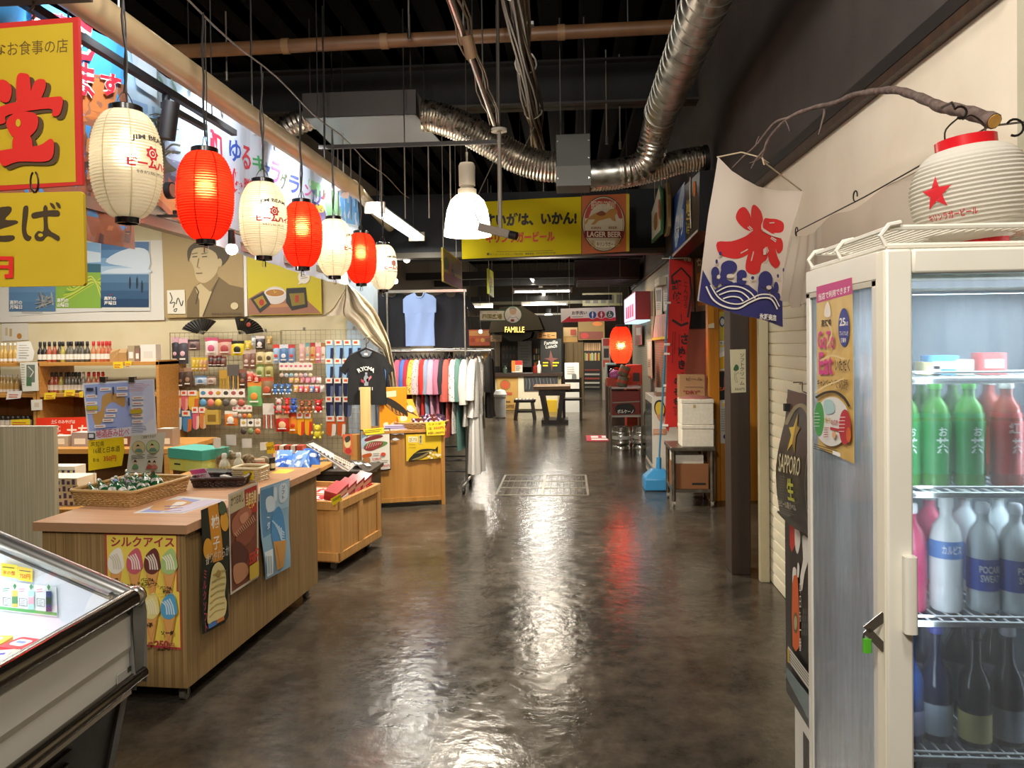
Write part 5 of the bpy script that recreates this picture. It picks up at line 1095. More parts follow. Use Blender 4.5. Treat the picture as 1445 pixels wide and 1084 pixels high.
# end-face ice cream menu
s = Pix(endf(0.002),(0,640,4.0139),eps=0.0004); CY_ = C('#ecd25a',0.4); OR = C('#e2a45c',0.5); MR = C('#a83a44',0.5)
s.slab([(592,452),(1004,456),(1006,780),(1022,782),(1030,1114),(735,1085),(612,1075)],C('#b8483c'),0.001); s.poly([(604,462),(998,466),(1000,782),(1016,786),(1022,1100),(735,1072),(620,1062)],CY_)
s.text('シルクアイス',628,470,988,528,MR,0.03,sk=0.01)
def cone(cx_,cy_,c1,c2,k=0.82):
    s.poly([(cx_-44*k,cy_+30),(cx_+44*k,cy_+30),(cx_+10,cy_+230*k),(cx_-14,cy_+230*k)],OR); s.line([(cx_-30,cy_+60),(cx_+4,cy_+200)],3,C('#c98a48')); s.line([(cx_+30,cy_+60),(cx_-6,cy_+200)],3,C('#c98a48'))
    s.poly([(cx_-46,cy_+10),(cx_-40,cy_-40),(cx_-18,cy_-72),(cx_+14,cy_-92),(cx_+34,cy_-70),(cx_+44,cy_-20),(cx_+46,cy_+20),(cx_+10,cy_+56),(cx_-30,cy_+46)],c1,3)
    for q in range(4): s.line([(cx_-38+q*14,cy_-50+q*-6+8),(cx_-16+q*13,cy_-20),(cx_-10+q*14,cy_+30)],8,c2,3)
VN = C('#efe6d2'); 
for cx_,c1,c2 in ((658,'#efe8d8','#d8cdb6'),(766,'#c9606c','#f0dcd2'),(868,'#6a3630','#e6d6c4'),(966,'#a9c47a','#f0ead2')): cone(cx_,625,C(c1),C(c2))
for cx_,c1,c2 in ((676,'#cfc8b6','#b8ae9a'),(772,'#d9d2c8','#bdb2a4'),(872,'#ead98a','#f4ecc4'),(974,'#5aa4cc','#cfe2ec')): cone(cx_,872,C(c1),C(c2))
for tx,x0,y0,x1,y1 in (('バニラ',622,694,692,718),('バニラ&',712,726,792,748),('ストロベリー',696,748,810,768),('バニラ&',818,694,892,714),('チョコレート',800,716,914,738),('バニラ&',926,740,992,760),('緑茶',944,762,984,782),('緑茶',742,972,782,992),('いちご',738,992,786,1014),('柚子',830,944,888,970),('ソーダ',934,988,1008,1014)): s.text(tx,x0,y0,x1,y1,INK,0.045)
s.text('各種',836,1052,886,1082,MR,0.03); s.text('250',898,1044,978,1088,MR,0.05); s.text('円',984,1058,1010,1086,MR,0.02); s.line([(604,780),(1006,784)],2,C('#c8b04a'))
ptag(s,'menu_poster','yellow soft ice cream menu poster on the end of the striped counter','poster')
# yuzu, meat and soda posters on the aisle face
BGN = C('#20281e',0.4); wv = (0.04,lambda v: 0.004+0.004*math.sin(v.z*14+v.y*5))
s = Pix(front(0.003),(0,640,4.0139),eps=0.0004,bend=wv)
s.slab([(1136,322),(1262,270),(1282,300),(1290,560),(1292,920),(1268,960),(1138,1026)],BGN,0.001)
s.poly([(1176,302),(1234,282),(1256,600),(1200,620),(1190,560)],C('#d08a24')); s.text('柚',1190,355,1236,430,C('#e6e0d2'),0.02,sk=-0.3); s.text('子',1196,476,1236,550,C('#e6e0d2'),0.015,sk=-0.3)
s.ell(1266,385,24,56,C('#d89a2c')); s.ell(1256,310,22,40,C('#4a5a3a')); s.ell(1166,540,26,60,C('#d89a2c'))
s.text('香りやわらか',1156,574,1286,634,C('#d8d2c0'),0.0,sk=-0.45); SC_ = C('#dccb8c')
s.poly([(1188,700),(1200,640),(1230,615),(1262,650),(1276,720),(1270,800),(1280,850),(1262,920),(1200,950),(1166,960),(1176,840)],SC_,4)
for k in range(7): s.line([(1178+k*3,930-k*40),(1215+k*4,895-k*38),(1268,880-k*36)],7,C('#b8a05c'),4)
s.poly([(1222,660),(1240,670),(1232,700),(1214,690)],C('#a88a48'),3); s.text('ミルクソフト',1142,660,1162,1010,C('#b03a50'),0.02,vert=True); s.poly([(1164,970),(1212,944),(1214,968),(1166,994)],C('#4a7ab8')); s.poly([(1214,944),(1256,920),(1258,940),(1214,964)],C('#c87a3c'))
ptag(s,'soft_serve_poster','tall dark poster of yellow yuzu soft serve on the counter front','poster')
s = Pix(front(0.003),(220,640,4.0139),eps=0.0004)
s.slab([(410,232),(578,160),(582,700),(424,802)],C('#cfc6b4',0.3),0.001); s.poly([(418,242),(570,178),(574,690),(430,784)],C('#7a4430',0.3))
s.poly([(418,242),(500,208),(505,300),(420,345)],C('#c4b48c'),1); s.text('かつおめし',424,246,496,300,C('#4a3018'),0.01,sk=-0.4)
s.poly([(502,205),(570,178),(571,330),(506,345)],C('#b03022')); s.text('当店自慢',508,224,566,300,C('#e6d8a0'),0.02,sk=-0.35); s.text('土佐',512,260,562,320,C('#e6c84a'),0.02,sk=-0.35)
for q,c in (([(430,380),(500,300),(540,340),(480,430),(440,470)],'#a8664a'),([(450,470),(520,380),(560,400),(550,470),(480,540)],'#8a4a34'),([(430,520),(470,500),(520,560),(500,640),(440,660)],'#5c3024'),([(436,640),(500,620),(520,680),(450,740)],'#b8805c'),([(470,360),(510,330),(520,360),(486,400)],'#c88a6a')): s.poly(q,C(c),4)
for k in range(12): s.line([(440+k*9,450-k*9),(455+k*9,470-k*8)],5,C('#d0a080'))
s.text('550円',520,560,572,640,C('#d8402a'),0.02,sk=-0.5); s.poly([(520,640),(573,606),(574,690),(522,722)],C('#c8a83a'))
ptag(s,'food_poster','laminated brown food poster between the yuzu and blue posters on the counter','poster')
s = Pix(front(0.003),(220,640,4.0139),eps=0.0004,bend=wv); LB = C('#8fb4cc',0.4)
s.slab([(586,196),(750,140),(752,380),(756,640),(620,716),(592,480)],LB,0.001); s.poly([(590,210),(660,186),(670,440),(602,480)],C('#5f8fb4'),1); s.poly([(660,180),(748,148),(750,300),(670,330)],C('#a9c8dc'))
for q in ([(620,260),(650,240),(672,270),(668,320),(630,330)],[(660,200),(676,196),(680,260),(666,266)],[(690,190),(730,170),(738,250),(700,280)]): s.poly(q,C('#d6e4ee'),3)
s.poly([(650,430),(660,350),(690,300),(716,340),(728,420),(726,500),(690,530),(656,510)],C('#4f8fc4'),4)
for k in range(5): s.line([(656+k*12,380+k*10),(690+k*4,420+k*22),(722,450+k*12)],8,C('#b4d4ea'),3)
s.poly([(654,500),(730,490),(712,640),(676,664)],C('#c8924e')); s.line([(670,520),(690,640)],3,C('#a06c34')); s.poly([(602,560),(650,540),(654,680),(622,700)],C('#dbe6ea')); s.text('ソーダ',622,300,640,430,C('#d8e8f0'),0.02,vert=True)
for k in range(3): s.line([(612+k*12,580),(618+k*12,680)],3,C('#5a7a8a'))
s.text('ソフト',700,180,716,260,C('#2a5a8a'),0.02,vert=True)
ptag(s,'soft_serve_poster','pale blue soda soft serve poster, farthest of the three on the counter front','poster')

# ---- things on the counter
ZT = 0.8105
s = Pix(PZ(ZT),(0,640,4.0139),eps=0.0003)
s.slab([(752,338),(1040,340),(1290,262),(1010,240)],C('#d8d4cc',0.35),0.0004); s.poly([(790,332),(900,334),(1140,264),(1040,252)],C('#8a90c4')); s.poly([(850,318),(960,322),(1090,280),(1000,262),(900,280)],C('#c08a4c'),3); s.poly([(960,310),(1010,300),(1060,278),(1000,276)],C('#e0d6c8'),2); s.poly([(910,334),(1030,337),(1270,264),(1160,264)],C('#c4b8c8')); s.lines(930,330,1060,3,-14,C('#7a6a9a'),3,-0.06)
ptag(s,'map_sheet','printed map sheet lying flat on the counter top before the basket','sheet')
WK = noisy('pale_bamboo_wicker','#a8824a','#caa46a',60,0.6,0.5,(1,1,4)); WKD = noisy('dark_brown_wicker','#2c1d16','#463026',60,0.5,0.5)
def basket(name,label,cat,loc,rz,w,d,h,m,rim,weave=9,flare=0.02):
    t = thing(name,label,cat,loc,rz); b = MB()
    def ring(z,e):  # rounded rectangle
        pts = []; r = 0.03
        for cx_,cy_,a0 in ((w/2-r,d/2-r,0),(-w/2+r,d/2-r,PI/2),(-w/2+r,-d/2+r,PI),(w/2-r,-d/2+r,1.5*PI)):
            for i in range(5): q = a0+PI/2*i/4; pts.append(Vector((cx_*(1+e*2/w)+r*math.cos(q),cy_*(1+e*2/d)+r*math.sin(q),z)))
        out = []
        for i in range(len(pts)):
            a,c = pts[i],pts[(i+1) % len(pts)]; n = max(1,int((c-a).length/0.014))
            out += [a+(c-a)*k/n for k in range(n)]
        return out
    R0 = ring(0,0); n = len(R0); 
    for j in range(weave):
        z = h*(j+0.5)/weave; e = flare*z/h; pts = []
        for i,p in enumerate(ring(z,e)[:n]):
            q = Vector((p.x,p.y,0)).normalized()*0.003*(1 if (i+j) % 2 else -1); pts.append(p+q)
        pts.append(pts[0]); b.tube(pts,h/weave*0.55,m,5,False)
    b.build('woven_wall',t)
    MB().prism(R0,(0,0,0.006),m).build('basket_floor',t,smooth=0)
    rr = ring(h,flare); rr.append(rr[0]); MB().tube(rr,0.009,rim,8,False).build('rim',t)
    return t
q0 = P(107,713,Z=ZT); q1 = P(190,716,Z=ZT); q2 = P(262,692,Z=ZT)
BC = (q0+q2)/2; rzb = math.atan2(q1.y-q0.y,q1.x-q0.x)
BW = (q1-q0).length; BD = (q2-q1).length
BC = q0+(q1-q0)/2+(q2-q1)/2
basket('wicker_basket','pale wicker basket full of small green bottles on the counter','basket',(BC.x,BC.y,ZT),rzb,BW,BD,0.075,WK,C('#b8935a',0.5),8)
GB = mat('dark_green_glass','#1c5a30',0.12); SP = None; k = 0
lays = [(ix,iy) for iy in range(6) for ix in range(3)]
for ix,iy in lays:
    f = ((ix+0.5)/3-0.5,(iy+0.5)/6-0.5); loc = BC+(q1-q0)*f[0]*0.72+(q2-q1)*f[1]*0.82
    rot = (-math.radians(RND.uniform(58,74)),0,math.radians(RND.uniform(25,60)))
    lb = 'green sake bottle in the wicker basket, %s across in the %s row from its front' % (ORD[ix],ORD[iy]); loc = (loc.x+0.02,loc.y-0.05,ZT+0.036+RND.uniform(0,0.016))
    if SP is None or True:
        if SP is None: SP = make_bottle('sake_bottle',lb,loc,'small',GB,C('#dcd8cc',0.35),C('#dfdcd0',0.5),(0.03,0.055),[('酒',-0.012,0.033,0.012,0.052,INK,0.02)],'bottle','green sake bottles in the wicker basket',rot=rot,caph=0.018)
        else:
            c = copy_thing(SP,loc,None,lb); c.rotation_euler = rot
            if k in (2,5,7,11,14):
                for ch in [x for x in COL.objects if x.parent == c and x.name.startswith('cap')]:
                    ch.data = ch.data.copy(); ch.data.materials[0] = C({2: '#8a9ac8',5: '#b8a8c8',7: '#c8b898',11: '#7a90c8',14: '#c85a4a'}[k],0.35)
    k += 1
q0 = P(278,692,Z=ZT); q1 = P(345,691,Z=ZT); dc = P(313,684,Z=ZT)
basket('wicker_basket','small dark brown wicker tray with a pink tag on the counter','basket',(dc.x,dc.y,ZT),0.15,(q1-q0).length*1.02,0.17,0.05,WKD,WKD,6)
s = Pix(PY(dc.y-0.02),(0,640,4.0139),eps=0.0005); s.slab([(1070,92),(1160,82),(1196,140),(1110,156)],C('#d8c8d0',0.3),0.001); s.poly([(1074,96),(1158,86),(1172,108),(1086,120)],C('#c84a8a')); s.text('特価',1100,122,1168,144,C('#b02a5a'),0.02,sk=-0.1)
ptag(s,'price_tag','pink and white price tag standing in the dark wicker tray','price tag')
for i,(dx,dy,c) in enumerate(((-0.08,0.02,'#2c3a7a'),(-0.03,-0.02,'#5a4a7a'),(0.03,0.03,'#3a3a4a'),(0.08,-0.01,'#c8b0a0'),(0.0,0.04,'#d8d0c8'))):
    tag(MB().rslab(0.05,0.035,0.022,0.01,C(c,0.3)).rslab(0.03,0.02,0.0015,0.006,WHITE,(0,0,0.022)).build('candy_pack',loc=(dc.x+dx,dc.y+dy,ZT+0.008+0.004*i),rz=i*0.7),['navy','violet','charcoal','beige','pale grey'][i]+' small pack lying in the dark wicker tray','pack','packs in the dark wicker tray')
# display stand with map board and notes
yb = 3.98; 
t = thing('sign_stand','clear stand with a clipped map board on the counter','stand',P(170,690,Y=yb)); t.location.z = ZT; ACR = glass('clear_acrylic',(0.95,0.97,0.97),0.9,0.03)
def lp(u,v): return P(u,v,Y=yb+0.012)-t.location
for u in (130,212): MB().cyl((lp(u,600).x,0.02,0),(lp(u,600).x,0.012,lp(u,545).z),0.004,ACR,n=8).build('post',t)
MB().box(-0.18,-0.05,0,0.16,0.1,0.006,ACR).build('base_plate',t)
a = lp(120,542); c = lp(218,622); s = Pix(PY(yb),(0,440,4.0139),eps=0.0005)
s.slab([(468,405),(872,380),(886,690),(500,728)],C('#e2e5ee',0.35),0.003); s.poly([(478,415),(730,400),(748,650),(506,678)],C('#a4b4e6')); s.poly([(735,398),(866,388),(872,600),(800,650),(748,640)],C('#d0d8f0'))
LND = C('#c89a5a'); s.poly([(580,480),(620,460),(660,462),(710,490),(705,540),(680,530),(640,510),(600,540),(590,600),(560,650),(540,640),(525,575),(570,560)],LND,3)
for x0,y0 in ((490,470),(490,510),(490,560),(570,430),(665,425),(755,480),(755,510),(755,540),(755,580),(755,612),(610,550),(600,580),(590,605),(545,640),(670,460)): s.rect(x0,y0,x0+62,y0+18,WHITE,-0.03); s.line([(x0+6,y0+9),(x0+50,y0+7)],4,C('#c85a4a'))
s.rect(498,532,566,556,C('#c8b02c'),-0.03); s.rect(748,552,814,576,C('#c8b02c'),-0.03); s.rect(500,430,540,448,C('#3a3a44'))
for x in (556,652,740): s.line([(x,425+(x > 700)*60),(x+2,470+(x > 700)*60)],9,C('#4a4a54'))
s.text('地酒呑み比べ',556,668,745,714,C('#c8364a'),0.008,sk=-0.08); s.rect(510,684,550,720,INK); s.rect(516,690,544,712,C('#d8d8e0')); s.lines(560,660,720,1,8,C('#4a5a9a'),4,-0.08); s.lines(742,408,860,5,10,C('#c86a5a'),2,-0.04); s.lines(760,650,850,4,10,C('#4a5a9a'),3,-0.05)
o = ptag(s,'map_board','laminated map board of local sake breweries clipped to the clear stand','board')
for u in (588,752): q = s.pt(u,385); h = MB().box(q.x-0.016,q.y-0.012,q.z-0.012,q.x+0.016,q.y+0.012,q.z+0.016,CHROME).build('clip',o); h.location = -o.location
s = Pix(PY(yb-0.004),(0,440,4.0139),eps=0.0005,bend=(0.05,lambda v: 0.004*math.sin(v.x*30)))
s.slab([(498,730),(700,708),(704,780),(690,872),(500,902)],C('#e8c814',0.5),0.001); s.text('高知県',512,738,590,770,INK,0.0,sk=-0.08); s.text('16蔵と日本酒',528,772,680,806,INK,0.0,sk=-0.1); s.text('各1本',524,830,560,852,INK,0.0); s.text('350円',588,816,662,848,C('#c83a2a'),0.012,sk=-0.05)
ptag(s,'price_note','yellow handwritten price note hanging under the map board','note')
s = Pix(PY(yb-0.006),(0,440,4.0139),eps=0.0005)
s.slab([(742,704),(936,682),(916,912),(716,912)],C('#d6d2be',0.5),0.001); s.text('ご試飲できます',800,702,884,720,INK,0.0,sk=-0.08)
for cx_,cy_,c in ((786,770,'#cfc08a'),(868,765,'#b8c48a')): s.ell(cx_,cy_,38,38,C('#5a5a4a'),24); s.ell(cx_,cy_,36,36,C(c),24); s.ell(cx_-4,cy_-6,10,12,C('#e0b898')); s.poly([(cx_-22,cy_+24),(cx_-8,cy_+6),(cx_+14,cy_+8),(cx_+22,cy_+26)],C('#6a8a7a'),2); s.poly([(cx_-14,cy_-8),(cx_-4,cy_-20),(cx_+8,cy_-10)],INK)
for cx_,cy_,c in ((770,860,'#6a9a6a'),(850,862,'#b85a4a'),(880,862,'#c87a6a')): s.ell(cx_,cy_-8,10,12,C('#e0b898')); s.poly([(cx_-18,cy_+26),(cx_-8,cy_+4),(cx_+10,cy_+4),(cx_+18,cy_+26)],C(c),2); s.poly([(cx_-10,cy_-10),(cx_,cy_-24),(cx_+10,cy_-10)],INK)
s.lines(750,815,830,3,9,INK,3,-0.1); s.lines(840,810,900,3,9,INK,3,-0.1)
ptag(s,'cartoon_note','cream leaflet with small drawn figures beside the yellow note','leaflet')
# boxes and bottles farther along the counter
c = P(265,668,Z=ZT); 
t = thing('gift_box','teal-lidded gift box with a yellow-green body on the counter','box',(c.x+0.0,c.y+0.16,ZT),-0.45)
MB().box(-0.17,-0.1,0,0.15,0.1,0.105,noisy('lime_print','#c9c04a','#b8cc70',9,0.5)).build('box_body',t); MB().box(-0.175,-0.105,0.075,0.155,0.105,0.14,C('#3fa493',0.5)).build('box_lid',t,bevel=0.003)
s2 = MB(); s2.box(0.15,-0.06,0.02,0.1505,0.07,0.05,C('#c8d87a')); s2.box(-0.12,-0.1005,0.035,-0.06,-0.1,0.045,INK); s2.ball((0.151,0.05,0.06),0.008,INK,6); s2.build('box_print',t)
c = P(295,682,Z=ZT); tag(MB().box(-0.1,-0.06,0,0.1,0.06,0.05,C('#24231f',0.4)).box(-0.102,-0.062,0.045,0.102,0.062,0.058,C('#33322c',0.4)).build('tray_box',loc=(c.x,c.y+0.1,ZT),rz=-0.2,bevel=0.003),'low black box beside the teal gift box','box')
cw = C('#e6e4da',0.4); CLR = mat('cloudy_bottle','#d6d2b8',0.2)
for i,(u,v) in enumerate(((317,672),(326,668),(337,671))):
    p = P(u,v,Z=ZT); lb = ['left','rear','right'][i]+' of three little white-capped bottles on the counter'
    if i == 0: g3 = make_bottle('sauce_bottle',lb,(p.x,p.y,ZT),'flask',CLR,cw,C('#d8c88a',0.5),(0.015,0.055),[('ゆず',-0.016,0.03,0.016,0.048,C('#6a7a2a'),0.02)],'bottle','little white-capped bottles on the counter',1.15)
    else: copy_thing(g3,(p.x,p.y,ZT),0.3*i,lb)
c = P(352,678,Z=ZT); t = basket('wire_basket','pale straw box with a yellow tag near the counter end','basket',(c.x,c.y+0.02,ZT),-0.1,0.17,0.15,0.075,C('#c4b088',0.5),C('#d6c49c',0.5),7,0.0)
MB().box(0.0,-0.082,0.015,0.06,-0.079,0.065,C('#e8c81c')).build('price_tag',t)
for (u,v,r,h,c1,c2,lb) in ((366,652,0.035,0.07,'#b86a50','#c8b09a','glass jar of red pickles on the counter'),(383,664,0.026,0.065,'#3a3430','#2a2622','small dark jar at the far end of the counter')):
    p = P(u,v,Y=4.62 if u < 375 else 4.72); t = thing('preserve_jar',lb,'jar',(p.x,p.y,ZT)); MB().lathe([(r*0.9,0),(r,0.005),(r,h-0.012),(r*0.85,h-0.004),(r*0.85,h)],C(c1,0.25),18).build('jar_body',t,smooth=50); MB().lathe([(r*0.9,h),(r*0.92,h+0.004),(r*0.92,h+0.014),(r*0.5,h+0.016)],C(c2,0.4),18).build('lid',t); MB().lathe([(r+0.0008,0.015),(r+0.0008,h-0.02)],C('#d8ccb8'),18,cap=False).build('label',t)
BAG = glass('clear_plastic_bag',(0.93,0.94,0.92),0.85,0.12)
for i,(u,v,w,h,c1,lb) in enumerate(((312,662,0.09,0.16,'#8a6a4a','clear bag of brown snacks leaning on the teal gift box'),(330,652,0.1,0.17,'#c0a880','clear bag of pale snacks behind the small white bottles'),(350,648,0.09,0.15,'#7a4a3c','clear bag of reddish snacks behind the straw box'),(372,645,0.07,0.13,'#b8b0a8','clear bag of pale candy near the yellow tag'))):
    p = P(u,v,Y=4.55+0.04*i); w *= 1.3; h *= 1.5; t = thing('snack_bag',lb,'bag',(p.x,p.y,ZT),0.3*i-0.4)
    MB().grid(lambda a,c_: ((a-0.5)*w*(1-0.15*c_),0.025*math.sin(PI*a)*math.sin(PI*min(1,c_*1.2))*-1,c_*h),8,8,BAG).grid(lambda a,c_: ((a-0.5)*w*(1-0.15*c_),0.025*math.sin(PI*a)*math.sin(PI*min(1,c_*1.2)),c_*h),8,8,BAG).build('bag_film',t)
    MB().ball((0,0,h*0.32),w*0.42,noisy('snack_%d' % i,c1,'#d8c49c',60,0.7),8,(0.9,0.45,0.9)).build('contents',t); MB().box(-w*0.25,-0.028,h*0.7,w*0.25,-0.026,h*0.95,WHITE).build('tag_card',t)
s = Pix(PY(P(382,664,Z=ZT).y-0.06),(220,440,4.0139),eps=0.0005); s.slab([(622,746),(665,735),(676,800),(632,806)],C('#ecc416'),0.001); s.text('380円',628,762,668,786,INK,0.01,sk=-0.1)
ptag(s,'price_tag','yellow price tag standing at the far end of the counter','price tag')
s = Pix(PZ(ZT),(220,440,4.0139),eps=0.0003); s.slab([(650,915),(740,916),(790,894),(700,892)],C('#e8d03c'),0.0005); ptag(s,'paper_slip','yellow slip of paper lying at the far edge of the counter top','paper')
# ================================================================== LEFT, BACK: posters, shelves, wire grid with goods
YW = 8.045
struct(MB().box(P(-60,400,Y=8.05).x,8.035,1.885,P(232,400,Y=8.05).x,8.06,2.75,C('#dedbd0',0.5)).build('trim_poster_board',smooth=0))
K4 = 4.0139
def sea(s,x0,x1,y0,y1,cols):
    n = len(cols)
    for i,c in enumerate(cols): s.rect(x0,y0+(y1-y0)*i/n,x1,y0+(y1-y0)*(i+1)/n+1,C(c,0.35))
s = Pix(PY(8.03),(0,240,K4)); s.slab([(48,420),(318,420),(318,812),(60,830)],C('#d8d8d0',.35),0.002); sea(s,52,316,424,800,['#a8c4dc','#8ab0d0','#7aa2c4','#6f96b8','#6a8eb0','#5f84a6','#5a7c9c'])
for k in range(22): s.line([(200+RND.uniform(0,110),680+RND.uniform(0,110)),(220+RND.uniform(0,90),690+RND.uniform(0,105))],RND.uniform(3,8),C(RND.choice(['#8a8c8c','#a4a49c','#6a7078'])))
s.text('高知の',62,738,132,762,WHITE,0.02); s.text('月曜日',62,764,132,788,WHITE,0.02); s.lines(130,806,280,1,5,C('#8a8a82'),3)
ptag(s,'travel_poster','pale blue river travel poster, leftmost under the yellow noodle sign','poster','travel posters on the stall wall')
s = Pix(PY(8.026),(0,240,K4)); s.slab([(316,410),(580,408),(580,800),(318,812)],C('#d8d8d0',.35),0.002); s.rect(316,410,578,535,C('#8ab4d8',.35)); s.poly([(316,470),(400,440),(480,455),(578,470),(578,520),(316,535)],C('#cfe0ea',.35)); s.poly([(316,560),(400,545),(480,530),(578,532),(578,600),(316,600)],C('#3f6a7a',.35),1)
s.rect(316,580,578,782,C('#8ab04a',.35))
for k in range(9): s.line([(330+k*10,770-k*20),(420,690-k*6+20),(520,640-k*6+10),(576,610+k*14)],7,C(['#b8c83a','#6f9a3c','#c8d060'][k % 3]),4)
s.text('高知の',326,726,390,750,WHITE,0.02); s.text('山曜日',326,752,390,776,WHITE,0.02)
ptag(s,'travel_poster','green terraced-field travel poster in the middle of the wall row','poster','travel posters on the stall wall')
s = Pix(PY(8.022),(0,240,K4)); s.slab([(568,402),(846,402),(850,798),(580,800)],C('#d8d8d0',.35),0.002); sea(s,572,844,406,776,['#3a6a9c','#5484b0','#7aa4c8','#a8c4da','#5a7e9e','#4a6c8c','#3c5c7c','#304a68'])
for q in ([(600,520),(660,470),(760,440),(840,460),(840,560),(700,545)],[(590,575),(640,560),(720,556),(838,560),(838,585),(600,585)]): s.poly(q,C('#cddbe6',.35),3)
for x,y in ((738,610),(778,610),(806,632)): s.poly([(x-5,y+10),(x,y-10),(x+5,y+10),(x+6,y+40),(x+2,y+62),(x-4,y+62),(x-6,y+40)],C('#22303f'),1)
s.text('高知の',592,716,660,738,WHITE,0.02); s.text('海曜日',592,742,660,764,WHITE,0.02); s.ell(630,706,4,4,RED)
ptag(s,'travel_poster','deep blue seaside travel poster with three tiny wading figures','poster','travel posters on the stall wall')
s = Pix(PY(8.02),(0,240,K4)); SEP = ['#b29a68','#9c8558','#7d6946','#564a34','#cbb78a','#d8c79c']; SP_ = [C(x,.5) for x in SEP]
s.slab([(915,330),(1375,330),(1385,828),(935,838)],SP_[0],0.003); s.slab([(1375,470),(1395,470),(1402,828),(1385,830)],WHITE,0.003)
s.poly([(1058,836),(1060,740),(1100,660),(1130,640),(1240,605),(1300,650),(1380,668),(1384,828)],SP_[2],1); s.poly([(1105,660),(1140,640),(1200,690),(1150,832),(1130,832),(1130,740)],SP_[4],1); s.line([(1240,610),(1200,700),(1150,830)],8,SP_[3]); s.line([(1108,660),(1125,690),(1110,760)],8,SP_[3])
s.poly([(1130,600),(1225,560),(1238,615),(1190,690),(1140,645)],SP_[1],1); s.poly([(1072,500),(1080,450),(1120,425),(1190,428),(1232,460),(1240,540),(1215,600),(1160,640),(1115,620),(1100,560),(1088,530)],SP_[4],3)
s.poly([(1068,520),(1062,460),(1090,420),(1150,400),(1240,425),(1290,470),(1300,490),(1262,540),(1240,520),(1222,470),(1160,440),(1098,448),(1080,490)],SP_[3],3); s.ell(1245,525,14,24,SP_[4])
for x in (1105,1160): s.line([(x-14,492),(x+14,490)],6,SP_[3]); s.line([(x-18,476),(x+16,470)],5,SP_[2])
s.line([(1128,500),(1118,550),(1134,556)],4,SP_[2]); s.line([(1112,586),(1148,584)],6,SP_[2]); s.ell(1330,770,22,20,SP_[5])
s.poly([(948,682),(1048,678),(1054,815),(952,815)],C('#e6e0cc')); s.line([(965,695),(978,730),(966,755),(992,750),(984,780)],5,INK,4); s.line([(1000,760),(1012,725),(1030,770),(1040,740)],5,INK,4); s.line([(990,790),(1005,785),(998,802),(988,798),(994,788)],4,INK,4); s.text('高知県立歴史民俗資料館',1200,808,1370,820,SP_[3],0.0)
ptag(s,'portrait_poster','sepia poster of a person in a dark kimono beside the travel posters','poster')
s = Pix(PY(8.02),(220,230,K4)); s.slab([(512,500),(932,500),(940,855),(524,864)],C('#d3c41e',.45),0.003); s.poly([(524,770),(600,725),(820,745),(938,852),(524,862)],C('#a5745c',.45)); s.poly([(640,800),(745,795),(755,815),(648,820)],C('#c08a5c'))
s.ell(675,750,66,50,C('#d8d2cc'),28); s.ell(675,735,60,26,C('#e6e0da'),28); s.ell(675,736,52,20,C('#b8803c'),28); s.line([(668,720),(674,736),(684,728)],5,C('#d8b83c')); s.poly([(536,770),(610,730),(652,800),(590,850)],C('#3a3a34')); s.poly([(555,775),(605,750),(630,795),(590,825)],C('#a88a2c')); s.poly([(740,710),(850,705),(860,815),(770,835),(738,790)],C('#33332f')); s.poly([(756,740),(840,736),(846,800),(772,812)],C('#8a7a2c')); s.rect(790,750,810,790,C('#b03a2c')); s.ell(600,790,14,18,C('#b03a2c'))
s.ell(840,648,34,36,C('#f0ece0'),24); s.poly([(815,670),(806,690),(830,680)],C('#f0ece0')); s.lines(822,636,860,3,10,INK,2,-0.2)
ptag(s,'food_poster','yellow poster of a soup bowl and snack packets under the lanterns','poster')
# folding fans
for i,(cx_,cy_,r,a0,a1,lb) in enumerate(((215,130,104,0.95,2.75,'black folding fan at the left on top of the wire grid'),(470,128,112,0.15,1.72,'black folding fan with gold and red painting on top of the wire grid'))):
    c0 = P(220+cx_/K4,440+cy_/K4,Y=7.86); R = r/K4/FOC*7.86; t = thing('folding_fan',lb,'fan',c0); b = MB(); n = 22
    if i == 0: piv = Vector((R*0.55,0,R*0.0)); 
    else: piv = Vector((0.0,0,0.0))
    vs = []; 
    for k in range(n+1):
        a = a0+(a1-a0)*k/n; 
        for rr in (0.28,1.0): vs.append((piv.x+R*1.35*rr*math.cos(a),(0.006 if k % 2 else -0.006),piv.z+R*0.95*rr*math.sin(a)-0.01))
    MB().add(vs,[(2*k,2*k+1,2*k+3,2*k+2) for k in range(n)],C('#23211c',0.5)).build('leaf',t,smooth=0)
    for k in range(0,n+1,2):
        a = a0+(a1-a0)*k/n; b.bar(piv,(piv.x+R*1.3*math.cos(a),-0.008,piv.z+R*0.92*math.sin(a)-0.01),0.005,0.002,C('#3d3a30',0.4))
    b.build('ribs',t)
    if i: MB().ball((R*0.55,-0.012,R*0.5),0.025,C('#9a3a2c'),8,(1,.1,1)).ball((R*0.2,-0.012,R*0.75),0.02,C('#a8903c'),8,(1,.1,0.6)).build('painting',t)
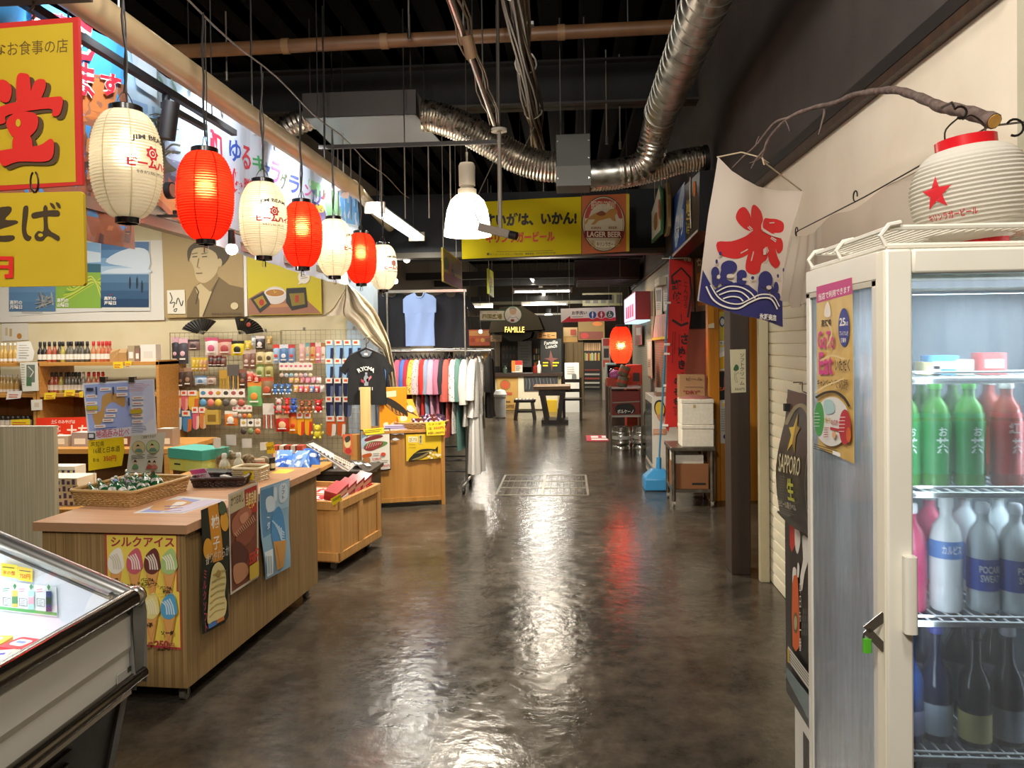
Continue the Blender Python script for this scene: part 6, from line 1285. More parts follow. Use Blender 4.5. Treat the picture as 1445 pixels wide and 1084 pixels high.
# shelf units
SHW = wood('honey_pine_shelf','#b07a36','#c8924c',(1.5,40,40),rough=0.45); BACKW = wood('brown_back_board','#7a5028','#8f6236',(30,30,1.2))
xl = P(-60,515,Y=7.35).x; xm = P(51,515,Y=7.35).x; xr = P(224,515,Y=7.35).x
def shelf(name,label,x0,x1,zs,y0=7.35):
    t = thing(name,label,'shelf',(x0,y0,0)); w = x1-x0
    for x in (0.0,w-0.03): MB().box(x,0,0,x+0.03,0.55,zs[0]+0.012,SHW).build('side_panel',t,smooth=0)
    MB().box(0.03,0.53,0,w-0.03,0.545,zs[1]-0.01,BACKW).build('back_panel',t,smooth=0)
    for z in zs: MB().box(0.0 if z == zs[0] else 0.03,0,z-0.035,w if z == zs[0] else w-0.03,0.55,z,SHW).build('shelf_board',t,smooth=0,bevel=0.002)
    return t
Z1 = P(130,511,Y=7.4).z; Z2 = P(110,555,Y=7.4).z; Z3 = P(20,604,Y=7.4).z
shelf('wall_shelf','pine wall shelf unit with rows of small sauce bottles, in front of the wire grid',xm,xr,[Z1,Z2,Z3-0.02,0.4]); shelf('wall_shelf','pine wall shelf unit at the picture edge holding amber bottles',xl,xm-0.01,[Z1,Z2,Z3,0.4])
BTL = {}
def row(xs,zi,z,cols,capc,cat_label,where,kind='small',sc=1.36,y=7.5):
    for i,x in enumerate(xs):
        p = P(x/K4,440+200/K4,Y=y); c,cp = cols[i % len(cols)],capc[i % len(capc)]; key = (c,cp,kind)
        lb = '%s, %s from the left %s' % (cat_label[i % len(cat_label)],ORD[i],where)
        if key not in BTL: BTL[key] = make_bottle('sauce_bottle',lb,(p.x,y,z),kind,mat('sauce_'+c[1:],c,0.15),C(cp,0.35),C('#dcd8cc',0.5),(0.02,0.06),None,'bottle','bottles on the wall shelves',sc,caph=0.03)
        else: copy_thing(BTL[key],(p.x,y,z),0,lb)
row([228,253,280,310,338,357,387,405,433,450,468,495,530,560,582,603,622],0,Z1,['#2a2420','#2c2622','#a85a40','#9a4a34','#4a4030','#a89a4a','#5a5648','#6a665a','#5c584c','#4a463c','#5a5648','#4a463c','#b87a50','#b88058','#b8603c','#b06a48','#a85a40'],
    ['#1c1a18']*12+['#c02828']*5,['slim bottle']*12+['red-capped bottle']*5,'on the upper pine shelf')
row([267,292,316,343,373,390,410,428,447,470,500,530,555,580],0,Z2,['#2a2420','#a85a40','#9a4a34','#a89a4a','#5a5648','#6a665a','#5c584c','#5a5648','#4a463c','#8a867a','#b87a50','#b88058','#b8603c','#b06a48'],['#1c1a18']*9+['#c8c0b4']+['#c02828']*4,['slim bottle']*10+['red-capped bottle']*4,'on the lower pine shelf')
row([-30,12,30,60,85],0,Z1,['#c8a45c'],['#e6e0d0'],['amber bottle'],'on the upper shelf by the picture edge','wine',0.72)
row([-30,5,22,42,62,92],0,Z2,['#c8a868'],['#e0dacb'],['pale amber bottle'],'on the lower shelf by the picture edge','wine',0.68)
row([-20,10,38,66,96,126,152],0,Z3,['#b8b09a'],['#2e2a22'],['dark-capped jar'],'on the jar shelf by the picture edge','jar',1.2)
for i,(x0,x1,y0,y1,c,lb) in enumerate(((636,682,205,275,'#b08a58','brown kraft bag, left of two on the upper pine shelf'),(684,730,202,275,'#b08a58','brown kraft bag, right of two on the upper pine shelf'),(740,776,182,272,'#a89878','clear box of snacks beside the kraft bags'),(780,806,195,272,'#8a6a5a','narrow clear box beside the white box on the upper pine shelf'),(812,896,178,274,'#dedad0','plain white box at the end of the upper pine shelf'))):
    a = P(x0/K4,440+y1/K4,Y=7.5); c_ = P(x1/K4,440+y0/K4,Y=7.5); w = c_.x-a.x; h = c_.z-a.z; b = MB(); m = C(c,0.5)
    if i < 2: b.prism([(-w/2,-0.04,0),(w/2,-0.04,0),(w/2,-0.045,h*.7),(w*.42,-0.01,h),(-w*.42,-0.01,h),(-w/2,-0.045,h*.7)],(0,0.08,0),m)
    else: b.box(-w/2,-0.05,0,w/2,0.05,h,m); b.box(-w*.3,-0.051,h*.2,w*.3,-0.05,h*.6,C('#e6e2d8' if i < 4 else '#d2cec4'))
    tag(b.build(['paper_bag','paper_bag','snack_box','snack_box','white_box'][i],loc=(a.x+w/2,7.5,Z1)),lb,['bag','bag','box','box','box'][i])
# papers, tags and the red sign on the shelves
def sheet(crop,Y,pts,c,name,label,cat,art=None,th=0.001):
    s = Pix(PY(Y),crop,eps=0.0006); s.slab(pts,C(c,0.5),th)
    if art: art(s)
    return ptag(s,name,label,cat)
C3 = (0,440,K4)
def ylines(x0,y0,x1,n=2):
    def f(s): s.lines(x0,y0,x1,n,12,C('#c0502a'),5,0.02)
    return f
sheet(C3,7.33,[(95,172),(172,168),(195,230),(185,278),(92,282)],'#e0ddd2','notice_sheet','curled white notice sheet before the amber bottles','sheet',lambda s: s.lines(108,190,165,6,14,C('#a8a498'),3))
sheet(C3,7.325,[(112,288),(214,284),(220,448),(128,452)],'#d3d2c2','notice_sheet','printed sheet with a dark ink drawing hanging between the shelf units','sheet',lambda s: (s.rect(150,300,198,400,C('#6a7064')),s.line([(160,310),(190,340),(160,390)],6,C('#c8c8b8')),s.rect(150,370,180,420,C('#4a6a4a')),s.lines(120,300,146,9,14,C('#8a8a7c'),3)))
sheet(C3,7.33,[(175,500),(238,496),(240,556),(178,560)],'#d8d2c0','notice_sheet','small square paper pinned below the lower pine shelf','sheet',lambda s: s.rect(195,515,222,540,C('#c8b8a0')))
sheet(C3,8.05,[(8,68),(158,64),(160,160),(10,168)],'#d8d3c4','notice_sheet','laminated leaflet of bottles on the wall above the amber bottles','sheet',lambda s: (s.rect(30,90,44,135,C('#c8b488')),s.rect(54,96,68,140,C('#b8a070')),s.ell(110,138,14,16,C('#b8803c'))))
for i,(q,lb) in enumerate((([(640,285),(695,282),(698,320),(642,322)],'yellow price tag under the kraft bags on the upper pine shelf'),([(706,280),(746,278),(744,302),(710,306)],'little yellow tag right of the tag under the kraft bags'),([(252,460),(318,456),(312,494),(248,498)],'yellow price tag at the left of the lower pine shelf'),([(366,444),(426,440),(422,476),(362,480)],'yellow price tag in the middle of the lower pine shelf'),([(448,455),(470,450),(470,486),(452,486)],'yellow price tag half hidden by the map board'),([(62,612),(170,608),(172,640),(64,646)],'wide yellow label on the jar shelf'))):
    sheet(C3,7.335,q,'#e6c92c','price_tag',lb,'price tag',ylines(q[0][0]+8,q[0][1]+16,q[1][0]-8))
sheet(C3,7.335,[(42,452),(126,448),(116,490),(34,498)],'#d8d2c8','price_tag','white price tag under the amber bottles','price tag',ylines(50,470,110))
def dol(s):
    s.text('土佐のみやげは',290,612,426,634,C('#f2e6dc'),0.015); s.text('土佐',296,648,352,684,C('#f2e6dc'),0.02); s.text('銘菓',304,690,360,720,C('#f2e6dc'),0.02); s.text('土左日記',376,640,640,712,C('#f2e6dc'),0.03)
    for k in range(40): s.ell(RND.uniform(320,720),RND.uniform(730,800),RND.uniform(1.5,4),RND.uniform(1.5,3),C('#f0c8b8'),8)
    s.poly([(306,800),(330,765),(395,758),(350,808)],C('#d8a070'),2); s.ell(716,745,12,18,C('#f2e6dc'))
sheet(C3,7.0,[(204,602),(742,592),(742,806),(210,816)],'#d8381f','shop_sign','red sweets sign with white lettering below the pine shelves','sign',dol,0.01)
t = thing('low_table','low wooden table behind the counter under the red sweets sign','table',(-4.2,6.55,0)); MB().box(-0.9,-0.35,0.7,0.9,0.45,0.74,SHW).build('table_top',t)
MB().box(-0.85,0.3,0,0.85,0.33,0.7,BACKW).build('back_board',t)
for x in (-0.85,0.8):
    for y in (-0.32,0.4): MB().box(x,y-0.025,0,x+0.05,y+0.025,0.7,SHW).build('leg',t)
for i in range(9):
    x = -5.0+0.19*i; c = ['#c8b8a0','#8a5a4a','#d8d0c0','#b8a890','#a8948a','#c8a070','#7a4a3a','#d6c8b0','#9a8470'][i]
    tag(MB().rslab(0.16,0.12,0.09+0.03*(i % 3),0.01,C(c,0.5)).rslab(0.1,0.08,0.001,0.01,C('#e6e0d4'),(0,0,0.09+0.03*(i % 3))).box(-0.05,-0.0615,0.02,0.05,-0.06,0.07,C('#e6ddc8')).build('sweets_box',loc=(x,6.42,0.74)),'sweets box, %s from the left on the low table below the red sign' % ORD[i],'box','sweets boxes on the low table')
t = thing('low_table','low wooden table with patterned gift boxes just behind the partition panel','table',(-3.05,4.95,0)); MB().box(-0.5,-0.3,0.54,0.55,0.3,0.57,SHW).build('table_top',t)
for x in (-0.48,0.5):
    for y in (-0.27,0.27): MB().box(x-0.02,y-0.02,0,x+0.02,y+0.02,0.54,SHW).build('leg',t)
for i in range(4):
    p = P(88,700,Y=4.8); b = MB(); b.box(-0.16,-0.1,0,0.14,0.1,0.045,C('#ded6c0',0.5))
    for k in range(4): b.box(-0.0+k*0.035,-0.1008,0.004,0.02+k*0.035,-0.1,0.026+0.012*(k % 2),C('#5a4a78',0.5))
    tag(b.build('gift_box',loc=(p.x,4.85,0.57+i*0.0455),rz=0.1-0.04*i),'pale gift box with violet print, %s from the bottom of its stack' % ORD[i],'box','stack of violet-printed gift boxes')
for i in range(3):
    p = P(88,690,Y=5.05); b = MB(); b.box(-0.1,-0.06,0,0.1,0.06,0.07,C('#dcd8c8',0.5)).box(-0.1,-0.0608,0.02,0.1,-0.06,0.045,C('#3a4468',0.5))
    for k in range(5): b.box(-0.095+k*0.04,-0.0615,0.024,-0.075+k*0.04,-0.0608,0.042,C('#d8c88a'))
    tag(b.build('towel_box',loc=(p.x,5.1,0.57+i*0.0705)),'white box with an indigo wave band, %s from the bottom of its stack' % ORD[i],'box','stack of wave-banded boxes')
sheet((0,640,K4),4.99,[(312,195),(352,190),(352,220),(314,224)],'#e0c82c','price_tag','yellow tag above the wave-banded boxes','price tag')

# ---- wire grids
GW = mat('grid_wire','#b3a98a',0.4,0.3)
def wiregrid(label,x0,y0,x1,y1,Y):
    a = P(220+x0/K4,440+y1/K4,Y=Y); c = P(220+x1/K4,440+y0/K4,Y=Y); w = c.x-a.x; h = c.z; t = thing('wire_grid',label,'rack',(a.x,Y,0))
    MB().tube([(0,0,0.04),(0,0,h),(w,0,h),(w,0,0.04),(0,0,0.04)],0.007,GW,6).build('frame',t)
    b = MB(); n = int(w/0.052)
    for k in range(1,n): b.cyl((w*k/n,0,0.04),(w*k/n,0,h),0.0024,GW,n=4,cap=False)
    for k in range(1,int(h/0.052)): b.cyl((0,0.003,0.04+k*0.052),(w,0.003,0.04+k*0.052),0.0024,GW,n=4,cap=False)
    b.build('wire_mesh',t,smooth=0)
    for x in (0.05,w-0.05): MB().box(x-0.02,-0.16,0,x+0.02,0.1,0.03,GW).box(x-0.012,-0.01,0.03,x+0.012,0.01,0.06,GW).build('foot',t)
    for x in (w*0.28,w*0.86): MB().box(x-0.01,-0.012,h-0.005,x+0.01,0.012,h+0.03,STEEL).build('clamp',t)
wiregrid('white wire display grid left half, hung with charms, socks and packets',90,112,712,690,7.87); wiregrid('white wire display grid right half, hung with toys and long socks',716,100,1190,720,7.9)
def dims(x0,y0,x1,y1,Y): a = P(220+x0/K4,440+y1/K4,Y=Y); c = P(220+x1/K4,440+y0/K4,Y=Y); return (a.x+c.x)/2,a.z,c.x-a.x,c.z-a.z
def hookp(t,z): MB().tube([(0,0.14,z),(0,-0.012,z),(0,-0.014,z+0.01)],0.0022,GW,5).build('hook',t)
CARD = C('#e8e2d4',0.5)
def item(k,x0,y0,x1,y1,c,c2,label,group='goods hanging on the wire grid'):
    x0,x1,y0,y1 = x0-(x1-x0)*.06,x1+(x1-x0)*.06,y0-(y1-y0)*.05,y1+(y1-y0)*.08
    cx_,z,w,h = dims(x0,y0,x1,y1,7.75); nm = {'p': 'snack_packet','s': 'sock_pair','k': 'key_charm','t': 'soft_toy','c': 'chopstick_set','g': 'goods_box'}[k]; cat = {'p': 'packet','s': 'socks','k': 'charm','t': 'toy','c': 'chopsticks','g': 'box'}[k]
    t = thing(nm,label,cat,(cx_,7.75,z),0,group); m = C(c,0.35); m2 = C(c2,0.45)
    if k in 'psck': hookp(t,h*0.97)
    if k == 'p':
        MB().grid(lambda a,b: ((a-.5)*w*(1-.06*math.sin(PI*b)),-0.006-0.02*math.sin(PI*a)*math.sin(PI*b)**.6,b*h*.84),5,5,m).grid(lambda a,b: ((a-.5)*w*(1-.06*math.sin(PI*b)),0.0,b*h*.84),1,1,m).build('packet_body',t,smooth=60)
        MB().box(-w*.48,-0.008,h*.78,w*.48,0,h,m2).build('header_card',t,smooth=0); MB().ball((0,-0.024,h*.4),min(w,h)*.26,m2,6,(1,.15,1)).box(-w*.3,-0.0285,h*.16,w*.3,-0.0275,h*.22,CARD).build('print',t)
    elif k == 's':
        MB().prism([(-w*.42,-.012,h*.95),(w*.42,-.012,h*.95),(w*.42,-.012,h*.3),(w*.36,-.012,h*.08),(0,-.012,0),(-w*.36,-.012,h*.06),(-w*.44,-.012,h*.3)],(0,.02,0),m).build('sock_body',t,smooth=0)
        MB().prism([(w*.1,-.014,h*.6),(w*.43,-.014,h*.6),(w*.43,-.014,h*.3),(w*.36,-.014,h*.07),(0,-.014,-.002),(w*.05,-.014,h*.2)],(0,.002,0),m2).build('sock_pattern',t,smooth=0); MB().box(-w*.45,-0.018,h*.74,w*.3,-.013,h,CARD).box(-w*.3,-0.0185,h*.82,w*.1,-.018,h*.94,C('#d8502a')).build('header_card',t,smooth=0)
    elif k == 'k':
        MB().box(-w*.45,-0.008,h*.52,w*.45,-0.003,h,CARD).ball((0,-0.009,h*.76),w*.3,m2,6,(1,.1,.8)).build('header_card',t,smooth=0); MB().cyl((0,-0.006,h*.42),(0,-0.006,h*.55),0.002,GW,n=5).ball((0,-0.01,h*.22),min(w*.45,h*.22),m,8,(1,.5,1)).build('charm',t)
    elif k == 't':
        MB().ball((0,-.03,h*.3),h*.27,m,10,(w/h*1.15,.6,1)).build('body',t); hd = MB().ball((0,-.035,h*.7),h*.24,m,10,(w/h*1.25,.7,1)).build('head',t)
        for sx in (-1,1): MB().ball((sx*w*.28,-.03,h*.92),h*.08,m,6,(1,.6,1)).build('ear',t); MB().ball((sx*w*.42,-.04,h*.38),h*.1,m2,6,(.8,.8,1.2)).build('arm',t); MB().ball((sx*w*.22,-.05,h*.06),h*.1,m2,6).build('leg',t)
        MB().ball((0,-.035-h*.16,h*.65),h*.08,m2,6,(1.2,.6,.8)).build('muzzle',hd)
    elif k == 'c':
        n = 5; b = MB()
        for i in range(n): b.box(-w*.4+i*w*.8/(n-1)-w*.05,-0.012,0,-w*.4+i*w*.8/(n-1)+w*.05,-0.004,h*.8,m2 if i % 2 else m)
        b.build('sticks',t,smooth=0); MB().box(-w*.48,-0.014,h*.55,w*.48,-0.003,h,m2).build('header_card',t,smooth=0)
    else: MB().box(-w/2,-.04,0,w/2,.02,h,m).box(-w*.3,-.041,h*.2,w*.3,-.04,h*.7,m2).build('box_body',t,smooth=0,bevel=0.002)
    return t
SKY_,NVY = ('#8fb8dc','#1f2a4a'),('#1c2446','#5a6a8a')
ROWS = [[('p',95,150,130,290,'#34343a','#c8a0a8'),('p',134,155,180,285,'#4a484e','#d8b0b8'),('p',186,160,245,215,'#7a5a56','#4a3a3a'),('p',285,150,350,240,'#dccfc8','#c85a7a'),('p',356,158,430,240,'#c89884','#a84a4a'),('p',432,168,498,242,'#d8c41c','#2a2418'),('p',508,165,540,215,'#c8a428','#e0d060'),('p',544,140,566,188,'#d8d8d4','#a0a8b0'),('p',568,140,615,210,'#3a3436','#e0d8d0'),('p',630,140,658,182,'#a88a48','#d8c080')],
    [('p',498,222,534,315,'#8a6454','#c8b0a0'),('p',538,218,568,318,'#7c5848','#c0a898'),('p',570,215,616,292,'#cbbb84','#6a5a3a'),('p',621,215,664,290,'#d6ca98','#5a4a34'),('p',667,190,700,285,'#9cb8d4','#d84838'),('p',705,190,749,285,'#567cac','#d8e0e8'),('p',754,190,788,285,'#8098b8','#c84a4a'),('p',815,185,845,285,'#d6aaa2','#e8c8c0'),('p',850,180,873,282,'#c4b49c','#7ab0b0'),('p',877,180,903,285,'#cc9c5c','#b8443c'),('p',906,178,935,282,'#d4848c','#e8d8c8'),('p',938,182,960,280,'#ccbcac','#a87a4a')]+[('s',x,165,x+44,265)+SKY_ for x in (965,1018,1068,1118)],
    [('p',205+22*i,262,226+22*i,332,c,'#d8b83c') for i,c in enumerate(('#c8ac34','#b8a048','#c89868','#b88a5a'))]+[('p',300+23*i,250+6*(i % 2),328+23*i,308,c,'#7a3a34') for i,c in enumerate(('#3c2c2a','#5a3a30','#2e2826','#6a5040'))]+[('p',570,300,611,370,'#a4ac6c','#6a7a3a'),('p',621,298,662,368,'#aca45c','#7a6a34')]+[('k',702+27*i,288,726+27*i,375,c,'#d86a8a') for i,c in enumerate(('#c8b0a0','#a8b8c0','#8ab0b8','#c8c0b0','#d0a8a0','#b8a8b8','#c8b898'))]+[('s',x,270,x+42,370)+SKY_ for x in (965,1015,1060)],
    [('p',130,325,160,430,'#44342f','#8a6a50'),('p',163,322,205,420,'#564438','#a08068'),('p',225,365,288,412,'#a4b4c4','#5a7a9a'),('p',292,368,340,410,'#b49c8c','#8a7060'),('c',365,335,406,430,'#c8a43c','#b8903a'),('c',411,305,470,430,'#c89c4c','#5c5650'),('p',475,330,513,425,'#563c34','#8a5a48'),('p',519,340,551,396,'#c44c38','#e0b0a0'),('p',556,350,592,400,'#b42c2c','#e0a080')]+[('p',756+31*i,370,780+31*i,402,c,'#d8a0b0') for i,c in enumerate(('#d0a848','#c8a850','#c06a6a','#d87a94','#c8889a','#e0d8cc'))]+[('s',x,380,x+42,480)+NVY for x in (966,1014,1062)],
    [('s',108,450,148,550,'#d8803a','#e8b890'),('s',149,450,186,552,'#d86a7a','#e8a890'),('s',187,450,246,552,'#dcb03a','#c86a3a')]+[('k',250+43*i,440,290+43*i,530,c,d) for i,(c,d) in enumerate((('#5a9ac0','#4a8ab0'),('#d87a6a','#c85a5a'),('#d8b84a','#c8943c'),('#5a5450','#4a4440'),('#c8b8a8','#a85a5a'),('#b05a4a','#7a3a34')))]+[('p',526,400,596,525,'#6fb06a','#e0903a'),('p',600,375,665,480,'#8a6c48','#c0583c')]+[('t',668+36*i,408,702+36*i,462,'#3f74b4','#c8d8e8') for i in range(3)]+[('p',782+30*i,415,806+30*i,455,c,'#e0d0c8') for i,c in enumerate(('#d8a048','#c84a6a','#d86a3a','#5a7ab0','#c83a4a','#d8cfc4'))]+[('s',x,485,x+42,590)+NVY for x in (966,1015,1064)],
    [('s',102,550,150,665,'#3a78ac','#dfe8ee'),('s',154,565,206,672,'#4a8abc','#d8702a'),('s',210,545,249,658,'#d8687c','#e8c0a8'),('s',251,545,290,655,'#d88a4a','#e8c0a0'),('g',292,560,360,632,'#c4a44c','#8a6a2a'),('p',395,565,460,640,'#d87a30','#e8e0d0')]+[('k',436+28*i,530,461+28*i,602,c,'#c86a6a') for i,c in enumerate(('#a8988a','#b8a090','#c8683a','#d8a03a'))]+[('c',612,525,670,650,'#c05a4a','#d8d0c4')]+[('t',680,488,728,565,'#c8b0a8','#c03030'),('t',736,488,766,568,'#cc2a24','#d8584a'),('t',768,490,806,562,'#2c50a4','#5a7ac8'),('t',816,500,856,568,'#8a4a28','#b87a4c'),('t',860,500,896,566,'#96522c','#c08450'),('t',898,495,958,565,'#d02420','#e8e0d8')],
    [('k',482+40*i,610,515+40*i,690,c,d) for i,(c,d) in enumerate((('#4a4038','#c8a84a'),('#7a8a5a','#3a3430'),('#c8683a','#c8a88a')))]+[('p',685,588,755,672,'#c42a1e','#e8c090'),('p',758,578,800,682,'#d67c1c','#c83a20'),('s',803,575,842,692,'#dc9a1e','#c8301e'),('s',846,575,888,692,'#dc9a1e','#c8301e'),('t',890,636,955,710,'#dcc830','#e8d860'),('s',968,595,1022,697,'#d05a24','#e8e0d0'),('s',1030,595,1076,697,'#d05a24','#e8e0d0')]]
CN = {'#d': 'bright','#e': 'pale'}
def cname(h):
    r,g,b = [int(h[i:i+2],16) for i in (1,3,5)]; mx,mn = max(r,g,b),min(r,g,b)
    if mx-mn < 34: return 'black' if mx < 70 else 'grey' if mx < 150 else 'white'
    if b == mx: return 'navy' if mx < 90 else 'blue'
    if g == mx: return 'green'
    if g > r*0.78: return 'yellow' if b < 110 else 'beige'
    if g < r*0.5 and b > r*0.5: return 'pink'
    if g < r*0.42: return 'red'
    return ('dark brown' if mx < 120 else 'orange' if b < r*0.4 and r > 180 else 'tan' if mx > 180 else 'brown')
NOUN = {'p': 'packet','s': 'pair of socks','k': 'charm on a card','t': 'soft toy','c': 'chopstick set','g': 'box'}
for r,L in enumerate(ROWS):
    for i,it in enumerate(sorted(L,key=lambda q: q[1])):
        item(*it,"%s %s, %s from left in the wire grid's %s row" % (cname(it[5]),NOUN[it[0]],ORD[i],ORD[r]))
# ================================================================== LEFT, MIDDLE: crate, heaped bags, fish counter, clothes
K6 = 6.021
# wooden crate cart with packs
t = thing('crate_cart','low panelled pine crate on casters filled with red packs','cart',(-1.62,5.25,0),-0.16); CT2 = t
w,d,h = 0.62,0.72,0.5
MB().box(-w,0,0.07,0,d,0.1,PINE).build('base_board',t)
for x in (-w,-0.022): MB().box(x,0,0.09,x+0.022,d,h,PINE).build('side_panel',t,smooth=0)
for y in (0,d-0.022): MB().box(-w+0.022,y,0.09,-0.022,y+0.022,h,PINE).build('end_panel',t,smooth=0)
b = MB()
for y in (0,d/2-0.03,d-0.055): b.box(0,y,0.08,0.012,y+0.055,h,PINE)
b.box(0,0,h-0.06,0.013,d,h,PINE).box(0,0,0.08,0.013,d,0.14,PINE).box(-w,-0.012,h-0.06,0,0,h,PINE).box(-w,-0.012,0.08,0,0,0.14,PINE)
b.build('frame_strips',t,smooth=0,bevel=0.002)
for x in (-0.08,-w+0.08):
    for y in (0.08,d-0.08): MB().cyl((x-0.012,y,0.03),(x+0.012,y,0.03),0.03,C('#55514a',0.4),n=14).box(x-0.02,y-0.01,0.04,x+0.02,y+0.015,0.075,STEEL).build('caster',t)
MB().box(-w+0.02,0.02,h-0.1,-0.02,d-0.02,h-0.09,C('#6a4a2c')).build('inner_tray',t)
cr,sr = math.cos(-0.16),math.sin(-0.16)
def onct(x,y,z): return (-1.62+x*cr-y*sr,5.25+x*sr+y*cr,z)
k = 0
for iy in range(6):
    for ix in range(3):
        c,c2 = [('#b8343c','#e6ddd2'),('#d8cfc4','#b83a40'),('#a85a40','#d8c8a8'),('#c84858','#e8e0d8'),('#c88a70','#e0d4c4')][(ix*2+iy) % 5]; hh = 0.03
        tag(MB().rslab(0.16,0.095,hh,0.012,C(c,0.25)).rslab(0.1,0.05,0.001,0.01,C(c2,0.3),(0,0,hh)).box(-0.07,-0.02,hh,0.07,-0.012,hh+0.0015,C('#e8e2da',0.3)).build('snack_pack',loc=onct(-0.11-0.19*ix,0.09+0.105*iy,h-0.035-0.025*ix+0.012*(iy % 2)),rz=-0.16+RND.uniform(-.1,.1),rot=(math.radians(14),0,-0.16+RND.uniform(-.12,.12))),
            'pack in the pine crate, %s across in the %s row from its near end' % (ORD[ix],ORD[iy]),'pack','packs in the pine crate'); k += 1
for i in range(4):
    tag(MB().box(-0.05,-0.09,0,0.05,0.09,0.07,C('#b03a40',0.25)).box(0.0505,-0.07,0.015,0.051,0.07,0.05,C('#d89a94',0.25)).build('jelly_box',loc=onct(-0.09,0.15+0.14*i,h-0.02+0.03),rot=(0.25,0.2,-0.16),bevel=0.004),'red box standing along the aisle edge of the pine crate, %s from its near end' % ORD[i],'box','red boxes on the crate edge')
s = Pix(((-1.6,5.3,0),(1,-0.4,0)),(460,540,K6),eps=0.0006); s.slab([(38,990),(120,945),(140,1005),(62,1046)],C('#ecd21c'),0.001); s.text('500円',56,990,126,1016,INK,0.01,sk=-0.5)
ptag(s,'price_tag','yellow price tag on the near corner of the pine crate','price tag')
# low table with blue bags
t = thing('low_table','low table heaped with blue packets behind the counter end','table',(-2.55,6.25,0)); MB().box(-0.55,-0.4,0.55,0.5,0.5,0.58,SHW).build('table_top',t)
for x in (-0.52,0.47):
    for y in (-0.37,0.47): MB().box(x-0.02,y-0.02,0,x+0.02,y+0.02,0.55,SHW).build('leg',t)
MB().box(-0.5,0.4,0.05,0.45,0.42,0.55,SHW).build('back_board',t)
for i,(u,v,c,a) in enumerate(((392,648,'#3a62b8',-.5),(405,640,'#4a76c8',.3),(414,652,'#2e55a8',-.2),(425,643,'#5a86d0',.5),(436,650,'#3a66bc',-.4),(400,630,'#6a92d4',.1),(422,632,'#7aa0d8',-.3),(440,636,'#4472c4',.4))):
    p = P(u,v,Y=6.05+0.12*(i % 3)); z = 0.60+0.03*(i//3); tt = thing('candy_bag','blue packet heaped behind the counter end, %s from the left in the %s' % (ORD[i if i < 5 else i-5],'front layer' if i < 5 else 'upper layer'),'packet',(p.x,p.y,z+0.02),a,'blue packets in the heap')
    tt.rotation_euler = (0.75,0.2*a,a)
    MB().grid(lambda x,y: ((x-.5)*.13,(y-.5)*.17,0.02*math.sin(PI*x)*math.sin(PI*y)+0.004*math.sin(x*20+y*9)),8,8,C(c,0.15)).grid(lambda x,y: ((x-.5)*.13,(y-.5)*.17,-0.015*math.sin(PI*x)*math.sin(PI*y)),4,4,C(c,0.2)).build('bag_film',tt,smooth=70); MB().ball((0.01,0.0,0.018),0.032,C('#c8d8f0',0.3),6,(1,.8,.2)).build('print',tt)
for i in range(5):
    p = P(395+8*i,624,Y=6.55); tag(MB().box(-0.03,-0.05,0,0.03,0.05,0.15,C(['#b8503c','#d8cdbc','#a84034','#c8b8a4','#b04a3a'][i],0.4)).box(-0.022,-0.051,0.03,0.022,-0.05,0.11,C('#e0d6c4')).build('sweets_box',loc=(p.x,6.5,0.58)),'upright red and cream box behind the blue packets, %s from the left' % ORD[i],'box','upright boxes behind the blue packets')
s = Pix(((-2.0,6.1,0.6),(0.25,-1,0.75)),(220,440,K4),eps=0.0008)
s.slab([(850,752),(892,740),(1128,870),(1090,905),(1060,892)],C('#d8d5cc',0.4),0.006); s.poly([(868,757),(888,750),(1105,866),(1085,880)],C('#e6e3da'))
for i in range(9): s.rect(884+22*i,762+12.3*i,894+22*i,772+12.3*i,C('#3a3630'),0.5)
for i in range(8):
    for j in range(3): s.rect(1010+12*i,806+14*j+6.5*i,1018+12*i,813+14*j+6.5*i,C('#8a6a44'),0.5)
s.line([(850,752),(892,740),(1128,870),(1090,905),(850,752)],4,C('#3a3630'))
b_ = ptag(s,'price_board','white price chart board leaning over the blue packets','board')
t = thing('basket_stand','dark open basket of grey bags between the price chart and the fish counter','basket',(-1.95,6.55,0.0)); MB().box(-0.3,-0.2,0,0.25,0.25,0.5,C('#2a2622',0.5)).build('stand_box',t,bevel=0.01); MB().box(-0.32,-0.22,0.5,0.27,0.27,0.53,C('#3a352f',0.5)).build('tray',t)
for i in range(5):
    tt = thing('grey_bag','dark grey shiny bag in the basket beside the price chart, %s from the left' % ORD[i],'bag',(-2.17+0.1*i,6.5+0.03*(i % 2),0.545),0.3*i,'grey bags in the dark basket'); tt.rotation_euler = (0.5,0.1,0.3*i)
    MB().grid(lambda x,y: ((x-.5)*.15,(y-.5)*.18,0.03*math.sin(PI*x)*math.sin(PI*y)+0.005*math.sin(x*25+y*13)),8,8,C('#4a4640',0.2)).grid(lambda x,y: ((x-.5)*.15,(y-.5)*.18,0),2,2,C('#3a3632',0.3)).build('bag_film',tt,smooth=70); MB().box(-0.03,-0.04,0.026,0.03,0.0,0.03,WHITE).build('label',tt)

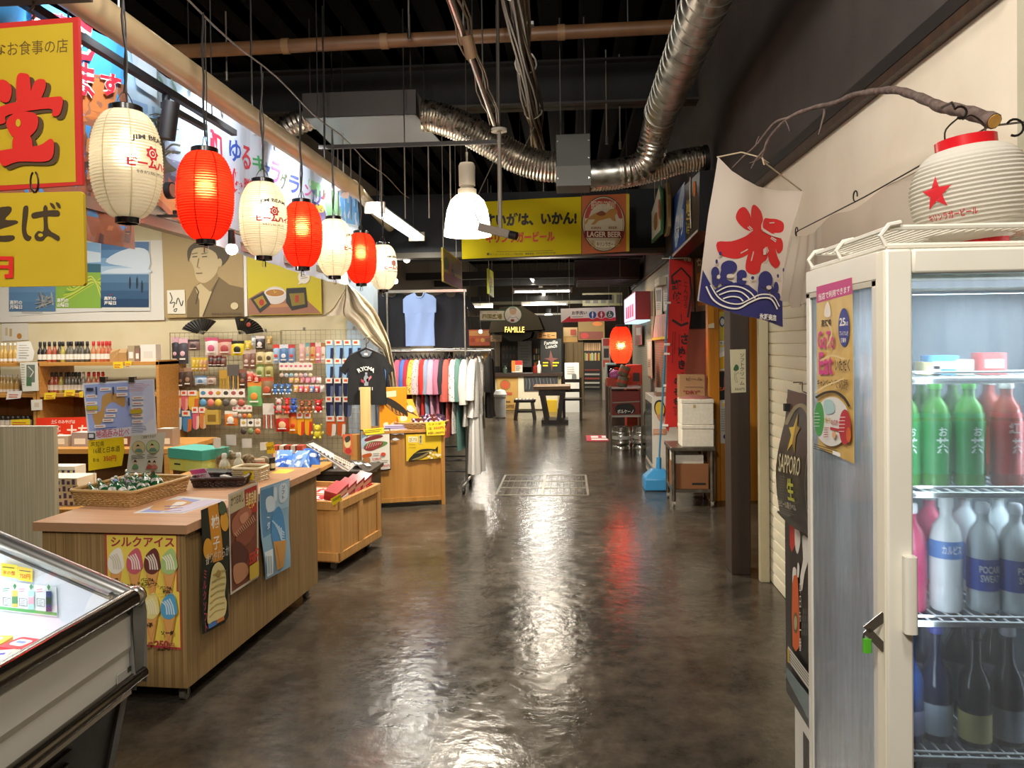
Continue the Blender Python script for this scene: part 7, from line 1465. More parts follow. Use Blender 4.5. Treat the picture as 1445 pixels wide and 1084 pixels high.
# ---- fish counter
FA = Vector((-1.99,7.28,0)); FRZ = 0.3; FWD,FDP,FH = 0.79,0.45,0.755
CEDAR = wood('golden_cedar_board','#a87434','#c08c48',(22,22,1.0),rough=0.45)
t = thing('shop_counter','golden wood counter with bonito posters beside the clothes rack','counter',FA,FRZ)
MB().box(0.02,0.02,0.05,FWD-0.02,FDP,FH-0.03,CEDAR).build('counter_body',t,smooth=0); b = MB()
for x in (0,FWD-0.04): b.box(x,0,0,x+0.04,0.05,FH-0.03,CEDAR)
b.build('corner_posts',t,bevel=0.003); MB().box(-0.13,0.02,0,-0.001,0.1,FH-0.03,CEDAR).build('side_board',t); MB().box(0.04,0.005,0.05,FWD-0.04,0.03,0.09,CEDAR).build('bottom_rail',t); MB().box(-0.015,-0.015,FH-0.03,FWD+0.015,FDP+0.02,FH,CEDAR).build('counter_top',t,bevel=0.003)
def fcl(x,y,z): c,q = math.cos(FRZ),math.sin(FRZ); return Vector((FA.x+x*c-y*q,FA.y+x*q+y*c,z))
FN = Vector((math.sin(FRZ),-math.cos(FRZ),0)); FP = (FA+FN*0.004,FN)
C6 = (460,540,K6)
s = Pix((FA+FN*0.012,FN),C6,eps=0.0006); s.slab([(288,402),(545,388),(552,740),(302,768)],C('#1c1a17',.3),0.006); s.poly([(294,410),(538,396),(546,732),(308,758)],C('#dcd8cc',.3)); s.poly([(294,410),(400,404),(345,470),(296,500)],C('#7a8a96',.3)); s.poly([(300,480),(345,450),(340,560),(302,560)],C('#a8bcd0',.3))
for q,c in (([(330,480),(400,450),(470,446),(480,462),(410,484),(340,500)],'#7a3430'),([(322,540),(380,500),(500,500),(520,520),(440,560),(340,572)],'#5f8a4a'),([(326,545),(400,505),(470,500),(480,530),(400,575),(340,575)],'#8a3a36'),([(310,615),(380,598),(384,625),(320,640)],'#b85a2c'),([(312,650),(372,640),(368,700),(320,720)],'#a8764a')): s.poly(q,C(c,.3),3)
for i in range(7): s.line([(340+20*i,560-6*i),(362+18*i,508)],4,C('#d8b0a8'))
s.ell(486,608,22,16,C('#c84a2a')); s.ell(444,682,20,13,C('#3a4a34')); s.text('2,980円',392,640,470,662,C('#b82a24'),0.02,sk=-0.06); s.text('1,580円',462,698,540,720,C('#b82a24'),0.02,sk=-0.06); s.lines(400,606,462,2,14,INK,4,-0.06); s.lines(470,664,536,2,14,INK,4,-0.06); s.lines(390,740,500,1,5,C('#b86a60'),3,-0.08)
ptag(s,'menu_poster','black framed poster of seared bonito plates on the golden counter','poster')
s = Pix((FA+FN*0.02,FN),C6,eps=0.0006); s.slab([(312,398),(490,380),(496,430),(340,448)],C('#ecd62a'),0.001); s.lines(330,412,480,2,14,C('#6a5a1a'),5,-0.1); ptag(s,'price_tag','yellow tag over the top of the bonito plate poster','price tag')
def fish(s,pts,fin,c,c2):
    s.poly(pts,C(c,.4),3)
    for q in fin: s.poly(q,C(c2,.4))
s = Pix(FP,C6,eps=0.0006); s.slab([(680,440),(978,436),(980,642),(682,668)],C('#dcb81c'),0.001); s.rect(700,458,778,508,C('#e6dcae')); s.text('土佐',708,465,740,500,C('#6a5a3a'),.02); s.text('かつお',742,465,772,500,C('#6a5a3a'),.01); s.rect(790,445,818,520,C('#cfc490')); s.text('鰹節',796,450,812,515,INK,.01,vert=True); s.lines(705,525,770,2,26,C('#8a7420'),3)
fish(s,[(700,660),(740,610),(800,570),(880,562),(940,570),(900,590),(850,625),(780,655),(720,668)],[[(930,560),(952,538),(948,600),(930,574)],[(780,590),(800,565),(790,600)]],'#2c2820','#2c2820'); s.poly([(725,655),(790,630),(880,585),(850,620),(780,652)],C('#8a7a4a'),2)
for k in range(8): s.line([(760+14*k,600-2*k),(900+3*k,575+2*k)],1.5,C('#b8a860'))
for k in range(9): s.ell(900+RND.uniform(-30,70),615+RND.uniform(-25,25),12,9,C('#e8dcb8'),8)
ptag(s,'fish_poster','yellow poster with a dark drawn bonito on the golden counter','poster')
for q,lb,l in (([(540,398),(565,410),(600,402),(640,412),(665,420),(664,442),(630,436),(590,444),(555,440)],'blue and silver fish cutout on the golden counter front',0.01),([(560,482),(590,470),(625,486),(600,494),(570,494)],'small fish cutout below the larger fish cutout',0.004)):
    s = Pix((FA+FN*l,FN),C6,eps=0.0006); s.slab(q,C('#8a94a4',.3),0.004); m = [(x,y+(0.4*(sum(p[1] for p in q)/len(q)-y) if y > sum(p[1] for p in q)/len(q) else -1)) for x,y in q]; s.poly([(x*.94+0.06*q[0][0]+4,y*.97+12) for x,y in q],C('#d0d4d8',.3)); ptag(s,'fish_cutout',lb,'cutout')
LN = Vector((-math.cos(FRZ),-math.sin(FRZ),0)); s = Pix((FA+LN*0.004,FN),C6,eps=0.0006); s.slab([(140,440),(222,436),(226,626),(150,596)],C('#c8603a'),0.002); s.ell(182,510,28,46,C('#d8c890')); s.ell(190,580,26,26,C('#b8302a')); s.poly([(160,470),(200,450),(206,490),(170,510)],C('#3a3a2c'),2); ptag(s,'food_poster','small red food poster at the left end of the golden counter','poster')
tag(MB().box(0,0,0,0.1,0.14,0.42,wood('pale_spruce_box','#cda868','#dcba7e',(30,30,1.2))).build('wooden_box',loc=fcl(-0.02,0.12,FH),rz=FRZ,bevel=0.003),'upright pale wooden box at the left end of the golden counter','box')
ORG = C('#e08c14',0.4)
def obox(name,label,loc,rot,w,h,d,art):
    t = thing(name,label,'box',loc,0,None); t.rotation_euler = rot; MB().box(-w/2,0,0,w/2,d,h,ORG).build('carton',t,smooth=0,bevel=0.002); b = MB()
    def pl(pts,c,o,sm=3): pts = smoothpoly(pts,sm) if sm else pts; b.add([(x*w,-o,y*h) for x,y in pts],[tuple(q) for q in earclip(pts)],C(c,.45))
    art(pl); b.build('print',t,smooth=0)
def aart(pl):
    pl([(-.45,.72),(-.3,.78),(.1,.66),(.5,.42),(.5,.25),(.2,.3),(-.1,.45),(-.35,.62)],'#2a221a',.001); pl([(-.3,.64),(.0,.5),(.48,.3),(.3,.3),(-.05,.42)],'#a8742c',.0016)
    for k in range(4): pl([(-.1+.14*k,.62-.07*k),(-.06+.14*k,.62-.07*k),(.0+.14*k,.42-.05*k),(-.04+.14*k,.42-.05*k)],'#2a221a',.002,0)
    pl([(-.28,.9),(.12,.92),(.12,.78),(-.28,.76)],'#e6d8ac',.001,0); pl([(-.12,.05),(.3,.03),(.34,.18),(.0,.16)],'#e8d0a8',.001); pl([(-.35,.06),(-.2,.06),(-.2,.16),(-.35,.14)],'#e8d0a8',.001)
obox('bonito_box','upright orange box with a drawn bonito on the golden counter',fcl(0.3,0.16,FH),(0,0,FRZ),0.27,0.41,0.08,aart)
def bart(pl):
    vs,fs,_ = text_geo('土佐'); pl([(-.2,.9),(.2,.9),(.2,.93),(-.2,.93)],'#c8801a',.001,0)
    for k in range(3): pl([(-.15+.13*k,.74),(-.08+.13*k,.74),(-.08+.13*k,.86),(-.15+.13*k,.86)],'#3a2a14',.001,0)
    pl([(-.4,.4),(-.2,.6),(.2,.5),(.46,.22),(.2,.36),(-.2,.5)],'#2a221a',.001); pl([(.05,.6),(.3,.72),(.42,.5),(.2,.42)],'#e8c8a0',.0016); pl([(-.4,.06),(-.1,.1),(-.1,.3),(-.36,.24)],'#e8c8a0',.001)
obox('bonito_box','orange box lying back in the round basket on the golden counter',fcl(0.46,0.1,FH+0.065),(math.radians(-52),0,FRZ+0.2),0.22,0.34,0.07,bart)
t = thing('round_basket','shallow bamboo basket of shiny packs on the golden counter','basket',fcl(0.58,0.17,FH+0.002),FRZ); b = MB()
for j in range(5): b.tube([((0.215+0.006*j+0.003*(1 if (i+j) % 2 else -1))*math.cos(2*PI*i/60)*1.12,(0.15+0.006*j+0.003*(1 if (i+j) % 2 else -1))*math.sin(2*PI*i/60),0.008+0.013*j) for i in range(61)],0.008,WK,5,False)
b.build('woven_wall',t); MB().prism([(0.23*math.cos(2*PI*i/30),0.14*math.sin(2*PI*i/30),0) for i in range(30)],(0,0,0.006),WK).build('basket_floor',t)
for k in range(12):
    p = fcl(0.52+0.05*(k % 6),0.1+0.09*(k//6),FH+0.05+0.025*(k//6)); tt = thing('foil_pack','shiny foil pack in the round basket, %s from the left in its %s row' % (ORD[k % 6],['front','back'][k//6]),'pack',p,0,'foil packs in the round basket'); tt.rotation_euler = (0.9,0.3*math.sin(k*3),FRZ+0.5*math.sin(k*2))
    MB().grid(lambda x,y: ((x-.5)*.09,(y-.5)*.12,0.018*math.sin(PI*x)*math.sin(PI*y)+0.003*math.sin(x*20)),7,7,C(['#5a2a3c','#6a3a34','#4a3048'][k % 3],0.15,0.4)).build('pack_film',tt,smooth=70); MB().ball((0,0,0.015),0.022,C(['#c89aa4','#d0b890'][k % 2],.2,.3),6,(1,1,.25)).build('print',tt)
for q,lb,tx,x in (([(848,338),(1012,328),(1008,446),(856,452)],'yellow handwritten price card on the round bamboo basket','お徳用',0.0),):
    s = Pix((FA+FN*0.04,FN),C6,eps=0.0006); s.slab(q,C('#ecd42a'),0.001); s.text('なまり節',870,345,980,366,INK,0,sk=-.05); s.text('1個',866,380,895,402,INK,0); s.text('350円',915,374,1000,398,C('#c83a2a'),.01,sk=-.05); s.text('3個1,000円',866,418,1000,442,C('#7a3a2a'),.01,sk=-.05); ptag(s,'price_card',lb,'price card')
tag(MB().box(-0.14,0,0,0.14,0.006,0.05,C('#c8c4dc')).box(-0.13,-0.001,0.012,0.13,0,0.02,C('#6a64a0')).box(-0.13,-0.001,0.028,0.1,0,0.036,C('#6a64a0')).build('price_card',loc=fcl(0.34,0.05,FH),rz=FRZ),'lilac price card standing before the upright orange box','price card')

# ---- garments
HANG = C('#17171a',0.4)
def tshirt(name,label,loc,rz,w,h,m,sleeves=True,slope=0.1,printed=None,hanger=True,lean=0):
    t = thing(name,label,'shirt',loc,rz); k = w/0.5; o = [(0.075*k,0.0),(0.2*k,-0.035)]
    if sleeves: o += [(0.31*k,-0.2*k),(0.245*k,-0.255*k),(0.2*k,-0.17*k)]
    else: o += [(0.25*k,-0.1*k),(0.25*k,-0.3*k),(0.225*k,-0.31*k)]
    o += [(0.215*k,-h*0.6),(0.22*k,-h)]
    pts = [(x,z) for x,z in o]+[(-x,z-lean) for x,z in reversed(o)]+[(-0.045*k,-0.045),(0.045*k,-0.045)]
    vs,fs = split_long([(x,0,z) for x,z in pts],[tuple(q) for q in earclip(pts)],0.05)
    fo = lambda v: 0.008*math.sin(v.x*40+math.sin(v.z*6)*2)*min(1,-v.z*4)
    b = MB().add([(v.x,-0.012+fo(v),v.z) for v in vs],fs,m).add([(v.x,0.012+fo(v)*.5,v.z) for v in vs],fs,m); n = len(pts)
    b.build('shirt_body',t,smooth=60); MB().tube([(x,-0.014,z) for x,z in ((-0.075*k,0),(-0.045*k,-0.045),(0,-0.055),(0.045*k,-0.045),(0.075*k,0))],0.006,m,6).build('collar',t)
    if printed: printed(t)
    if hanger: MB().tube([(-0.18*k,0,-0.03),(0,0,0.04),(0.18*k,0,-0.03)],0.012,HANG,8).tube([(0,0,0.04),(0,0,0.08),(0.025,0,0.1),(0.03,0,0.125),(0.0,0,0.145),(-0.025,0,0.125)],0.004,HANG,6).build('hanger',t)
    return t
def ryoma(t):
    b = MB(); W2 = C('#e0e0dc',.7)
    def tx(ch,x,z,sz,a):
        vs,fs,asp = text_geo(ch,0.03); b.add([(x+((u-.5)*sz*asp*math.cos(a)-(v-.5)*sz*math.sin(a)),-0.022,z+((u-.5)*sz*asp*math.sin(a)+(v-.5)*sz*math.cos(a))) for u,v in vs],fs,W2)
    for i,ch in enumerate('RYOMA'): a = 0.5-0.25*i; tx(ch,-0.14*math.sin(a)*1.0,-0.27+0.14*math.cos(a)-0.03,0.042,a)
    for i,ch in enumerate('KOCHI'): tx(ch,-0.06+0.03*i,-0.36,0.03,0)
    for q,m in (([(-.02,-.33),(.02,-.33),(.025,-.25),(.0,-.21),(-.025,-.25)],'#8a9098'),([(-.05,-.26),(-.01,-.29),(-.02,-.31),(-.05,-.29)],'#a83a48'),([(.0,-.27),(.05,-.23),(.055,-.25),(.01,-.3)],'#b8707a'),([(-.01,-.2),(.012,-.2),(.012,-.22),(-.01,-.22)],'#a8a8ac')): b.add([(x,-0.0225,z) for x,z in q],[tuple(range(len(q)))],C(m,.7))
    b.box(-.018,-0.022,-.03,.018,-.021,-.01,W2); b.build('print',t,smooth=0)
p = P(517,497,Y=7.45); tshirt('t_shirt','black T-shirt with white lettering hanging over the golden counter',(p.x,7.45,p.z),0,0.44,0.52,C('#17181a',.85),printed=ryoma)
hk = P(517,480,Y=7.45); tag(MB().tube([(0,0,0),(0.0,0.45,0.01)],0.004,GW,6).build('hook_arm',loc=(hk.x,7.45,p.z+0.145)),'wire hook arm holding the black lettered T-shirt','hook')
# draped canvas at the stall corner
CV = noisy('beige_canvas','#cdc1a6','#dbd0b8',4,0.75); t = thing('canvas_drape','bunched beige canvas sheet hanging at the corner of the souvenir stall','sheet')
C3_ = (460,380,K6); LE = smoothline([(168,130),(160,250),(145,385),(235,470),(320,570),(400,640),(470,690),(500,760),(530,900),(560,1090),(590,1300)],5); RE = smoothline([(190,128),(270,190),(350,265),(420,350),(470,450),(520,560),(545,640),(560,730),(585,850),(615,1090),(640,1300)],5)
def drp(a,b):
    i = b*(len(LE)-1); i0 = min(int(i),len(LE)-2); f = i-i0; l = np.array(LE[i0])*(1-f)+np.array(LE[i0+1])*f; r = np.array(RE[i0])*(1-f)+np.array(RE[i0+1])*f; q = l*(1-a)+r*a; return P(460+q[0]/K6,380+q[1]/K6,Y=7.78+0.05*math.sin(a*14+b*5)+0.03*math.sin(a*31)-0.05*math.sin(PI*a))
MB().grid(drp,26,46,CV).build('canvas',t,smooth=70)
def wng(a,b): q = [(172,150),(60,330),(-40,400)]; e = smoothline(q,8); k = b*(len(e)-1); i = min(int(k),len(e)-2); f = k-i; u = e[i][0]*(1-f)+e[i+1][0]*f; v = e[i][1]*(1-f)+e[i+1][1]*f; return P(460+(u*(1-a)+165*a)/K6,380+(v*(1-a)+(150+b*240)*a)/K6,Y=7.84+0.02*math.sin(a*9))
MB().grid(wng,8,16,CV).build('loose_corner',t,smooth=70)
# clothes racks
def rack(label,x0,x1,y,zbar,ztop=None):
    t = thing('clothes_rack',label,'clothes rack',(x0,y,0)); w = x1-x0
    for x in (0,w): MB().cyl((x,0,0.09),(x,0,ztop or zbar),0.015,STEEL,n=12).build('post',t); MB().tube([(x,-0.28,0.09),(x,0.28,0.09)],0.014,STEEL,8).build('foot',t); [MB().cyl((x-0.012,yy,0.035),(x+0.012,yy,0.035),0.035,BLACK,n=16).cyl((x,yy,0.05),(x,yy,0.09),0.01,STEEL,n=8).build('caster',t) for yy in (-0.27,0.27)]
    MB().cyl((-0.15,0,zbar),(w+0.28,0,zbar),0.013,STEEL,n=12).build('rail',t)
    for z in (0.2,0.32): MB().cyl((0,0,z),(w,0,z),0.011,C('#2a2826',.4),n=8).build('lower_bar',t)
    if ztop: MB().box(-0.02,-0.012,ztop-0.03,w+0.02,0.012,ztop,STEEL).build('top_rail',t)
def garment(i,x,y,z,L,m,label,sl=0.3,hw=0.2,th=0.024,kind='shirt',low=None):
    t = thing('hanging_'+kind,label,kind,(x,y,z),RND.uniform(-.06,.06),'clothes on the hanging rack'); b = MB(); n = 28; rows = 22; vs = []
    for j in range(rows+1):
        f = j/rows; d = hw*min(1,0.25+f*7)*(1+0.12*f) if f < .12 else hw*(1+0.15*f); ww = th*(0.6+0.7*f)
        for k in range(n):
            a = 2*PI*k/n; fo = 1+0.35*f*math.sin(a*7+i)+0.2*f*math.sin(a*11+i*2); vs.append((ww*math.cos(a)*fo+0.012*math.sin(f*5+i)*f,d*math.sin(a),-0.07-f*L))
    b.add(vs,[(j*n+k,j*n+(k+1) % n,(j+1)*n+(k+1) % n,(j+1)*n+k) for j in range(rows) for k in range(n)],m); b.build('body',t,smooth=70)
    if sl:
        for sg in (-1,1): MB().tube([(0,sg*hw*.85,-.1),(0.004,sg*(hw+.05),-.16),(0.008*math.sin(i),sg*(hw+.075),-.1-sl*.6),(0.012*math.sin(i*2),sg*(hw+.07),-.1-sl)],[.03,.042,.045,.048],m,12).build('sleeve',t,smooth=70)
    if low: MB().grid(lambda a,q: (0.05*math.cos(a*2*PI)*(1+.5*q)*(1+.25*math.sin(a*44)),(hw*.85+.05*q)*math.sin(a*2*PI),-.07-L-low*q+0.02),60,8,C('#dcdad6',.8)).build('skirt',t,smooth=70)
    MB().tube([(0,-hw*.85,-.095),(0,0,-.03),(0,hw*.85,-.095)],.009,HANG,6).tube([(0,0,-.03),(0,0,0.0),(0,.02,.02),(0,0,.035),(0,-.018,.02)],.0035,STEEL,6).build('hanger',t)
FLB = voro('black_white_floral','#1a1a1c','#d8d6d0',48,lo=.25,hi=.3); FLP = voro('purple_floral','#3a2740','#c8b0b4',55,lo=.2,hi=.3); FLY = voro('yellow_floral','#6a2a34','#c8b048',50,lo=.25,hi=.35); LACE = voro('white_lace','#c4c2bc','#e8e6e0',60,lo=.2,hi=.4); LCB = voro('beige_lace','#a89a84','#cfc4b0',60,lo=.2,hi=.4)
xp = P(658,600,Y=8.3).x; ZB = P(620,491,Y=8.3).z
rack('chrome clothes rack with a tall frame of T-shirts above its rail',-1.98,xp,8.3,ZB-.035,P(658,408,Y=8.3).z)
GL = [(549,'#4a6ea8',.5,'light blue shirt'),(557,'#1c1d22',.9,'long black shirt'),(566,'#b04e68',.55,'rose pink shirt'),(573,'#4464ac',.6,'royal blue shirt'),(580,'#9c2438',.72,'crimson shirt'),(587,FLY,.7,'yellow and wine patterned shirt'),(593,FLP,.68,'purple floral shirt'),(600,'#c42c26',.62,'bright red shirt'),(606,'#7f90a8',.66,'grey-blue shirt'),(612,'#c49ab0',.74,'pale pink shirt with striped cuffs'),(619,'#b06a84',.6,'dusky pink shirt'),(626,'#202228',.78,'black shirt right of the dusky pink shirt'),(634,'#b4564c',.84,'coral ribbed dress'),(643,FLB,.8,'black and white floral shirt'),(650,'#547a72',.98,'grey-green blouse')]
for i,(u,c,L,lb) in enumerate(GL): p = P(u,495,Y=8.3); garment(i,p.x,8.3,ZB-.045,L,c if not isinstance(c,str) else noisy('knit_'+c[1:],c,c,40,.85,.15),lb+' on the crowded clothes rack',.34 if L < .8 else .42)
garment(17,P(659,495,Y=8.28).x,8.26,ZB-.045,.72,C('#c9c6bf',.8),'off-white cardigan left of the white lace blouse',.45)
garment(18,P(671,495,Y=8.25).x,8.22,ZB-.045,.62,LACE,'white lace blouse with a long white skirt at the end of the clothes rack',.4,.21,.045,'outfit',.62)
TS = [(553,'#14161e','navy T-shirt at the left on the tall clothes frame',8.34,True),(636,'#161822','navy T-shirt at the right on the tall clothes frame',8.34,True),(592,'#8ea8dc','light blue T-shirt in the middle of the tall clothes frame',8.27,False)]
for u,c,lb,y,sl in TS: p = P(u,413,Y=y); tshirt('t_shirt',lb,(p.x,y,p.z),0,0.44 if sl else 0.36,0.6 if sl else .58,noisy('jersey_'+c[1:],c,c,30,.85,.1),sl,hanger=False)
rack('second clothes rack behind the white lace blouse with beige and dark clothes',-2.2,-1.2,9.4,1.52)
for i,(x,c,L,lb) in enumerate(((-1.34,'#2c2a2c',.8,'black shirt on the second clothes rack'),(-1.22,LCB,.95,'beige lace dress on the second clothes rack'),(-1.1,LCB,.9,'short beige lace top on the second clothes rack'),(-0.98,'#2a2624',.75,'dark print blouse at the end of the second clothes rack'))): garment(30+i,x,9.4,1.51,L,c if not isinstance(c,str) else C(c,.85),lb,.4,.22,.04)
# ================================================================== RIGHT, MIDDLE
C2 = (840,200,K4); CM = (820,380,K6); CN_ = (820,540,K6)
s = Pix(PX(1.1),C2,eps=0.001); s.slab([(435,318),(592,165),(586,508),(440,652)],C('#15151a',.3),0.14); s.poly([(437,326),(508,225),(512,570),(442,640)],C('#1f4f9c',.3))
for q in ([(450,480),(480,300),(500,240),(505,300),(485,420),(470,560),(455,600)],[(470,420),(500,380),(498,470),(478,480)]): s.poly(q,C('#a8c4e0',.3),3)
s.text('祭り',456,420,500,560,C('#e6eaf0'),.02,sk=-.7); s.poly([(556,240),(570,225),(572,300),(558,306)],C('#c8702c'),2); s.text('地酒',518,330,540,520,C('#c8b04a'),.02,vert=True); s.line([(542,200),(540,300),(545,490)],6,C('#d8d6d0'),3); s.poly([(440,640),(586,494),(586,508),(440,656)],C('#b8b4a8'))
ptag(s,'sign_box','blue and black signboard fixed high on the dark wall behind the ice flag','sign')
s = Pix(PX(0.98),C2,eps=0.001); s.slab([(316,400),(338,330),(362,240),(374,280),(378,420),(374,520),(318,575)],C('#2f6a3c'),.02); s.poly([(320,402),(340,336),(360,262),(368,300),(370,500),(322,556)],C('#e0dacb')); s.poly([(334,430),(350,400),(352,480),(336,500)],C('#a87a3c'),3); s.poly([(360,330),(369,340),(369,440),(360,420)],C('#c85a3a'),2)
hangsign(s,'hanging_sign','white and green sign hanging edge-on left of the blue signboard',((330,372),(366,262)),0,0)
s = Pix(PX(1.03),C2,eps=0.001); s.slab([(384,290),(392,240),(404,232),(412,300),(412,480),(402,530),(390,538)],C('#8a7448'),.03); hangsign(s,'hanging_sign','round tan wooden sign hanging edge-on behind the white and green sign',((398,240),),0,0)
# wall of the far stalls on the right
struct(MB().box(1.26,9.75,0,1.3,15.5,2.66,stripes('grey_shutter','#6d6554','#857c68',9,'Z',.5)).build('wall_right_stalls',smooth=0))
b = MB(); b.box(1.3,9.6,0,3.3,9.7,1.74,C('#b8644e',.7)).box(1.3,9.58,1.74,3.3,9.7,2.0,C('#120e0c',.5)).box(1.3,9.6,2.0,3.3,9.7,2.66,C('#6a4a3c',.6)); struct(b.build('wall_right_pink',smooth=0))
for i,(q,c,a,lb) in enumerate((([(962,350),(978,346),(980,440),(962,440)],'#7c5a48','#a83a34','brown and red poster high on the pink stall wall'),([(980,346),(1000,342),(1000,438),(982,440)],'#8a6448','#c87a2c','brown and orange poster high on the pink stall wall'))):
    s = Pix(PY(9.56),eps=.001); s.slab(q,C(c),.004); s.poly([(q[0][0]+3,q[0][1]+40),(q[1][0]-3,q[1][1]+40),(q[2][0]-3,q[2][1]-8),(q[3][0]+3,q[3][1]-8)],C(a)); s.text('名物',q[0][0]+3,q[0][1]+10,q[1][0]-3,q[0][1]+30,C('#e0d0b0'),.02); ptag(s,'menu_poster',lb,'poster')
struct(MB().box(1.3,9.6,2.66,3.3,9.7,4.2,BLK).box(1.3,5.5,2.6,3.3,9.6,2.66,BLK).build('soffit_stall',smooth=0))
# timber door frame with posters
OW = wood('orange_varnished_wood','#b4701f','#cc8a34',(24,24,1.0),rough=0.3); a = P(1000,706,Z=0); yw = 7.72; xa = P(1000,600,Y=yw).x; xb = P(1016,600,Y=yw).x; xc = P(1042,600,Y=yw).x
struct(MB().box(xa,yw,0,xb,yw+.12,2.6,OW).build('column_orange',smooth=0,bevel=.004)); struct(MB().box(xb,yw+.03,0,xc+.4,yw+.06,2.6,OW).build('wall_orange_panel',smooth=0))
CQ = (980,440,K6)
for q,c,lb,art in (([(208,0),(266,0),(266,240),(210,240)],'#c8b03a','blue and yellow beer poster at the top of the orange wood panel',lambda s: (s.ell(236,85,26,46,C('#2a4a7a')),s.ell(236,85,16,30,C('#d8d4c0')),s.rect(242,120,264,200,C('#d8b41c')))),([(205,245),(266,245),(266,500),(208,500)],'#d8d2c0','beer glass poster on the orange wood panel',lambda s: (s.poly([(212,390),(264,370),(264,480),(214,490)],C('#d8a41c')),s.poly([(212,350),(264,330),(264,372),(212,392)],C('#ece6d6')),s.text('サッ',214,258,262,280,INK,.02),s.rect(210,284,266,300,C('#d8c02c')))),([(208,508),(268,508),(268,748),(210,750)],'#14110f','black beer poster with orange letters on the orange wood panel',lambda s: (s.text('SA',212,640,266,672,C('#d8602a'),.02),s.ell(262,600,14,70,C('#8a3a24')))),([(216,752),(275,748),(272,1120),(222,1118)],'#d6d0c2','white notice poster low on the orange wood panel',lambda s: (s.lines(226,830,266,10,20,C('#8a847a'),4),s.ell(248,790,14,14,C('#c8a23c')),s.ell(258,1060,16,20,C('#2a3470'))))):
    s = Pix(PY(yw+.02),CQ,eps=.001); s.slab(q,C(c),.003); art(s); ptag(s,'wall_poster',lb,'poster')
s = Pix(PY(yw-.03),CM,eps=.001); s.slab([(1072,310),(1130,330),(1132,500),(1078,500)],C('#c8861c',.3),.002); s.poly([(1080,470),(1130,455),(1132,500),(1080,500)],C('#d8c8a8')); ptag(s,'wall_poster','amber poster wrapped round the top of the orange timber post','poster')
tag(MB().box(0,0,0,.05,.015,.82,C('#c9b48a',.5)).build('board_offcut',loc=(xa-.0,yw-.06,0),rot=(-.05,.02,0)),'pale narrow board leaning against the orange timber post','board')
# trolley with foam boxes
RST = noisy('worn_steel','#7d7466','#a39a8a',12,.35,0,metal=.9); xt0 = P(943,640,Y=7.6).x; xt1 = P(1005,640,Y=7.6).x; wt = xt1-xt0; zt = P(980,628,Y=7.6).z
t = thing('steel_trolley','worn steel kitchen trolley carrying white foam boxes','trolley',(xt0,7.42,0)); dt = .5
MB().box(0,0,zt-.035,wt,dt,zt,RST).build('top_shelf',t,bevel=.003); MB().box(.02,.02,.14,wt-.02,dt-.02,.17,RST).build('lower_shelf',t)
for x in (.03,wt-.03):
    for y in (.03,dt-.03): MB().cyl((x,y,.06),(x,y,zt-.03),.02,RST,n=12).cyl((x-.01,y,.03),(x+.01,y,.03),.028,C('#8a8478',.5),n=12).build('leg',t)
FOAM = noisy('white_foam','#dbd4c2','#e6dfce',30,.8)
xs0 = P(961,600,Y=7.5).x-xt0; xs1 = P(1006,600,Y=7.5).x-xt0; zf = [P(980,563,Y=7.5).z,P(980,599,Y=7.5).z]
for i,(z0,z1,lb) in enumerate(((zt,zf[1],'lower of two white foam boxes on the steel trolley'),(zf[1]+.001,zf[0],'upper of two white foam boxes on the steel trolley, red cover on top'))):
    o = thing('foam_box',lb,'box',(xt0+xs0,7.45,z0)); w_ = xs1-xs0; MB().box(0,0,0,w_,.26,z1-z0-.04,FOAM).build('box_body',o,bevel=.006); MB().box(-.004,-.004,z1-z0-.04,w_+.004,.264,z1-z0-.001,FOAM).build('box_lid',o,bevel=.006)
    if i: MB().ball((w_*.5,.13,z1-z0),.17,C('#a0645c',.6),8,(.95,.7,.16)).build('cover',o); MB().box(w_*.36,-.002,(z1-z0)*.66,w_*.44,-.0005,(z1-z0)*.78,C('#b8a070')).build('stain',o)
t = thing('carton','tan beer carton standing behind the foam boxes','carton',(xt0+xs0+.02,7.73,zt)); MB().box(0,0,0,.25,.16,.68,C('#a88058',.6)).build('carton_body',t,bevel=.003)
s = Pix(PY(7.725),CM,eps=.0008); b = MB()
for tx,x0,y0,x1,y1,c in (('"DRY"',868,1030,1010,1062,'#8a2a24'),('ビール',890,920,1030,945,'#6a4a30')): s.text(tx,x0,y0,x1,y1,C(c),.03)
s.line([(880,1000),(1035,1000)],4,C('#7a5a3a')); h = s.build('print',t); h.location = -t.location
x0 = P(951,640,Y=7.45).x; x1 = P(993,640,Y=7.45).x; x2 = P(1003,640,Y=7.45).x
z_ = P(975,655,Y=7.45).z; t = thing('carton','brown cardboard carton on the lower shelf of the steel trolley','carton',(x0,7.46,.17)); MB().box(0,0,0,x2-x0-.02,.35,z_-.17,C('#8a5a34',.7)).build('carton_body',t,bevel=.003); MB().box(.17,-.001,.04,.3,0,.06,INK).build('print',t)
MBt = MB(); MBt.box(0,0,0,x1-x0,.28,.015,FOAM).box(0,0,.015,x1-x0,.02,.08,FOAM).box(0,.26,.015,x1-x0,.28,.08,FOAM).box(0,.02,.015,.02,.26,.08,FOAM).box(x1-x0-.02,.02,.015,x1-x0,.26,.08,FOAM); tag(MBt.build('foam_tray',loc=(x0,7.47,z_+.002)),'shallow white foam tray on the brown carton','tray')
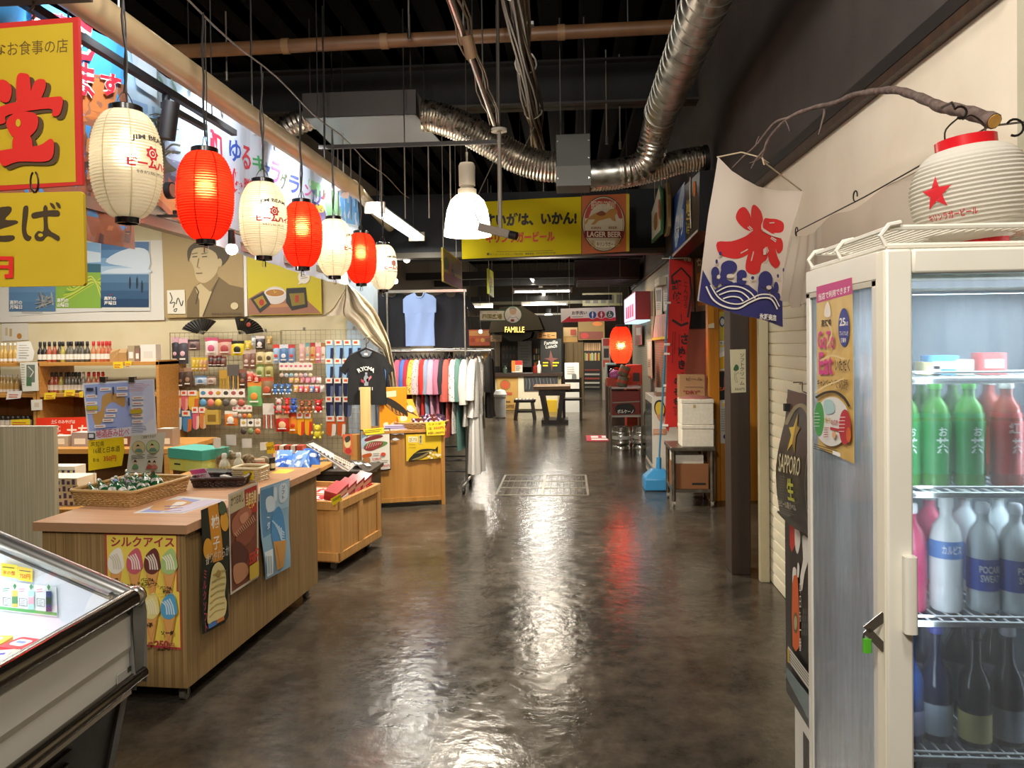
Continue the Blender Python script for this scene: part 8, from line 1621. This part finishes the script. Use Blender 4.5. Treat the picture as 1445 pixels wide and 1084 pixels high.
# nobori banner in its blue base
BL = C('#3f8fc4',.35); bp = P(925,690,Z=0); t = thing('banner_stand','light blue plastic banner base with its slim pole on the floor','stand',(bp.x,bp.y,0))
MB().add([(-.13,-.14,0),(.13,-.14,0),(.13,.14,0),(-.13,.14,0),(-.13,-.14,.13),(.13,-.14,.13),(.13,.14,.13),(-.13,.14,.13),(-.04,-.06,.22),(.1,-.06,.22),(.1,.06,.22),(-.04,.06,.22)],[(0,3,2,1),(0,1,5,4),(1,2,6,5),(2,3,7,6),(3,0,4,7),(4,5,9,8),(5,6,10,9),(6,7,11,10),(7,4,8,11),(8,9,10,11)],BL).build('water_base',t,bevel=.015)
tp = P(946,362,Y=bp.y-.02)-t.location; MB().cyl((.035,0,.2),(.04,0,.34),.03,BL,.026,14).build('socket',t); MB().cyl((.04,0,.3),tp,.011,C('#4a86a8',.35),n=10).build('pole',t); MB().cyl(tp-Vector((.09,0,.02)),tp+Vector((.2,0,-.02)),.006,C('#d8d4c8',.4),n=8).build('crossbar',t)
s = Pix(PY(bp.y-.03),CM,eps=.001,bend=(.08,lambda v: .02*math.sin(v.z*5+v.x*8))); NR = cloth('red_banner_cloth','#d8403c',.25)
s.slab([(748,-84),(950,-64),(945,100),(925,420),(880,900),(842,1425),(812,1340),(752,1345),(745,1390),(712,1330),(722,960),(742,400)],NR,.001); RK = C('#2a1512',.7)
s.line([(775,130),(770,60),(850,-10),(925,70),(935,200),(905,410)],18,RK); s.line([(776,430),(850,478),(910,455)],22,RK); s.line([(850,380),(852,440)],6,RK); s.text('讃',768,90,850,180,RK,.04); s.text('岐',780,190,850,290,RK,.04); s.text('こん',868,110,905,210,RK,.01,vert=True); s.text('ぴら',870,220,905,330,RK,.01,vert=True)
for ch,x0,y0,x1,y1 in (('さ',850,545,908,640),('ぬ',826,655,892,752),('き',826,770,882,850),('い',846,872,868,902),('の',788,920,830,980),('そ',784,1010,826,1075),('名',780,1090,826,1150),('物',776,1165,822,1240)): s.text(ch,x0,y0,x1,y1,RK,.045)
for x,y0,y1 in ((836,550,700),(800,530,720),(782,530,800)): s.line([(x,y0),(x-8,y1)],4,RK)
o = ptag(s,'red_banner','tall narrow red cloth banner with black brush lettering on the slim blue pole','banner',smooth=50); b = MB()
for v in (285,640,720,990,1330): q = s.pt(738-(v-285)*.02,v); b.cyl(q+Vector((-.03,.01,0)),q+Vector((.03,.01,0)),.014,WHITE,n=8)
h = b.build('loop',o); h.location = -o.location
# chest freezer with ice cream drawing
xf0 = P(921,620,Y=8.75).x; zf1 = P(935,560,Y=8.75).z; t = thing('stocker_freezer','white upright freezer with a drawn yellow soft serve behind the red banner','freezer',(xf0,8.75,0)); MB().box(0,0,.03,.45,.8,zf1,C('#d8d2c4',.4)).build('cabinet',t,bevel=.006); MB().box(-.004,.06,.2,0,.76,zf1-.08,C('#4a5456',.2)).build('side_glass',t); MB().box(-.01,.02,.1,-.004,.78,.16,STEEL).build('kick_trim',t); MB().box(.05,.05,0,.4,.75,.03,BLACK).build('plinth',t)
s = Pix(PY(8.745),CN_,eps=.001); s.poly([(625,180),(650,150),(690,155),(715,220),(700,300),(650,290),(622,230)],INK,3); s.poly([(635,190),(655,165),(690,172),(708,230),(690,282),(650,275),(632,230)],C('#d8b83c'),3); s.poly([(640,270),(700,280),(690,340),(660,320)],C('#c88a5a'),2); s.rect(612,395,722,442,C('#c88a68'),-.02); s.lines(618,410,716,2,14,C('#d8d0c0'),4); h = s.build('sticker',t); h.location = -t.location
tag(MB().box(0,0,0,.18,.22,.05,C('#8a6a5a')).box(.01,.0,.05,.17,.2,.09,C('#c8c0b0')).build('booklet_stack',loc=(xf0+.05,8.8,zf1)),'small stack of booklets on the white upright freezer','stack')
# papers and signs along the right wall
PL = [([(556,165),(620,160),(624,380),(600,640),(560,600)],'#8a7a58','tall tan paper strip nearest the red light box'),([(628,165),(690,150),(688,380),(636,400)],'#b8b0a0','grey menu sheet above the striped pink papers'),([(694,60),(746,40),(744,340),(698,360)],'#c8bfae','pale menu sheet beside the banner pole, top of the right wall'),([(632,395),(740,375),(738,590),(606,605)],'#c8908a','row of pink striped price strips with yellow lower edge'),([(556,600),(600,590),(604,930),(568,920)],'#b8a890','long thin paper strip hanging low on the right wall'),([(456,480),(516,470),(518,640),(460,650)],'#a8483c','dark red menu poster under the red light box')]
for i,(q,c,lb) in enumerate(PL):
    s = Pix(PX(1.235-.004*i),CM,eps=.001); s.slab(q,C(c),.002); x0 = min(p[0] for p in q); x1 = max(p[0] for p in q); y0 = min(p[1] for p in q); y1 = max(p[1] for p in q)
    if i == 3: [s.line([(x0+24+15*k,y0+26),(x0+20+15*k,y1-30)],5,C('#e0c4bc')) for k in range(7)]; s.poly([(608,585),(738,565),(738,590),(606,605)],C('#d8c82c'))
    else: s.poly([(x0+10,y0+30),(x1-10,y0+24),(x1-12,(y0+y1)/2),(x0+12,(y0+y1)/2)],C(['#4a4234','#5a544c','#8a8478','','#d8d0c0','#d8b8a0'][i])); [s.line([(x0+12,(y0+y1)/2+20+16*k),(x1-16,(y0+y1)/2+16+16*k)],4,C('#4a4238')) for k in range(4)]
    ptag(s,'menu_sheet',lb,'sheet')
tag(MB().box(0,0,0,.12,.5,.1,C('#c8bfa4',.4)).box(-.005,.02,.01,0,.48,.04,C('#e6e0cc')).build('wall_fixture',loc=(1.14,9.8,P(930,402,Y=9.8).z)),'beige box fixture on the wall above the menu sheets','fixture')
X1_ = P(896,430,Y=11.8).x; z0 = P(904,453,Y=11.8).z; z1 = P(904,411,Y=11.8).z; t = thing('light_box','red box sign with a glowing white and violet face on the right wall','sign',(X1_,11.8,z0)); w_ = 1.26-X1_
MB().box(.006,0,.02,w_,2.3,z1-z0,C('#a01c24',.4)).build('sign_case',t); MB().box(0,.03,.03,.006,2.27,z1-z0-.02,glow('#c8b0e0',1.2)).build('lit_face',t); MB().box(.01,.02,0,w_,2.28,.02,glow('#b8dce8',1.0)).build('lit_underside',t)
b = MB(); [b.box(-.004,.3+.42*k,.08,0,.3+.42*k+.26,.28,glow('#d02838',.8)) for k in range(4)]; b.box(-.004,.3,.32,0,1.9,.4,glow('#ffffff',2.5)); b.build('lettering',t)
# red lantern
lc = P(876,487,Y=11.4); t = thing('paper_lantern','red glowing lantern hanging alone beside the red light box','lantern',(lc.x,11.4,lc.z-.27)); b,rf = lantern_body(.165,.54,.07,.07,LR,LRS,26,6); b.build('paper_shade',t,smooth=60); MB().lathe([(.072,.53),(.075,.56),(.06,.565)],BLACK,20).build('top_ring',t); MB().lathe([(.06,-.03),(.075,-.025),(.072,.01)],BLACK,20).build('bottom_ring',t); MB().cyl((0,0,.56),(0,0,2.66-t.location.z+1.6),.004,BLACK,n=6).build('power_cord',t); MB().ball((0,0,.3),.03,glow('#fff0d0',5),8).build('bulb',t)
lamp('lantern_inner_light','POINT',(lc.x,11.4,lc.z),22,(1,.8,.55),.04)
# rack, kegs, machines
xr0 = P(862,600,Y=10.9).x; xr1 = P(905,600,Y=10.9).x; t = thing('steel_rack','small steel rack above the beer kegs','rack',(xr0,10.85,0)); w_ = xr1-xr0
for x in (0,w_):
    for y in (0,.5): MB().cyl((x,y,0),(x,y,.98),.012,STEEL,n=8).build('post',t)
for z in (.55,.95): MB().box(0,0,z-.02,w_,.5,z,STEEL).build('shelf',t)
t = thing('equipment_case','black and red case with white lettering on the steel rack','case',(xr0+.02,10.88,.55)); MB().box(0,0,0,w_-.04,.4,.34,C('#7c1c14',.4)).build('case_body',t); s = Pix(PY(10.875),CN_,eps=.0015); s.poly([(290,215),(320,185),(420,180),(460,220),(440,262),(310,265)],INK,3); s.text('ボルケーノ',308,228,446,262,C('#e6e2d8'),.03); s.line([(250,172),(500,160)],10,C('#8a8478')); s.line([(250,282),(500,275)],10,C('#8a8478')); h = s.build('print',t); h.location = -t.location
def keg(x,y,lb,r=.15,h=.34):
    t = thing('beer_keg',lb,'keg',(x,y,0)); MB().lathe([(r*.8,.0),(r*.93,.0),(r*.95,.05),(r*.86,.07),(r,.1),(r,.12),(r*.97,.13),(r,.16),(r,.22),(r*.97,.23),(r,.25),(r*.95,.28),(r*.8,.3),(0.03,.31)],CHROME,28).build('keg_body',t,smooth=45); MB().lathe([(r*.84,.28),(r*.92,.28),(r*.93,h),(r*.86,h),(r*.84,.28)],CHROME,28).build('handle_ring',t); MB().lathe([(r+.001,.165),(r+.001,.215)],C('#c8c6be',.4),28,cap=False).build('label_band',t); MB().cyl((0,0,.31),(0,0,.34),.03,C('#2a2622',.4),n=12).build('valve',t)
p = P(877,636,Z=0); keg(p.x,p.y+.1,'steel beer keg on the floor under the steel rack'); keg(p.x+.29,p.y+.16,'steel beer keg right of the keg under the rack',.13); 
t = thing('gas_cylinder','slim steel cylinder standing beside the beer kegs','cylinder',(p.x+.45,p.y+.3,0)); MB().lathe([(.09,0),(.1,.02),(.1,.5),(.06,.58),(.02,.6)],STEEL,20).build('tank',t); MB().cyl((0,0,.6),(0,0,.68),.025,BLACK,n=10).build('valve',t)
xm0 = P(884,560,Y=11.7).x; zm = P(895,515,Y=11.7).z; t = thing('orange_machine','tall orange-red machine behind the steel rack','machine',(xm0,11.7,0)); MB().box(0,0,0,.24,.4,zm,C('#b03a14',.4)).build('casing',t,bevel=.01); MB().box(.1,-.006,zm-.25,.2,0,zm-.12,C('#3a3a3c')).build('panel',t); MB().cyl((.03,-.03,zm-.18),(.03,.0,zm-.18),.025,C('#c88a3c',.3),n=12).build('knob',t); MB().tube([(.02,-.02,.5),(.12,-.04,.62),(.22,-.02,.52)],.012,BLACK,8).build('hose',t)
p = P(868,562,Y=11.2); t = thing('candy_dome','clear domed candy machine with pink sweets on the steel rack','machine',(p.x+.02,11.2,.95)); MB().box(-.14,-.12,0,.14,.12,.12,C('#b83a1c',.4)).build('base',t); MB().ball((0,0,.14),.13,glass('dome_glass',(.9,.88,.92)),10).build('dome',t); MB().ball((-.02,0,.15),.085,C('#d070b0',.5),8).build('sweets',t)
for i,(u,v,lb) in enumerate(((879,565,'lower khaki drum on the steel rack'),(881,545,'upper khaki drum tilted on the lower drum'))): p = P(u,v,Y=10.98); tag(MB().lathe([(.07,-.07),(.075,-.06),(.075,.06),(.07,.07)],C('#6c6650',.5),18).lathe([(.077,-.02),(.077,.02)],C('#b84a2c'),18,cap=False).build('drum',loc=(p.x,10.98,.95+.075+.15*i),rot=(0,.2+.2*i,0),smooth=40),lb,'drum')
p = P(868,536,Y=12.6); t = thing('television','small pale framed television on a dark stand behind the red lantern','television',(p.x,12.6,p.z)); MB().box(-.15,0,0,.15,.2,.27,C('#8aa8a8',.4)).build('frame',t,bevel=.01); MB().box(-.125,-.004,.03,.125,0,.24,C('#0c1412',.15)).build('screen',t); MB().box(-.15,0,-p.z,.15,.3,-.001,C('#3a342c',.5)).build('stand',t)
a = P(828,623,Z=0); c = P(850,611,Z=0); t = thing('floor_mat','small red floor mat with white lettering on the aisle','mat',(a.x,a.y,0)); MB().box(0,0,0,.62,.75,.008,C('#b83444',.8)).build('mat',t); MB().box(.08,.4,.008,.2,.65,.0085,WHITE).box(.26,.4,.008,.34,.65,.0085,WHITE).box(.08,.12,.008,.34,.3,.0085,WHITE).build('lettering',t)
# ================================================================== FAR END: coffee booth, table, shelves
CF = (660,400,7.225); E2 = 0.002
xA = P(699,560,Y=18).x; xB = P(792,560,Y=18).x; zc = P(745,527,Y=18).z; w_ = xB-xA
t = thing('coffee_counter','coffee booth counter with a dark top, crate front and chalkboard','counter',(xA,18,0))
MB().box(0,.02,0,w_,.6,zc-.07,C('#b0a07c',.6)).build('counter_body',t); MB().box(-.05,-.06,zc-.07,w_+.03,.65,zc,C('#2e1f16',.4)).build('counter_top',t)
s = Pix(PY(18.0),CF,eps=E2); s.poly([(290,935),(515,940),(520,1290),(330,1290)],C('#b08a48')); s.ell(382,1035,56,54,C('#6a7a3a')); s.ell(382,1035,48,46,C('#b0502c')); s.poly([(330,1105),(455,1112),(450,1140),(330,1130)],C('#a84a30')); s.text('COFFEE',365,1236,475,1272,C('#6a4a24'),.03); s.lines(365,1205,460,1,8,C('#6a4a24'),14); s.rect(515,945,920,1280,C('#c8bfa6')); h = s.build('front_print',t); h.location = -t.location
s = Pix(PY(17.97),CF,eps=E2); s.slab([(570,950),(918,948),(918,1095),(576,1100)],C('#2a2d30',.6),.02)
for k in range(9): s.line([(590+36*k,960+(k % 3)*6),(600+36*k,1010+(k*17) % 40),(592+36*k,1080)],4,C(['#6a6e70','#8a8e8c','#7a5a6a'][k % 3]))
ptag(s,'menu_chalkboard','low chalkboard menu on the front of the coffee counter','chalkboard')
t = thing('booth_hood','black fabric hood with golden letters over the coffee booth','awning',(0,0,0)); HD = cloth('black_hood_cloth','#17140f',0.0)
f = [P(660+u/7.225,400+v/7.225,Y=17.5) for u,v in ((212,505),(770,470),(715,330),(560,235),(330,240),(235,400))]; MB().prism(f,(0,1.6,0),HD).build('canopy',t,smooth=0)
f = [P(660+u/7.225,400+v/7.225,Y=17.55) for u,v in ((350,500),(660,490),(640,550),(540,590),(430,590),(370,550))]; MB().prism(f,(0,1.2,0),cloth('black_valance','#0c0b09',0.0)).build('valance',t,smooth=0)
s = Pix(PY(17.49),CF,eps=E2); s.text('FAMILLE',378,442,578,500,C('#b09440'),.02); s.build('lettering',t)
for u in (260,740): p = P(660+u/7.225,400+500/7.225,Y=18.9); MB().box(p.x-.03,18.9,0,p.x+.03,18.96,p.z+.1,C('#2a211a')).build('post',t)
struct(MB().box(-3.2,20.2,0,-.15,20.3,2.3,C('#2a241c',.7)).build('wall_booth',smooth=0))
def bx(name,label,cat,u0,v0,u1,v1,Y,d,c,art=None,floor=False,rough=.5,hang=0):
    a = P(u0,v1,Y=Y); b_ = P(u1,v0,Y=Y); z = 0 if floor else a.z; t = MB().box(0,0,0,b_.x-a.x,d,b_.z-z,C(c,rough) if isinstance(c,str) else c).build(name,loc=(a.x,Y,z),smooth=0); tag(t,label,cat)
    if hang:
        for k in (.12,.88): MB().cyl(((b_.x-a.x)*k,d/2,b_.z-a.z),((b_.x-a.x)*k,d/2,4.37-a.z),.004,INK,n=5).build('hanging_cord',t)
    if art: s = Pix(PY(Y-.004),(0,0,1),eps=E2); art(s); h = s.build('print',t); h.location = -t.location
    return t
bx('dark_cupboard','dark cupboard of jars at the back of the coffee booth','cupboard',706,482,731,526,19.6,.5,'#17140f',lambda s: [(s.rect(709+5*i,488+12*j,712+5*i,494+12*j,C(['#4a4638','#5a3a2a','#3a4a3a'][(i+j) % 3]))) for i in range(4) for j in range(3)],True)
bx('paper_scroll','silver-grey hanging panel at the back of the coffee booth','scroll',731,481,750,518,19.5,.03,'#8a8c88',lambda s: s.lines(734,488,748,7,4,C('#6a6c68'),1),hang=1)
bx('dark_cupboard','dark cupboard right of the silver-grey panel in the coffee booth','cupboard',750,484,764,526,19.6,.4,'#1c1712',lambda s: [s.rect(753+3*i,492+9*j,755+3*i,499+9*j,C(['#8a3a2a','#c8b88a','#5a6a5a','#b08a3a'][(i+j) % 4])) for i in range(3) for j in range(3)],True)
bx('menu_chalkboard','tall chalkboard with white script and yellow notes in the coffee booth','chalkboard',763,478,792,528,18.3,.04,'#20211f',lambda s: (s.text('Famille',768,482,787,487,WHITE,.01,sk=-.1),s.text('Lunch',770,487,786,492,WHITE,.01,sk=-.1),s.poly([(777,494),(780,505),(788,506),(781,509),(779,524),(776,509),(767,506),(775,505)],C('#7a4a44')),s.lines(766,512,774,2,4,YEL,2),s.lines(780,512,789,2,4,YEL,2)))
for u0,v0,u1,v1,c,lb in ((692,473,708,482,'#7a5a2c','dark wooden sign under the left end of the black hood'),(758,469,785,478,'#b08040','light wooden sign above the tall chalkboard')): bx('wooden_sign',lb,'sign',u0,v0,u1,v1,18.25,.03,c,lambda s: s.text('コーヒー',u0+2,v0+2,u1-2,v1-2,INK,.02))
bx('flyer_box','orange and white flyer holder on the coffee counter','box',722,509,737,525.6,18.1,.1,'#d8cfbe',lambda s: (s.rect(722,509,727,524,C('#d8842c')),s.rect(727,509,737,515,C('#c8342c')),s.lines(728,517,735,3,2.5,C('#8a8478'),1)))
for i,(u,v0,c,lb) in enumerate(((755,512,'#8a2a24','dark red bottle on the coffee counter'),(761,509,'#e0dcd0','white labelled bottle beside the dark red bottle'),(713,516,'#4a5a4a','green glass jar on the coffee counter'))): p = P(u,527,Y=18.2); h = P(u,v0,Y=18.2).z-zc; tag(MB().lathe([(.045,0),(.05,.01),(.05,h*.6),(.02,h*.75),(.02,h)],C(c,.3),14).build('bottle',loc=(p.x,18.2,zc)),lb,'bottle')
# stall left of the booth
FOOD = lambda s: (s.rect(662,467,690,474,C('#c88a4a')),[s.ell(667+7*i,480,3,3,C(['#a83a24','#c86a2c','#d8a04a','#8a4a2c'][i])) for i in range(4)])
bx('food_banner','orange food banner left of the black hood','banner',660,465,691,488,19,.02,'#b8502c',FOOD,hang=1)
bx('wall_panel','pale slatted panel behind the second clothes rack','panel',640,478,707,545,19.6,.05,stripes('pale_slats','#8f8468','#a89c80',9,'Z'),None,True)
for i,(u0,v0,u1,v1,c,lb) in enumerate(((684,499,693,512,'#d8a01c','yellow bag with a red base hanging near the coffee booth'),(668,482,700,490,'#b08a58','brown card strip under the orange food banner'),(696,517,705,526,'#2a2a2c','small black framed card near the coffee counter'),(670,510,682,526,'#c8c0ae','pale sheet hanging on the slatted panel'))): bx('hanging_card',lb,'card',u0,v0,u1,v1,19.57-.005*i,.025,c,(lambda s: s.rect(685,509,692,514,C('#c83a2c'))) if i == 0 else None)
t = thing('litter_bin','slim pale bin standing left of the coffee counter','bin',(P(706,590,Z=0).x,16.2,0)); MB().lathe([(.1,0),(.12,.02),(.12,.42),(.1,.44)],C('#b8b8b4',.4),18).build('bin_body',t); MB().lathe([(.13,.44),(.14,.5),(.1,.58),(.02,.6)],C('#c8c8c4',.4),18).build('lid',t)
# table, stool, chair
TW = C('#2b1c12',.35); xt = P(753,545,Y=15.2).x; xu = P(805,545,Y=15.2).x; w_ = xu-xt; t = thing('wooden_table','heavy dark wooden table in front of the coffee counter','table',(xt,15,0)); MB().box(0,0,.66,w_,.8,.73,wood('table_top_wood','#7a5a38','#94704a',(2,40,40),rough=.3)).build('table_top',t,bevel=.01); MB().box(.1,.1,.54,w_-.1,.7,.66,TW).build('apron',t)
for x in (.12,w_-.2):
    for y in (.1,.62): MB().bar((x+.04,y,.6),(x+(.14 if x < .3 else -.04),y,0.03),.09,.09,TW).build('leg',t)
MB().box(.15,.06,0,w_-.05,.76,.06,TW).build('foot_rail',t)
def stool(x,y,lb):
    t = thing('wooden_stool',lb,'stool',(x,y,0)); MB().box(-.22,-.17,.36,.22,.17,.42,TW).build('seat',t,bevel=.01)
    b = MB(); [b.box(-.19+.075*i,-.15,.42,-.15+.075*i,.15,.428,C('#b0a494',.6)) for i in range(6)]; b.build('seat_straps',t)
    for sx in (-1,1):
        for sy in (-1,1): MB().bar((sx*.15,sy*.11,.37),(sx*.2,sy*.14,0),.06,.06,TW).build('leg',t)
    MB().box(-.17,-.02,.14,.17,.02,.18,TW).build('stretcher',t)
p = P(741,592,Z=0); stool(p.x,p.y,'dark wooden stool with pale woven seat left of the heavy table')
p = P(808,592,Z=0); t = thing('wooden_chair','dark wooden chair at the aisle end of the heavy table','chair',(p.x,p.y,0)); MB().box(-.2,-.2,.4,.2,.2,.44,TW).build('seat',t)
for sx in (-.17,.17):
    MB().box(sx-.025,-.19,0,sx+.025,-.14,.4,TW).build('leg',t); MB().box(sx-.025,.15,0,sx+.025,.2,.85,TW).build('leg',t)
b = MB(); [b.box(-.17,.16,z,.17,.185,z+.07,TW) for z in (.55,.75)]; b.build('backrest',t)
bx('plastic_crate','yellow crate on the floor under the heavy table','crate',769,565,786,577,17.5,.3,'#c8a42c',None,True)
# pale wood cabinet, leaflet box and shelves of bottles
bx('wood_cabinet','tall pale wood cabinet right of the chalkboard','cabinet',796,483,823,556,20.5,.6,wood('khaki_cabinet_wood','#80683c','#967c4c',(20,20,1)),lambda s: (s.rect(795,485,797,553,INK),s.line([(809,485),(809,553)],.6,INK)),True)
bx('carton','tan carton on top of the pale wood cabinet','carton',792,475,815,483,20.6,.4,'#b08c50'); bx('carton','printed tan carton, upper of two on the pale wood cabinet','carton',795,462,815,475,20.6,.4,'#c0a070',lambda s: s.rect(805,465,813,473,C('#a84a34')))
bx('leaflet_board','white notice board on a stand behind the wooden chair','board',797,512,817,540,17.4,.1,'#d8d6ce',lambda s: (s.lines(800,518,813,4,3,C('#a8a49a'),1),s.rect(807,528,813,537,C('#6a6e68'))),True)
bx('bottle_shelf','dark shelf case filled with bottles and packets at the far end','shelf',823,478,849,551,25,.6,'#15120e',lambda s: ([s.rect(824.5+2.9*i,484,827+2.9*i,495,C(['#c89a6a','#d8b080','#c8a074'][i % 3])) for i in range(8)],[s.rect(825+2.4*i,498+(i % 2),826.8+2.4*i,509,C(['#a8a82c','#d8d0b0','#b83a2c','#c8c43a','#d8d8d0'][i % 5])) for i in range(9)],[s.rect(825,521+6*j,846,523.5+6*j,C(['#7a2a24','#a8a49c','#8a3a2c','#b8b4a8','#6a645c'][j])) for j in range(5)]),True)
bx('food_banner','yellow and red bread banner above the far bottle shelf','banner',816,453,853,480,24.5,.03,'#8a6a20',lambda s: (s.rect(817,468,851,479,C('#7a3422')),s.ell(825,474,6,4,C('#b82a1c')),s.ell(843,457,7,3,C('#d87a2c'))),hang=1)
bx('poster_column','column of red and white posters left of the red lantern','poster',850,477,861,548,21,.1,'#b8a898',lambda s: (s.rect(851,478,860,488,C('#a83a34')),s.rect(852,492,859,505,C('#3a3230')),s.rect(851,508,860,518,C('#c85a3c')),s.rect(851,522,858,540,C('#c8c0a0'))),True)
bx('stall_canopy','yellowish patterned valance beyond the restroom sign','valance',822,413,878,432,23,.1,'#4a4626',lambda s: [s.rect(826+11*i,416,833+11*i,428,C('#1c1a14')) for i in range(5)],hang=1)
struct(MB().box(-3.2,23.4,2.75,1.2,23.6,3.0,C('#54503f',.6)).build('trim_far_beam',smooth=0))
# bare lamps glimpsed between signs
def globe(u,v,Y,r,lb,e=10,pw=6):
    p = P(u,v,Y=Y); t = thing('bare_lamp',lb,'lamp',p); MB().ball((0,0,0),r,glow('#fff4e0',e),10).build('bulb',t); MB().cyl((0,0,r*.8),(0,0,r*1.9),r*.5,BLACK,n=10).build('holder',t); MB().cyl((0,0,r*1.9),(0,0,4.37-p.z),.004,BLACK,n=5).build('cord',t); lamp('bare_lamp_light','POINT',p-Vector((0,0,r*2)),pw,NEUT,.05)
globe(574,366,11,.05,'bare lamp between the last lantern and the pendant lamp, upper of two'); globe(558,397,11.5,.04,'bare lamp beside the last white lantern, lower of two'); globe(777,524,17.2,.02,'tiny lamp before the tall chalkboard',4,1) if False else None
globe(774,449,21.5,.14,'glowing white globe lamp right of the black hood',8,20); globe(787,456,22,.05,'bare lamp left of the restroom sign',12,10); globe(678,468,17,.04,'bare lamp above the orange food banner',10,8)
lamp('booth_light','AREA',(-.8,16.6,2.6),80,NEUT,1.5,(-.6,17.5,.5)); lamp('far_light','AREA',(.3,21.5,2.6),70,(1,.92,.75),1.5,(.3,24,.8))
